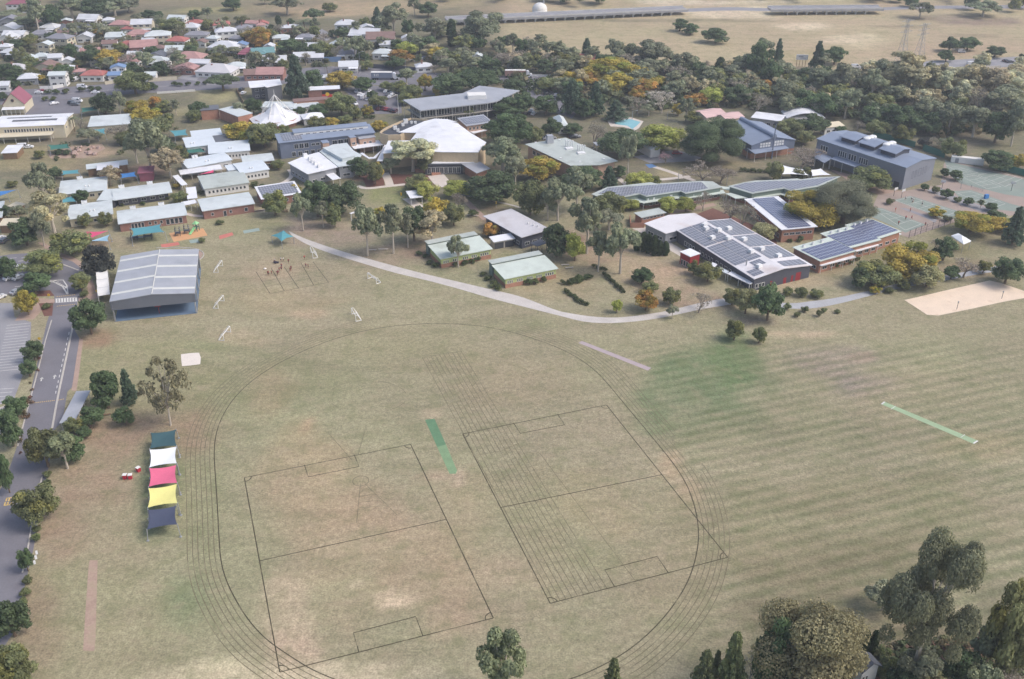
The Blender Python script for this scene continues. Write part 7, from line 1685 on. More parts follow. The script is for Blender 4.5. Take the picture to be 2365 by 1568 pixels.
for cs, m, lab in ((((1580, 97), (1842, 62), (1848, 232), (1568, 262)), 'cloth_teal', 'dark teal shade sail, farthest of the row of five on the field'), (((1565, 272), (1850, 238), (1850, 415), (1562, 458)), 'cloth_white', 'white shade sail in the row of five on the field'),
                   (((1562, 467), (1845, 434), (1855, 620), (1556, 660)), 'cloth_red', 'red-pink square shade sail in the row of five on the field'), (((1553, 677), (1852, 630), (1858, 832), (1545, 880)), 'cloth_yellow', 'yellow shade sail in the row of five on the field'),
                   (((1550, 902), (1845, 857), (1855, 1055), (1537, 1110)), 'cloth_navy', 'navy shade sail, nearest of the row of five on the field')):
    sail('C2', cs, 3.1, m, lab, S5, .06, zs=(.25, -.2, .25, -.2))
mark('the row of five shade sails', 'C2', 1700, 560)
GS = 'shade sails over the play areas'
for fr, cs, z, m, lab in (('B1', ((1145, 570), (1415, 532), (1452, 600), (1160, 640)), 3.6, 'cloth_aqua', 'large aqua shade sail over the playground in front of the brick classroom'), ('B1', ((755, 597), (958, 590), (765, 672)), 3.4, 'cloth_pink', 'three-cornered pink shade sail beside the round olive tree'),
                          ('B1', ((968, 622), (955, 684), (800, 680)), 3.0, 'cloth_sky', 'three-cornered pale blue shade sail touching the pink one'), ('B1', ((1062, 88), (1190, 70), (1205, 112), (1065, 128)), 3.0, 'cloth_blue', 'bright blue rectangular shade sail behind the H-shaped classroom block'),
                          ('B1', ((540, 60), (695, 52), (702, 85), (545, 98)), 3.2, 'cloth_aqua', 'aqua shade sail at the left behind the H-shaped block, beside a dark tree'), ('B1', ((538, 305), (650, 282), (672, 332), (545, 348)), 3.0, 'cloth_aqua', 'aqua shade sail tucked inside the H-shaped classroom block'),
                          ('B1', ((-90, 245), (155, 228), (60, 262), (-90, 318)), 3.4, 'cloth_blue', 'bright blue shade roof cut off by the left edge'), ('A1', ((715, 952), (845, 936), (862, 972), (715, 992)), 3.0, 'cloth_green', 'green shade sail beside the shop car park'),
                          ('A1', ((832, 1142), (925, 1130), (925, 1180), (860, 1186)), 2.8, 'cloth_aqua', 'blue-green shade sail in front of the long pale-roofed shed'), ('A1', ((1490, 1152), (1640, 1140), (1655, 1192), (1540, 1202)), 3.0, 'cloth_aqua', 'blue-green shade sail left of the stepped white classrooms'),
                          ('A1', ((1640, 1308), (1770, 1292), (1815, 1340), (1640, 1356)), 2.6, 'cloth_green', 'dark green shade sail between the stepped white classrooms'), ('A1', ((420, 1278), (600, 1268), (622, 1308), (440, 1322)), 2.8, 'cloth_green', 'dark green shade sail by the rocky garden at the left'),
                          ('B1', ((1750, 96), (1890, 50), (1885, 78)), 3.0, 'cloth_pink', 'small three-cornered pink shade sail above the long white walkway'), ('B4', ((242, 212), (425, 248), (470, 300), (232, 292)), 3.8, 'cloth_white', 'white shade membrane left of the round bush by the sports hall'),
                          ('B4', ((478, 252), (575, 240), (665, 298), (495, 308)), 3.8, 'cloth_white', 'white shade membrane right of the round bush by the sports hall')):
    sail(fr, cs, z, m, lab, GS, .08)
def pyramid(fr, corners, z, peak, m, label, name, cat, post='steel', sag=0.0):
    P = [at(fr, *c, z) for c in corners]; cen = sum(P, Vector()) / 4; root = thing(name, cat, (cen.x, cen.y, 0), 0, None, label); mb = MB(); T = (0, 0, z + peak)
    for i in range(4):
        a, b = P[i] - cen, P[(i + 1) % 4] - cen; m_ = a.lerp(b, .5) * (1 - sag); mm = (m_.x, m_.y, z + sag)
        mb.quad((a.x, a.y, z), mm, T); mb.quad(mm, (b.x, b.y, z), T)
        if not sag: mb.quad((a.x, a.y, z - .3), (b.x, b.y, z - .3), (b.x, b.y, z), (a.x, a.y, z))
    mb.obj('canopy', M[m], root)
    for p in P:
        q = (p - cen) * .97; k = MB(); k.tube((q.x, q.y, 0), (q.x, q.y, z), .09, n=8); k.obj('post', M[post], root)
pyramid('B2', ((150, 832), (258, 786), (348, 842), (240, 884)), 2.8, 1.3, 'cloth_aqua', 'teal star-shaped shade canopy at the top of the gravel path', 'shade_canopy', 'canopy', sag=.22)
pyramid('B4', ((1722, 832), (1786, 810), (1900, 878), (1832, 906)), 3.6, 1.2, 'cloth_white', 'white peaked pavilion standing alone on the grass at the right', 'pavilion', 'pavilion')
mark('the white peaked pavilion', 'B4', 1810, 860)
building('lay_by_shelter', 'shelter', [blk(rect('C1', (620, 1176), (775, 1168), (835, 840), 2.7), 'grey_metal_roof', None, posts=5)], label='long narrow grey shelter roof beside the school drive', mk='the narrow grey shelter')

# ------------------------------------------------------------------ goals and field things
def goal(fr, x, y, deg, label):
    P = at(fr, x, y); root = thing('soccer_goal', 'goal', (P.x, P.y, 0), R(deg), None, label, 'portable soccer goals'); W, H, Dp, r = 2.6, 2.1, 1.7, .11
    mb = MB(); mb.tube((-W, 0, 0), (-W, 0, H), r); mb.tube((W, 0, 0), (W, 0, H), r); mb.tube((-W, 0, H), (W, 0, H), r); mb.obj('goal_frame', M['white_paint'], root)
    mb = MB()
    for s in (-W, W): mb.tube((s, 0, .08), (s, Dp, .08), r); mb.tube((s, 0, H), (s, .6, H), r * .8); mb.tube((s, .6, H), (s, Dp, .1), r * .8)
    mb.tube((-W, Dp, .08), (W, Dp, .08), r); mb.obj('back_frame', M['white_paint'], root)
    mb = MB()
    for i in range(15): t = -W + 2 * W * i / 14; mb.tube((t, .6, H), (t, Dp, .1), .012, n=3)
    for i in range(6): t = i / 5; mb.tube((-W, .6 + (Dp - .6) * t, H - (H - .1) * t), (W, .6 + (Dp - .6) * t, H - (H - .1) * t), .012, n=3)
    mb.obj('net', M['white_paint'], root)
for g in (('D', 509, 622, 88, 'white soccer goal, farthest of the three beside the grey sports shed'), ('D', 511, 704, 84, 'white soccer goal, middle of the three beside the grey sports shed'), ('D', 525, 777, 82, 'white soccer goal, nearest of the three right of the grey sports shed'),
          ('D', 720, 590, -72, 'white soccer goal standing against the gravel path'), ('D', 859, 650, -50, 'white soccer goal tilted towards the bend of the gravel path'), ('D', 817, 734, -68, 'white soccer goal alone at the top of the running track')): goal(*g)
def bin_(fr, x, y, label):
    P = at(fr, x, y); root = thing('bin', 'bin', (P.x, P.y, 0), rt.uniform(0, 1), None, label, 'red bins on the grass')
    mb = MB(); mb.box((0, 0, .6), (.8, .8, 1.1), top=1.12); mb.obj('body', M['bin_red'], root); mb = MB(); mb.box((0, 0, 1.2), (.98, .98, .1)); mb.box((0, .5, 1.1), (.7, .12, .1)); mb.obj('lid', M['white_paint'], root)
MM('bin_red', (196, 52, 72), 0.6, 0.05, 0.5)
bin_('C2', 1312, 575, 'red bin, left of the pair left of the red sail'); bin_('C2', 1368, 575, 'red bin, right of the pair left of the red sail'); bin_('C2', 1452, 500, 'single red bin closest to the white shade sail')
def bench(fr, x, y, rz, label, w_=2.4, m='pale_paving'):
    P = at(fr, x, y); root = thing('bench', 'bench', (P.x, P.y, 0), rz, None, label, 'benches'); mb = MB(); mb.box((0, 0, .46), (w_, .42, .08)); mb.obj('seat', M[m], root)
    for s in (-.8, .8): mb = MB(); mb.box((s * w_ / 2.4, 0, .21), (.12, .36, .42)); mb.obj('leg', M['steel'], root)
bench('B2', 1035, 968, .05, 'pale bench under the gum trees, left of the two by the path', 3.4); bench('B2', 1137, 960, .05, 'pale bench under the gum trees, right of the two by the path', 3.4)
bench('B3', 500, 1098, .1, 'pale bench right of the nearer lime classroom, upper of two', 2.8); bench('B3', 538, 1122, .15, 'pale bench right of the nearer lime classroom, lower of two', 2.8); bench('B2', 1925, 662, -.3, 'long white bench beside the oval shrub bed', 4.5)
bench('C1', 852, 985, .3, 'small bench under the tree beside the narrow grey shelter'); bench('C1', 1110, 1100, .3, 'dark bench on bare earth between the trees', m='timber')
P = at('B2', 276, 622); root = thing('picnic_table', 'table', (P.x, P.y, 0), .4, None, 'dark picnic table on bare ground near the small solar classroom')
mb = MB(); mb.box((0, 0, .75), (1.9, .8, .06)); mb.obj('table_top', M['timber'], root)
for s in (-1, 1): mb = MB(); mb.box((0, .75 * s, .45), (1.9, .3, .05)); mb.obj('seat', M['timber'], root); mb = MB(); mb.box((.6 * s, 0, .36), (.1, 1.6, .72)); mb.obj('leg', M['dark_steel'], root)
def post_thing(name, cat, fr, x, yf, h, r, m, label, group=None, top=None):
    P = at(fr, x, yf); root = thing(name, cat, (P.x, P.y, 0), 0, None, label, group); mb = MB(); mb.tube((0, 0, 0), (0, 0, h), r, r * .8, n=8); mb.obj('post', M[m], root)
    if top: top(root, h)
    return root
for x, y, l in ((2168, 1388, 'thin volleyball net post at the far end of the sand court'), (1772, 1482, 'thin volleyball net post at the near side of the sand court')): post_thing('volleyball_post', 'post', 'B4', x, y, 2.6, .09, 'dark_steel', l, 'volleyball posts', lambda r, h: MB().box((0, 0, h - .1), (.3, .3, .5)).obj('padding', M['steel'], r))
# play equipment
def playset():
    a = at('B1', 1735, 590); root = thing('slide_tower', 'slide', (a.x, a.y, 0), -.35, None, 'green slide tower at the end of the orange play mat')
    for sx in (-.7, .7):
        for sy in (-.7, .7): mb = MB(); mb.tube((sx, sy, 0), (sx, sy, 3.0), .1); mb.obj('post', M['cloth_green'], root)
    mb = MB(); mb.box((0, 0, 1.6), (1.5, 1.5, .12)); mb.obj('deck', M['dark_steel'], root)
    mb = MB(); mb.quad((-1, -1, 2.9), (1, -1, 2.9), (0, 0, 3.9)); mb.quad((1, -1, 2.9), (1, 1, 2.9), (0, 0, 3.9)); mb.quad((1, 1, 2.9), (-1, 1, 2.9), (0, 0, 3.9)); mb.quad((-1, 1, 2.9), (-1, -1, 2.9), (0, 0, 3.9)); mb.obj('roof', M['slide_green'], root)
    mb = MB(); n = 8
    for i in range(n):
        t0, t1 = i / n, (i + 1) / n; f = lambda t: (-.8 - 3.4 * t, 1.65 * (1 - t) ** 1.3 + .15)
        (y0, z0), (y1, z1) = f(t0), f(t1); mb.quad((-.4, y0, z0), (.4, y0, z0), (.4, y1, z1), (-.4, y1, z1))
        for s in (-.4, .4): mb.quad((s, y0, z0), (s, y1, z1), (s, y1, z1 + .35), (s, y0, z0 + .35))
    mb.obj('slide', M['slide_green'], root)
    for x, y, l in ((1570, 632, 'dark climbing frame on the orange play mat, left of the other'), (1648, 612, 'dark climbing frame in the middle of the orange play mat')):
        a = at('B1', x, y); root = thing('climbing_frame', 'climbing frame', (a.x, a.y, 0), .2, None, l, 'climbing frames')
        for sx in (-.9, .9):
            for sy in (-.9, .9): mb = MB(); mb.tube((sx, sy, 0), (sx * .8, sy * .8, 3.2), .11); mb.obj('post', M['dark_steel'], root)
        mb = MB(); mb.box((0, 0, 1.1), (1.8, 1.8, .12)); mb.obj('deck', M['dark_steel'], root); mb = MB()
        for z in (1.9, 2.6): mb.box((0, -.85, z), (1.8, .08, .08)); mb.box((0, .85, z), (1.8, .08, .08)); mb.box((-.85, 0, z + .09), (.08, 1.6, .08)); mb.box((.85, 0, z + .09), (.08, 1.6, .08))
        mb.obj('railing', M['steel'], root)
    a = at('B1', 1240, 665); root = thing('play_fort', 'play equipment', (a.x, a.y, 0), .15, None, 'low dark play equipment under the large aqua shade sail')
    for sx in (-3, -1, 1.4, 4): mb = MB(); mb.tube((sx, -.8, 0), (sx, -.8, 2.2), .12); mb.tube((sx, .8, 0), (sx, .8, 2.2), .12); mb.obj('post', M['dark_steel'], root)
    mb = MB(); mb.box((-2, 0, .9), (2.4, 1.6, .14)); mb.box((2.7, 0, 1.2), (2.8, 1.6, .14)); mb.obj('deck', M['dark_cladding'], root); mb = MB(); mb.box((.2, 0, .8), (1.6, 1.0, .1)); mb.obj('bridge_deck', M['steel'], root)
MM('slide_green', (150, 206, 150), 0.4, 0.04, 0.5)
playset()

# ------------------------------------------------------------------ vehicles
def paint():
    m = bpy.data.materials.new('car_paint'); m.use_nodes = True; N = m.node_tree.nodes; L = m.node_tree.links; b = N['Principled BSDF']; oi = N.new('ShaderNodeObjectInfo'); no = N.new('ShaderNodeTexNoise'); no.inputs['Scale'].default_value = 1.5
    mr = N.new('ShaderNodeMapRange'); mr.inputs['To Min'].default_value = .9; mr.inputs['To Max'].default_value = 1.08; x = N.new('ShaderNodeMix'); x.data_type = 'RGBA'; x.blend_type = 'MULTIPLY'; x.inputs['Factor'].default_value = 1.0
    L.new(no.outputs['Fac'], mr.inputs['Value']); L.new(oi.outputs['Color'], x.inputs['A']); L.new(mr.outputs['Result'], x.inputs['B']); L.new(x.outputs['Result'], b.inputs['Base Color']); b.inputs['Roughness'].default_value = .28; b.inputs['Coat Weight'].default_value = .4
    M['paint'] = m
paint(); MM('rubber', (42, 42, 44), 0.9, 0.1, 1.0); MM('lamp_glass', (226, 226, 220), 0.2, 0.02, 1.0); MM('tail_red', (170, 40, 40), 0.3, 0.02, 1.0)
def profile(mb, pts, w0, w1, zc, m=0):
    """Side outline extruded across, drawn in above height zc."""
    n = len(pts); k = len(mb.v)
    for s in (-1, 1):
        for x, z in pts: mb.v.append((x, s * (w0 if z <= zc else w1) / 2, z))
    mb.f.append(tuple(k + i for i in range(n))); mb.m.append(m); mb.f.append(tuple(k + n + i for i in reversed(range(n)))); mb.m.append(m)
    for i in range(n): j = (i + 1) % n; mb.f.append((k + j, k + i, k + n + i, k + n + j)); mb.m.append(m)
CARP = {}
def car_proto(kind):
    if kind in CARP: return CARP[kind]
    out = []
    if kind == 'sedan': pts = [(-2.2, .32), (-2.25, .78), (-2.1, .95), (-1.55, 1.0), (-1.0, 1.42), (.35, 1.45), (1.05, 1.0), (1.95, .86), (2.2, .7), (2.25, .32)]; w = ((-1.0, 1.42), (-1.55, 1.0), (.35, 1.45), (1.05, 1.0)); L2 = 1.4
    elif kind == 'suv': pts = [(-2.25, .38), (-2.3, 1.0), (-2.2, 1.1), (-1.95, 1.72), (.3, 1.78), (1.0, 1.12), (2.05, .98), (2.3, .8), (2.3, .38)]; w = ((-1.95, 1.72), (-2.2, 1.1), (.3, 1.78), (1.0, 1.12)); L2 = 1.45
    else: pts = [(-2.5, .38), (-2.55, 2.0), (-2.4, 2.2), (1.1, 2.2), (1.75, 1.3), (2.4, 1.05), (2.5, .38)]; w = ((-2.4, 2.2), (-2.55, 1.35), (1.1, 2.2), (1.75, 1.3)); L2 = 1.6
    mb = MB(); profile(mb, pts, 1.82, 1.5, 1.15 if kind != 'van' else 1.5); out.append(('body', mb.mesh('body', M['paint'])))
    (rx0, rz0), (rx1, rz1), (fx0, fz0), (fx1, fz1) = w
    def pane(a, b, wd0, wd1, off): mb = MB(); mb.quad((a[0] + off, -wd0, a[1] - .06), (b[0] + off, -wd1, b[1] + .04), (b[0] + off, wd1, b[1] + .04), (a[0] + off, wd0, a[1] - .06)); return mb.mesh('window', M['glass'])
    out.append(('windscreen', pane((fx0, fz0), (fx1, fz1), .66, .74, .03)))
    if kind != 'van': out.append(('rear_window', pane((rx0, rz0), (rx1, rz1), .66, .74, -.03)))
    for s in (-1, 1):
        mb = MB(); x0 = rx0 + .1 if kind != 'van' else .1; mb.quad((x0, s * .775, rz0 - .12), (rx1 + .35 if kind != 'van' else .1, s * .925, rz1 + .1 if kind != 'van' else 1.42), (fx1 - .25, s * .925, fz1 + .06), (fx0 - .08, s * .775, fz0 - .12)); out.append(('side_window', mb.mesh('side_window', M['glass'])))
    for sx in (-1, 1):
        for s in (-1, 1):
            mb = MB(); mb.tube((sx * L2, s * .7, .33), (sx * L2, s * .94, .33), .33, n=12); mb.tube((sx * L2, s * .93, .33), (sx * L2, s * .955, .33), .18, n=8, m=1); out.append(('wheel', mb.mesh('wheel', [M['rubber'], M['steel']])))
    for s in (-1, 1):
        mb = MB(); mb.box((pts[-1][0] - .02, s * .66, .72), (.1, .32, .16)); out.append(('headlight', mb.mesh('headlight', M['lamp_glass']))); mb = MB(); mb.box((pts[0][0] - .03, s * .7, .8), (.1, .22, .2)); out.append(('tail_light', mb.mesh('tail_light', M['tail_red'])))
    CARP[kind] = out; return out
CC = dict(w=((232, 232, 234), 'white'), s=((176, 178, 182), 'silver'), k=((44, 46, 52), 'black'), r=((150, 36, 44), 'red'), m=((92, 44, 50), 'maroon'), b=((70, 88, 122), 'blue'), g=((110, 112, 116), 'grey'))
def car(fr, x, y, c, deg, kind='sedan'):
    P = at(fr, x, y); root = thing('van' if kind == 'van' else 'parked_car', 'van' if kind == 'van' else 'car', (P.x, P.y, .03), R(deg), CC[c][1] + {'sedan': ' car', 'suv': ' four-wheel-drive', 'van': ' van'}[kind], None, 'cars on the roads and in the car parks')
    for n_, me in car_proto(kind): o = link(n_, me, root); o.color = col(*CC[c][0])
CARS = {'A2': [(912, 815, 'w', 75, 'suv'), (935, 812, 'w', 75), (958, 812, 's', 75), (982, 812, 'w', 75), (1006, 815, 'w', 75, 'suv'), (930, 842, 'w', -100), (956, 850, 'w', -100), (985, 845, 's', -100), (1012, 838, 'w', -100), (960, 872, 'w', 80, 'van'), (1000, 884, 's', 80), (1165, 815, 'w', 70), (1192, 822, 'k', 70), (1215, 830, 'w', 70), (1222, 855, 'w', 60, 'suv'), (1180, 842, 'g', 70), (1200, 862, 'w', 70),
                (1098, 968, 'm', 75), (1124, 965, 'k', 75), (1148, 968, 'm', 75), (1172, 972, 'r', 75), (1196, 976, 'm', 75), (1220, 982, 'k', 75), (1243, 988, 'm', 75, 'suv'), (955, 1000, 'k', 10, 'suv'), (992, 1004, 'k', 5), (1024, 1002, 'g', 10), (872, 905, 's', -60), (890, 922, 'w', -60), (70, 830, 'k', 15), (100, 826, 's', 12), (150, 822, 'w', 10), (1500, 520, 'b', 20), (1530, 525, 'w', 20), (1560, 528, 'w', 20), (1475, 530, 's', 20)],
        'A3': [(212, 788, 'w', 0), (390, 852, 'k', 20, 'suv'), (420, 850, 'w', 20), (205, 985, 'w', 70), (222, 1010, 'w', 70), (190, 1005, 'k', 70), (528, 905, 'w', 60), (520, 935, 'k', 60), (545, 930, 's', 60), (345, 1228, 'w', 10), (378, 1226, 's', 10), (572, 1218, 'k', 10), (598, 1212, 's', 10), (1485, 1362, 'r', 0, 'suv'), (340, 835, 'k', 20), (535, 960, 'w', 60), (2290, 1105, 'w', 5, 'van')],
        'B1': [(90, 1015, 'w', 60), (168, 1012, 'w', 60), (180, 935, 'w', 10, 'suv'), (-5, 1190, 'w', 60), (2, 668, 'w', 70), (45, 690, 'g', 80, 'suv'), (20, 985, 'k', 60), (150, 1140, 's', 60)],
        'A1': [(727, 778, 'w', 3, 'van'), (842, 825, 'w', 8), (640, 918, 'k', -5, 'suv'), (685, 902, 'w', -5, 'van'), (665, 930, 'g', -5, 'suv'), (375, 812, 'r', 5), (345, 826, 'w', 5), (212, 1306, 'w', 8, 'van'), (252, 1305, 'w', 8), (110, 452, 's', 10), (668, 712, 'w', 80, 'van'), (1320, 668, 's', 10), (1355, 674, 'k', 10), (2130, 800, 'k', 80, 'suv'), (2145, 830, 'w', 80), (130, 935, 's', 0), (480, 920, 'w', 40)],
        'A4': [(1896, 577, 'w', 5, 'van'), (2205, 545, 'k', 8), (2240, 553, 'k', 8), (880, 600, 'w', 0, 'van'), (1812, 466, 's', 0, 'van'), (130, 1110, 'w', 20, 'van'), (215, 1080, 'b', 20)]}
for fr, rows in CARS.items():
    for r in rows: car(fr, *r)
def truck(fr, x0, x1, y, m, label, mk=None):
    a, b = at(fr, x0, y), at(fr, x1, y); L_ = (b - a).length; root = thing('semi_trailer', 'truck', (a.x, a.y, .03), math.atan2(b.y - a.y, b.x - a.x), None, label, 'trucks on the main road')
    t = L_ * .8; mb = MB(); mb.box((t / 2, 0, 2.5), (t, 2.6, 2.9)); mb.obj('trailer', M[m], root); mb = MB(); mb.box((t / 2, 0, 4.0), (t + .1, 2.66, .14)); mb.obj('trailer_roof', M['white_paint'], root)
    mb = MB(); profile(mb, [(t + .5, .5), (t + .5, 3.7), (t + 1.6, 3.7), (t + 2.6, 2.1), (t + 3.6, 1.9), (t + 3.8, .5)], 2.5, 2.3, 2.4); o = mb.obj('cab', M['paint'], root); o.color = col(232, 234, 238)
    mb = MB(); mb.quad((t + 1.75, -1.0, 3.4), (t + 2.6, -1.0, 2.2), (t + 2.6, 1.0, 2.2), (t + 1.75, 1.0, 3.4)); mb.obj('windscreen', M['glass'], root); mb = MB(); mb.box((t / 2 + 1, 0, .8), (t + 2, .9, .3)); mb.obj('chassis', M['dark_steel'], root)
    for x in (1.0, 2.2, 3.4, t - .4, t + .6, t + 2.9):
        for s in (-1, 1): mb = MB(); mb.tube((x, s * .85, .5), (x, s * 1.28, .5), .5, n=12); mb.obj('wheel', M['rubber'], root)
    return root, t
MM('trailer_grey', (132, 140, 158), 0.5, 0.06, 0.4); MM('trailer_tan', (176, 140, 128), 0.6, 0.1, 0.4)
r_, t_ = truck('A2', 1035, 1262, 700, 'trailer_grey', 'grey curtain-sided semi-trailer with white lettering on the main road')
mb = MB()
for i in range(3):                       # three bold white characters on the curtain side, too coarse in the photograph to tell apart
    x = t_ * (.14 + .085 * i)
    mb.quad((x, -1.325, 1.9), (x + .35, -1.325, 1.9), (x + .6, -1.325, 3.2), (x + .25, -1.325, 3.2))
    if i != 1: mb.quad((x - .1, -1.328, 2.95), (x + .58, -1.328, 2.95), (x + .62, -1.328, 3.25), (x - .1, -1.328, 3.25))
mb.obj('lettering', M['white_paint'], r_)
truck('A3', -30, 195, 682, 'trailer_tan', 'tan-sided truck with white cab on the main road')

# ------------------------------------------------------------------ poles, pylons, the bridge and other far things
def lamp(fr, x, yf, yt, label=None, arm=True):
    P = at(fr, x, yf); h = max(4, min(14, hgt(P, px(fr, x, yt)[1]))); root = thing('street_lamp', 'street lamp', (P.x, P.y, 0), rt.choice([0, 3.14]), 'pale street lamp' if arm else 'pale pole', label, 'street lamps and poles'); mb = MB(); mb.tube((0, 0, 0), (0, 0, h), .13, .08, n=8); mb.obj('pole', M['steel'], root)
    if arm: mb = MB(); mb.tube((0, 0, h - .1), (1.8, 0, h + .3), .06, n=6); mb.obj('arm', M['steel'], root); mb = MB(); mb.box((2.1, 0, h + .3), (.8, .3, .14)); mb.obj('lamp_head', M['ac_white'], root)
for l in (('A1', 345, 770, 645), ('A1', 452, 865, 742), ('A1', 368, 885, 800), ('A1', 470, 885, 800), ('A1', 1008, 795, 700), ('A1', 905, 715, 600), ('A2', 937, 660, 458), ('A2', 1420, 640, 530), ('A2', 1335, 625, 525), ('A1', 710, 260, 180), ('A1', 945, 330, 240), ('A1', 2190, 650, 520), ('A3', 1090, 1052, 980), ('A3', 1400, 1058, 985), ('A4', 1520, 600, 540), ('B4', 1805, 420, 330), ('A4', 760, 700, 610)): lamp(*l)
lamp('B3', 1495, 352, 268, 'short white pole beside the path crossing', False); lamp('B3', 1922, 388, 345, 'short yellow-topped pole between the two solar classroom rows', False)
P = at('A2', 1272, 1008); h_ = hgt(P, px('A2', 1272, 838)[1]); root = thing('flagpole', 'flagpole', (P.x, P.y, 0), 0, None, 'tall white flagpole left of the modern grey-roofed building'); MB().tube((0, 0, 0), (0, 0, h_), .16, .08, n=8).obj('pole', M['white_paint'], root); MB().ball((0, 0, h_ + .1), .18).obj('finial', M['white_paint'], root)
P = at('A4', 140, 1400); h_ = min(16, hgt(P, px('A4', 180, 1040)[1])); root = thing('lighting_mast', 'mast', (P.x, P.y, 0), 0, None, 'tall blue-grey lighting mast in front of the blue gymnasium'); MB().tube((0, 0, 0), (0, 0, h_), .32, .2, n=8).obj('pole', M['blue_grey_cladding'], root); MB().box((0, 0, h_), (1.6, .4, .8)).obj('lamp_head', M['dark_steel'], root)
def sign(fr, x, y, h, label, m='sign_yellow', rnd_=True):
    P = at(fr, x, y); root = thing('road_sign', 'sign', (P.x, P.y, 0), 0, None, label, 'yellow signs'); MB().tube((0, 0, 0), (0, 0, h), .05).obj('post', M['steel'], root)
    mb = MB(); mb.tube((0, -.06, h), (0, -.1, h), .45, n=16) if rnd_ else mb.box((0, -.08, h - .3), (.5, .05, 1.3)); mb.obj('sign_face', M[m], root)
MM('sign_yellow', (232, 190, 70), 0.5, 0.03, 0.5)
sign('C1', 425, 340, 1.6, 'round yellow sign beside the lower car park'); sign('B1', 440, 1195, 1.6, 'round yellow sign left of the zebra crossing'); sign('B1', 862, 1160, 1.6, 'round yellow sign at the front of the white marquee'); sign('B2', 1297, 505, 2.2, 'yellow sign at the corner of the lawn shelter', rnd_=False); sign('B2', 2132, 585, 2.4, 'yellow banded post by the long grey-roofed block', rnd_=False)
def pylon(fr, x, yf, yt, label):
    P = at(fr, x, yf); h = hgt(P, px(fr, x + 40, yt)[1]); root = thing('power_pylon', 'pylon', (P.x, P.y, 0), .5, None, label, 'power pylons'); mb = MB(); w0, w1 = 2.6, .7; n = 9
    lv = lambda t: (w0 + (w1 - w0) * min(1, t / .7))
    for sx in (-1, 1):
        for sy in (-1, 1):
            for i in range(n): t0, t1 = i / n, (i + 1) / n; mb.tube((sx * lv(t0), sy * lv(t0), h * t0), (sx * lv(t1), sy * lv(t1), h * t1), .08, n=4)
    for i in range(n):
        t0, t1 = i / n, (i + 1) / n; a, b = lv(t0), lv(t1)
        for s in (-1, 1): mb.tube((-a, s * a, h * t0), (b, s * b, h * t1), .045, n=4); mb.tube((a, s * a, h * t0), (-b, s * b, h * t1), .045, n=4); mb.tube((s * a, -a, h * t0), (s * b, b, h * t1), .045, n=4); mb.tube((s * a, a, h * t0), (s * b, -b, h * t1), .045, n=4)
    mb.obj('lattice_tower', M['steel'], root)
    for t in (.7, .82, .94):
        mb = MB()
        for s in (-1, 1):
            for z in (0, 1.2): mb.tube((0, 0, h * t + z), (s * 5, 0, h * t + .4), .09, n=4)
        mb.obj('cross_arm', M['steel'], root)
pylon('A4', 1275, 560, 165, 'steel lattice pylon, left of the two above the trees'); pylon('A4', 1430, 545, 205, 'steel lattice pylon, right of the two above the trees')
def bridge(fr, feet, x_step, deck_y, label):
    """A viaduct whose near side stands on the traced feet."""
    (xa, ya), (xb, yb) = feet; n = int((xb - xa) / x_step); F = [at(fr, xa + (xb - xa) * i / n, ya + (yb - ya) * i / n) for i in range(n + 1)]
    z = hgt(F[0], px(fr, xa, deck_y)[1]); d = (F[-1] - F[0]).normalized(); v = Vector((-d.y, d.x, 0)); W = 11.0; A = F[0]
    root = thing('road_bridge', 'bridge', (A.x, A.y, 0), math.atan2(d.y, d.x), None, label, 'motorway bridges'); L_ = (F[-1] - F[0]).length
    mb = MB(); mb.box((L_ / 2, W / 2, z - .6), (L_ + 24, W, 1.2)); mb.obj('deck', M['bridge_concrete'], root)
    for y in (.15, W - .15): mb = MB(); mb.box((L_ / 2, y, z + .45), (L_ + 24, .3, .9)); mb.obj('parapet', M['pale_bridge'], root)
    mb = MB(); mb.box((L_ / 2, W / 2, z + .02), (L_ + 24, W - .8, .04)); mb.obj('road_surface', M['pale_asphalt'], root)
    for i in range(n + 1):
        x = L_ * i / n; mb = MB()
        for y in (2.2, W - 2.2): mb.tube((x, y, 0), (x, y, z - 1.9), .62, n=10)
        mb.box((x, W / 2, z - 1.55), (1.6, W - 1, .7)); mb.obj('pier', M['pale_bridge'], root)
MM('bridge_concrete', (160, 160, 164), 0.85, 0.1, 0.2, fine=0.05); MM('pale_bridge', (196, 196, 196), 0.85, 0.1, 0.2, fine=0.05)
bridge('A3', ((-380, 226), (1440, 140)), 86, 178, 'long raised concrete motorway bridge on paired piers, top centre'); bridge('A4', ((285, 138), (975, 132)), 85, 88, 'shorter raised motorway bridge on piers, top right')
P = at('A4', 398, 590); root = thing('billboard', 'billboard', (P.x, P.y, 0), -.18, None, 'white billboard on posts at the edge of the paddock'); zt, zb = hgt(P, px('A4', 398, 482)[1]), hgt(P, px('A4', 398, 528)[1]); w_ = 100 * 950 / 2365 * K * mpp(P)
MB().box((0, 0, (zt + zb) / 2), (w_, .4, zt - zb)).obj('board', M['white_paint'], root); mb = MB(); mb.box((-.1 * w_, -.22, (zt + zb) / 2 + .3), (w_ * .4, .03, .5)); mb.box((.1 * w_, -.22, (zt + zb) / 2 - .5), (w_ * .5, .03, .25)); mb.obj('lettering', M['grey_paint'], root)
for s in (-.4, -.15, .1, .35): MB().tube((s * w_, .1, 0), (s * w_, .1, zb + .3), .14).obj('post', M['timber'], root)
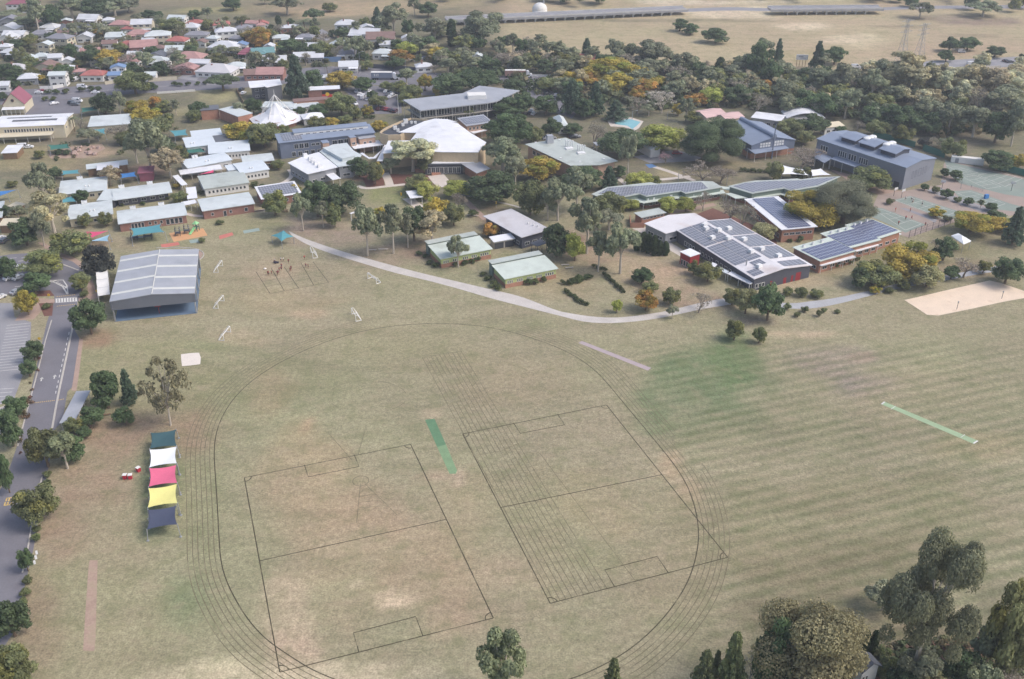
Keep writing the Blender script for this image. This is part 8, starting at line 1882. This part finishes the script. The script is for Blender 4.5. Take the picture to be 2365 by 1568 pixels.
P = at('A3', 275, 118); r_ = 66 * 950 / 2365 * K * mpp(P); root = thing('storage_dome', 'dome', (P.x, P.y, 0), 0, None, 'large white dome behind the long motorway bridge'); mb = MB(); mb.tube((0, 0, 0), (0, 0, r_ * .5), r_, n=20); mb.ball((0, 0, r_ * .5), r_, 20, 10, sz=.9); mb.obj('shell', M['white_paint'], root, smooth=True); MB().tube((r_ * .5, 0, 0), (r_ * .5, 0, r_ * 1.9), .6, n=8).obj('vent_stack', M['steel'], root)
def fence(fr, pts, h, m, label, name='fence', gap=3.0, solid=True, group='fences and barriers'):
    P = [at(fr, *p) for p in pts]; c = P[0]; root = thing(name, 'fence', (c.x, c.y, 0), 0, None, label, group); Q = densify(P, gap); pan = MB(); pst = MB()
    for i in range(len(Q) - 1):
        a, b = Q[i] - c, Q[i + 1] - c
        if solid: pan.box(((a.x + b.x) / 2, (a.y + b.y) / 2, h / 2), ((b - a).length + .02, .08, h), math.atan2(b.y - a.y, b.x - a.x))
        else:
            for z in (h * .33, h * .66, h): pan.tube((a.x, a.y, z), (b.x, b.y, z), .03, n=4)
            k = int((b - a).length / .5)
            for j in range(k): q = a.lerp(b, j / k); pan.tube((q.x, q.y, 0), (q.x, q.y, h), .012, n=3)
    pan.obj('panel', M[m], root)
    for q in Q[:90]: q = q - c; mb = MB(); mb.box((q.x, q.y, h / 2 + .06), (.12, .12, h + .12)); mb.obj('post', M[m], root)
fence('A1', [(1310, 722), (1560, 705)], 2.0, 'cream_paint', 'cream street wall below the weathered grey roof', 'street_wall', 6); fence('A1', [(355, 790), (470, 785), (560, 768)], 1.8, 'white_paint', 'white street fence behind the roadside hedge', gap=6); fence('A1', [(930, 748), (1035, 732)], 1.8, 'cream_paint', 'cream street wall in front of the blue-roofed house', 'street_wall', 6)
fence('A1', [(1385, 828), (1720, 806)], 1.1, 'white_paint', 'long white rail along the main road beside the grass oval', gap=8); fence('A2', [(490, 552), (770, 545)], 3.0, 'blue_roof', 'blue mesh hoarding below white roofs', gap=5); fence('A2', [(1040, 602), (1250, 612), (1450, 634)], 2.4, 'dark_cladding', 'dark timber noise fence behind the semi-trailer', gap=6)
fence('A1', [(2085, 800), (2110, 850), (2150, 925)], 1.6, 'timber', 'timber retaining wall sloping beside the grass oval', 'retaining_wall', 4); fence('A1', [(-40, 805), (90, 800)], 1.8, 'cream_paint', 'cream street fence at the far left', gap=6); fence('A3', [(200, 672), (380, 675)], 1.0, 'white_paint', 'white road barrier beside the tan truck', gap=6)
fence('B4', [(1350, 852), (1500, 800), (1765, 715)], 3.0, 'dark_steel', 'dark chain-link fence on the near side of the netball courts', gap=3, solid=False); fence('B4', [(1640, 262), (1800, 372), (2000, 445)], 1.0, 'steel', 'low grey rail between the courts', gap=4, solid=False)
fence('A4', [(1030, 1205), (1240, 1250), (1400, 1300)], 2.6, 'cloth_green', 'green windbreak screen behind the sports hall', gap=5); fence('A4', [(1470, 1325), (1660, 1392)], 2.8, 'cloth_green', 'green windbreak screen at the far edge of the tennis courts', gap=5); fence('A4', [(2070, 1480), (2300, 1535), (2480, 1580)], 2.8, 'cloth_green', 'green windbreak screen at the right edge beyond the tennis courts', gap=5)
fence('A4', [(1985, 606), (2160, 604)], 1.6, 'white_paint', 'white barrier with dark gaps beside the highway', gap=3)
P = at('A4', 1860, 1440); root = thing('storage_container', 'container', (P.x, P.y, 0), -.35, None, 'long white storage container behind the tennis courts'); MB().box((0, 0, 1.4), (13, 2.6, 2.6)).obj('shell', M['white_paint'], root); mb = MB(); mb.box((-4.2, -1.32, 1.2), (1.4, .04, 2.0)); mb.obj('door', M['grey_paint'], root)
def hoop(fr, x, y, rz, label):
    P = at(fr, x, y); root = thing('basketball_hoop', 'basketball hoop', (P.x, P.y, 0), rz, None, label, 'court hoops'); MB().tube((0, 0, 0), (0, 0, 3.2), .1).obj('post', M['dark_steel'], root); MB().box((0, -.6, 3.3), (1.8, .08, 1.1)).obj('backboard', M['white_paint'], root); mb = MB()
    for i in range(10): a, b = 2 * math.pi * i / 10, 2 * math.pi * (i + 1) / 10; mb.tube((.28 * math.cos(a), -.95 + .28 * math.sin(a), 3.0), (.28 * math.cos(b), -.95 + .28 * math.sin(b), 3.0), .03, n=4)
    mb.obj('ring', M['red_panel'], root)
hoop('B4', 1282, 500, .5, 'court hoop beside the entry to the netball courts, right of the pair'); hoop('B4', 1215, 485, .5, 'court hoop beside the entry to the netball courts, left of the pair'); hoop('B4', 1640, 420, -.4, 'court hoop at the corner of the big blue-grey sports hall'); hoop('B4', 2250, 440, 2.6, 'court hoop in the middle of the tennis courts')
P = at('B4', 2030, 505); root = thing('covered_trolley', 'trolley', (P.x, P.y, 0), .3, None, 'blue covered trolley on the green tennis court'); MB().box((0, 0, .9), (1.8, 1.0, 1.6), top=.85).obj('cover', M['cloth_blue'], root); MB().box((0, 0, .06), (1.6, .9, .1)).obj('base', M['dark_steel'], root)

# ------------------------------------------------------------------ people
MM('skin', (196, 152, 124), 0.6, 0.05, 3.0); MM('hair', (58, 44, 36), 0.7, 0.1, 3.0); MM('shirt_maroon', (128, 44, 56), 0.85, 0.08, 3.0); MM('shirt_red', (186, 48, 58), 0.85, 0.08, 3.0); MM('shorts_dark', (48, 48, 62), 0.85, 0.08, 3.0); MM('shirt_white', (224, 222, 218), 0.85, 0.05, 3.0); MM('shoe', (60, 58, 58), 0.7, 0.05, 3.0)
FR['P1'] = (900, 880, 300)
def person_mesh(seed, shirt):
    rnd = random.Random(seed); st = rnd.uniform(.1, .32); ar = rnd.uniform(-.3, .5)
    V = [(0, 0, .86), (0, 0, 1.05), (0, 0, 1.22), (0, 0, 1.34), (0, .01, 1.42), (0, .02, 1.52), (0, .02, 1.6)]; E = [(i, i + 1) for i in range(6)]; Rr = [.13, .12, .14, .12, .05, .09, .08]
    for s in (-1, 1):
        k = len(V); V += [(s * .09, 0, .82), (s * .1, s * st * .4 + .03, .46), (s * .1, s * st, .07), (s * .1, s * st + .13, .03)]; E += [(0, k), (k, k + 1), (k + 1, k + 2), (k + 2, k + 3)]; Rr += [.095, .062, .042, .035]
        k = len(V); V += [(s * .17, 0, 1.3), (s * (.25), -s * ar * .3, 1.06), (s * .27, -s * ar * .55 + .1, .86), (s * .27, -s * ar * .6 + .14, .78)]; E += [(3, k), (k, k + 1), (k + 1, k + 2), (k + 2, k + 3)]; Rr += [.06, .044, .034, .03]
        h = k + 3
        for j, (dx, dz) in enumerate(((-.03, -.07), (-.01, -.09), (.01, -.095), (.028, -.085), (.04, -.03))):
            q = len(V); V.append((V[h][0] + dx, V[h][1] + .02 + (.03 if j == 4 else 0), V[h][2] + dz)); E.append((h, q)); Rr.append(.009)
    me = bpy.data.meshes.new('person_skeleton'); me.from_pydata(V, E, []); o = bpy.data.objects.new('tmp_person', me); C.objects.link(o)
    sk = o.modifiers.new('skin', 'SKIN'); o.modifiers.new('sub', 'SUBSURF').levels = 1
    for i, d in enumerate(me.skin_vertices[0].data): d.radius = (Rr[i], Rr[i]); d.use_root = i == 0
    dg = bpy.context.evaluated_depsgraph_get(); out = bpy.data.meshes.new_from_object(o.evaluated_get(dg)); out.name = 'person'; bpy.data.objects.remove(o)
    out.materials.clear()
    for m in ('skin', shirt, 'shorts_dark', 'hair', 'shoe'): out.materials.append(M[m])
    for p in out.polygons:
        c = p.center; z = c.z; side = abs(c.x)
        p.material_index = 3 if (z > 1.56 or (z > 1.48 and c.y < .0)) else 0 if z > 1.38 else 1 if (z > .98 and (side < .2 or z > 1.12)) else 2 if (z > .52 and side < .2 and z < 1.0) else 4 if z < .08 else 0
        p.use_smooth = True
    return out
PM = {}
def person(fr, x, y, shirt, label, seed):
    k = (seed % 4, shirt)
    if k not in PM: PM[k] = person_mesh(k[0], shirt)
    P = at(fr, x, y); o = link('person', PM[k]); o.location = (P.x, P.y, 0.02); o.rotation_euler = (0, 0, rt.uniform(0, 6.28)); o.scale = (1.12,) * 3; reg(o, 'person', {'shirt_maroon': 'person in maroon shirt and dark shorts', 'shirt_red': 'person in red shirt and dark shorts', 'shirt_white': 'person in white shirt and dark shorts'}[shirt] + ' standing outdoors', label, 'people on the field and courts')
for i, (x, y, s) in enumerate(((385, 752, 'm'), (415, 750, 'm'), (490, 745, 'm'), (655, 748, 'm'), (680, 735, 'm'), (706, 650, 'm'), (768, 545, 'm'), (764, 622, 'm'), (1010, 655, 'm'), (1035, 610, 'm'), (1448, 535, 'm'), (1512, 555, 'm'), (960, 420, 'm'), (1405, 318, 'r'), (820, 372, 'w'), (748, 372, 'w'), (575, 400, 'w'))): person('P1', x, y, {'m': 'shirt_maroon', 'r': 'shirt_red', 'w': 'shirt_white'}[s], None, i)
for i, (x, y, s) in enumerate(((1230, 622, 'r'), (1257, 740, 'r'), (1320, 695, 'r'), (1372, 692, 'r'), (1492, 752, 'm'), (1465, 568, 'w'), (1360, 625, 'r'), (1318, 520, 'w'), (1372, 522, 'w'), (1388, 535, 'w'), (1380, 548, 'w'))): person('B4', x, y, {'m': 'shirt_maroon', 'r': 'shirt_red', 'w': 'shirt_white'}[s], None, i + 3)
P = at('P1', 300, 580); o = MB().ball((0, 0, .25), .45, 10, 6, sz=.55).ball((.3, .1, .2), .3, 8, 5, sz=.6).obj('sports_bag', M['shirt_white'], None, True); o.location = P; reg(o, 'bag', label='pale sports bag lying left of the players on the marked grid')
P = at('P1', 600, 410); o = MB().ball((0, 0, .35), .6, 10, 6, sz=.6).ball((.7, .1, .3), .45, 8, 5, sz=.6).ball((-.5, .6, .35), .45, 8, 5, sz=.7).obj('equipment_bag', M['shorts_dark'], None, True); o.location = P; reg(o, 'bag', label='lumpy dark equipment bag behind the players on the marked grid')
# rocks of the garden at the left
def rocks():
    rnd = random.Random(3)
    for i in range(14):
        P = at('A1', rnd.uniform(640, 880), rnd.uniform(1290, 1370)); mb = MB(); mb.ball((0, 0, .3), .8, 7, 5, sz=.7); mb.v = [(x * rnd.uniform(.8, 1.2), y * rnd.uniform(.8, 1.2), z * rnd.uniform(.8, 1.2)) for x, y, z in mb.v]
        o = mb.obj('rock', M['rock']); o.location = (P.x, P.y, 0); s = rnd.uniform(.8, 2.0); o.scale = (s, s, s); reg(o, 'rock', 'pinkish garden rock', None, 'garden rocks')
MM('rock', (176, 152, 142), 0.9, 0.2, 0.8, fine=0.1)
rocks()
# ------------------------------------------------------------------ labels: what it looks like, then the landmark that singles it out
def words_n(s): return len(s.split())
REL = {(-1, 0): 'left of', (1, 0): 'right of', (0, -1): 'behind', (0, 1): 'in front of'}
ORD = ['nearest', 'second', 'third', 'fourth', 'fifth', 'sixth', 'seventh', 'eighth', 'ninth', 'tenth', 'eleventh', 'twelfth']
def resolve():
    bpy.context.view_layer.update()
    groups = {}; used = set(o['label'] for o, d, p in THINGS if 'label' in o)
    items = {}
    for o, d, p in THINGS:
        if 'label' in o or d is None: continue
        if o.type == 'EMPTY' and o.children:
            L_ = o.location
        else: L_ = o.location
        items.setdefault(d, []).append((o, proj((L_.x, L_.y, 1.0))))
    for d, its in items.items():
        todo = {o.name: (o, q) for o, q in its}
        cands = []
        for mw, mp in MARKS:
            for (sx, sy), rw in REL.items():
                row = []
                for o, q in its:
                    dx, dy = q[0] - mp[0], (q[1] - mp[1]) * 2.0
                    if abs(dx) + abs(dy) < 14: continue
                    dom = (1 if dx > 0 else -1, 0) if abs(dx) >= abs(dy) else (0, 1 if dy > 0 else -1)
                    if dom == (sx, sy): row.append((math.hypot(dx, dy), o.name))
                row.sort()
                for k, (dist, nm) in enumerate(row[:12]):
                    if k: t = '%s %s, %s nearest %s %s' % (ORD[k], d, 'counting', rw, mw); t = '%s, %s-nearest %s %s' % (d, ORD[k], rw, mw)
                    else: t = '%s, nearest %s %s' % (d, rw, mw)
                    if words_n(t) <= 16: cands.append((k * 130 + dist, nm, t))
        cands.sort()
        for s, nm, t in cands:
            if nm in todo and t not in used:
                todo[nm][0]['label'] = t; used.add(t); del todo[nm]
        left = sorted(todo.values(), key=lambda r: r[1][0])
        if left: print('UNLABELLED', d, len(left))
        for i, (o, q) in enumerate(left):
            o['label'] = '%s, number %d from the left among those far from landmarks' % (d, i + 1)
for a in (('the main road truck', 'A2', 1140, 670), ('the flagpole', 'A2', 1272, 1000), ('the swimming pool', 'A3', 1050, 1090), ('the billboard', 'A4', 400, 540), ('the left pylon', 'A4', 1280, 480), ('the sand court', 'B4', 1850, 1390), ('the zebra crossing', 'B1', 585, 1205), ('the lower car park', 'C1', 160, 400),
          ('the small white sand pit', 'C1', 1995, 510), ('the orange play mat', 'B1', 1660, 630), ('the white marquee', 'B1', 930, 1110), ('the teal star canopy', 'B2', 250, 830), ('the grass oval', 'A1', 1800, 860), ('the blue hoarding', 'A2', 630, 540), ('the shop car park', 'A1', 480, 940), ('the staff car park', 'A2', 1000, 880),
          ('the round yellow crossing sign', 'B1', 440, 1175), ('the netball courts', 'B4', 1450, 600), ('the tennis courts', 'B4', 2050, 340), ('the marked game grid', 'B2', 340, 1190), ('the bottom-right grey house', 'C4', 1330, 930), ('the clay strip', 'C3', 950, 800), ('the grey cricket pitch', 'E2', 1360, 380), ('the long motorway bridge', 'A3', 700, 150), ('the shorter motorway bridge', 'A4', 650, 110),
          ('the highway', 'A4', 1950, 560), ('the two-storey white house', 'A1', 1990, 300), ('the tan truck', 'A3', 80, 660), ('the cream street wall', 'A1', 1435, 700), ('the weathered grey roof', 'A1', 1870, 620), ('the rocky garden', 'A1', 760, 1330), ('the white storage dome', 'A3', 275, 80), ('the top left corner', 'D', 0, 0), ('the top right corner', 'D', 2364, 0), ('the bottom right corner', 'D', 2364, 1568), ('the bottom left corner', 'D', 0, 1568)): mark(*a)
resolve()
# ------------------------------------------------------------------ the air
def haze():
    mb = MB(); mb.box((0, 700, 80), (1500, 1900, 162))
    m = bpy.data.materials.new('haze'); m.use_nodes = True; N = m.node_tree.nodes; L = m.node_tree.links
    N.remove(N['Principled BSDF']); v = N.new('ShaderNodeVolumePrincipled')
    v.inputs['Color'].default_value = (0.86, 0.91, 1.0, 1); v.inputs['Density'].default_value = 0.00025; v.inputs['Anisotropy'].default_value = 0.2
    L.new(v.outputs['Volume'], N['Material Output'].inputs['Volume'])
    struct(mb.obj('haze', m), 'stuff', 'thin haze over the far houses and paddocks')
haze()
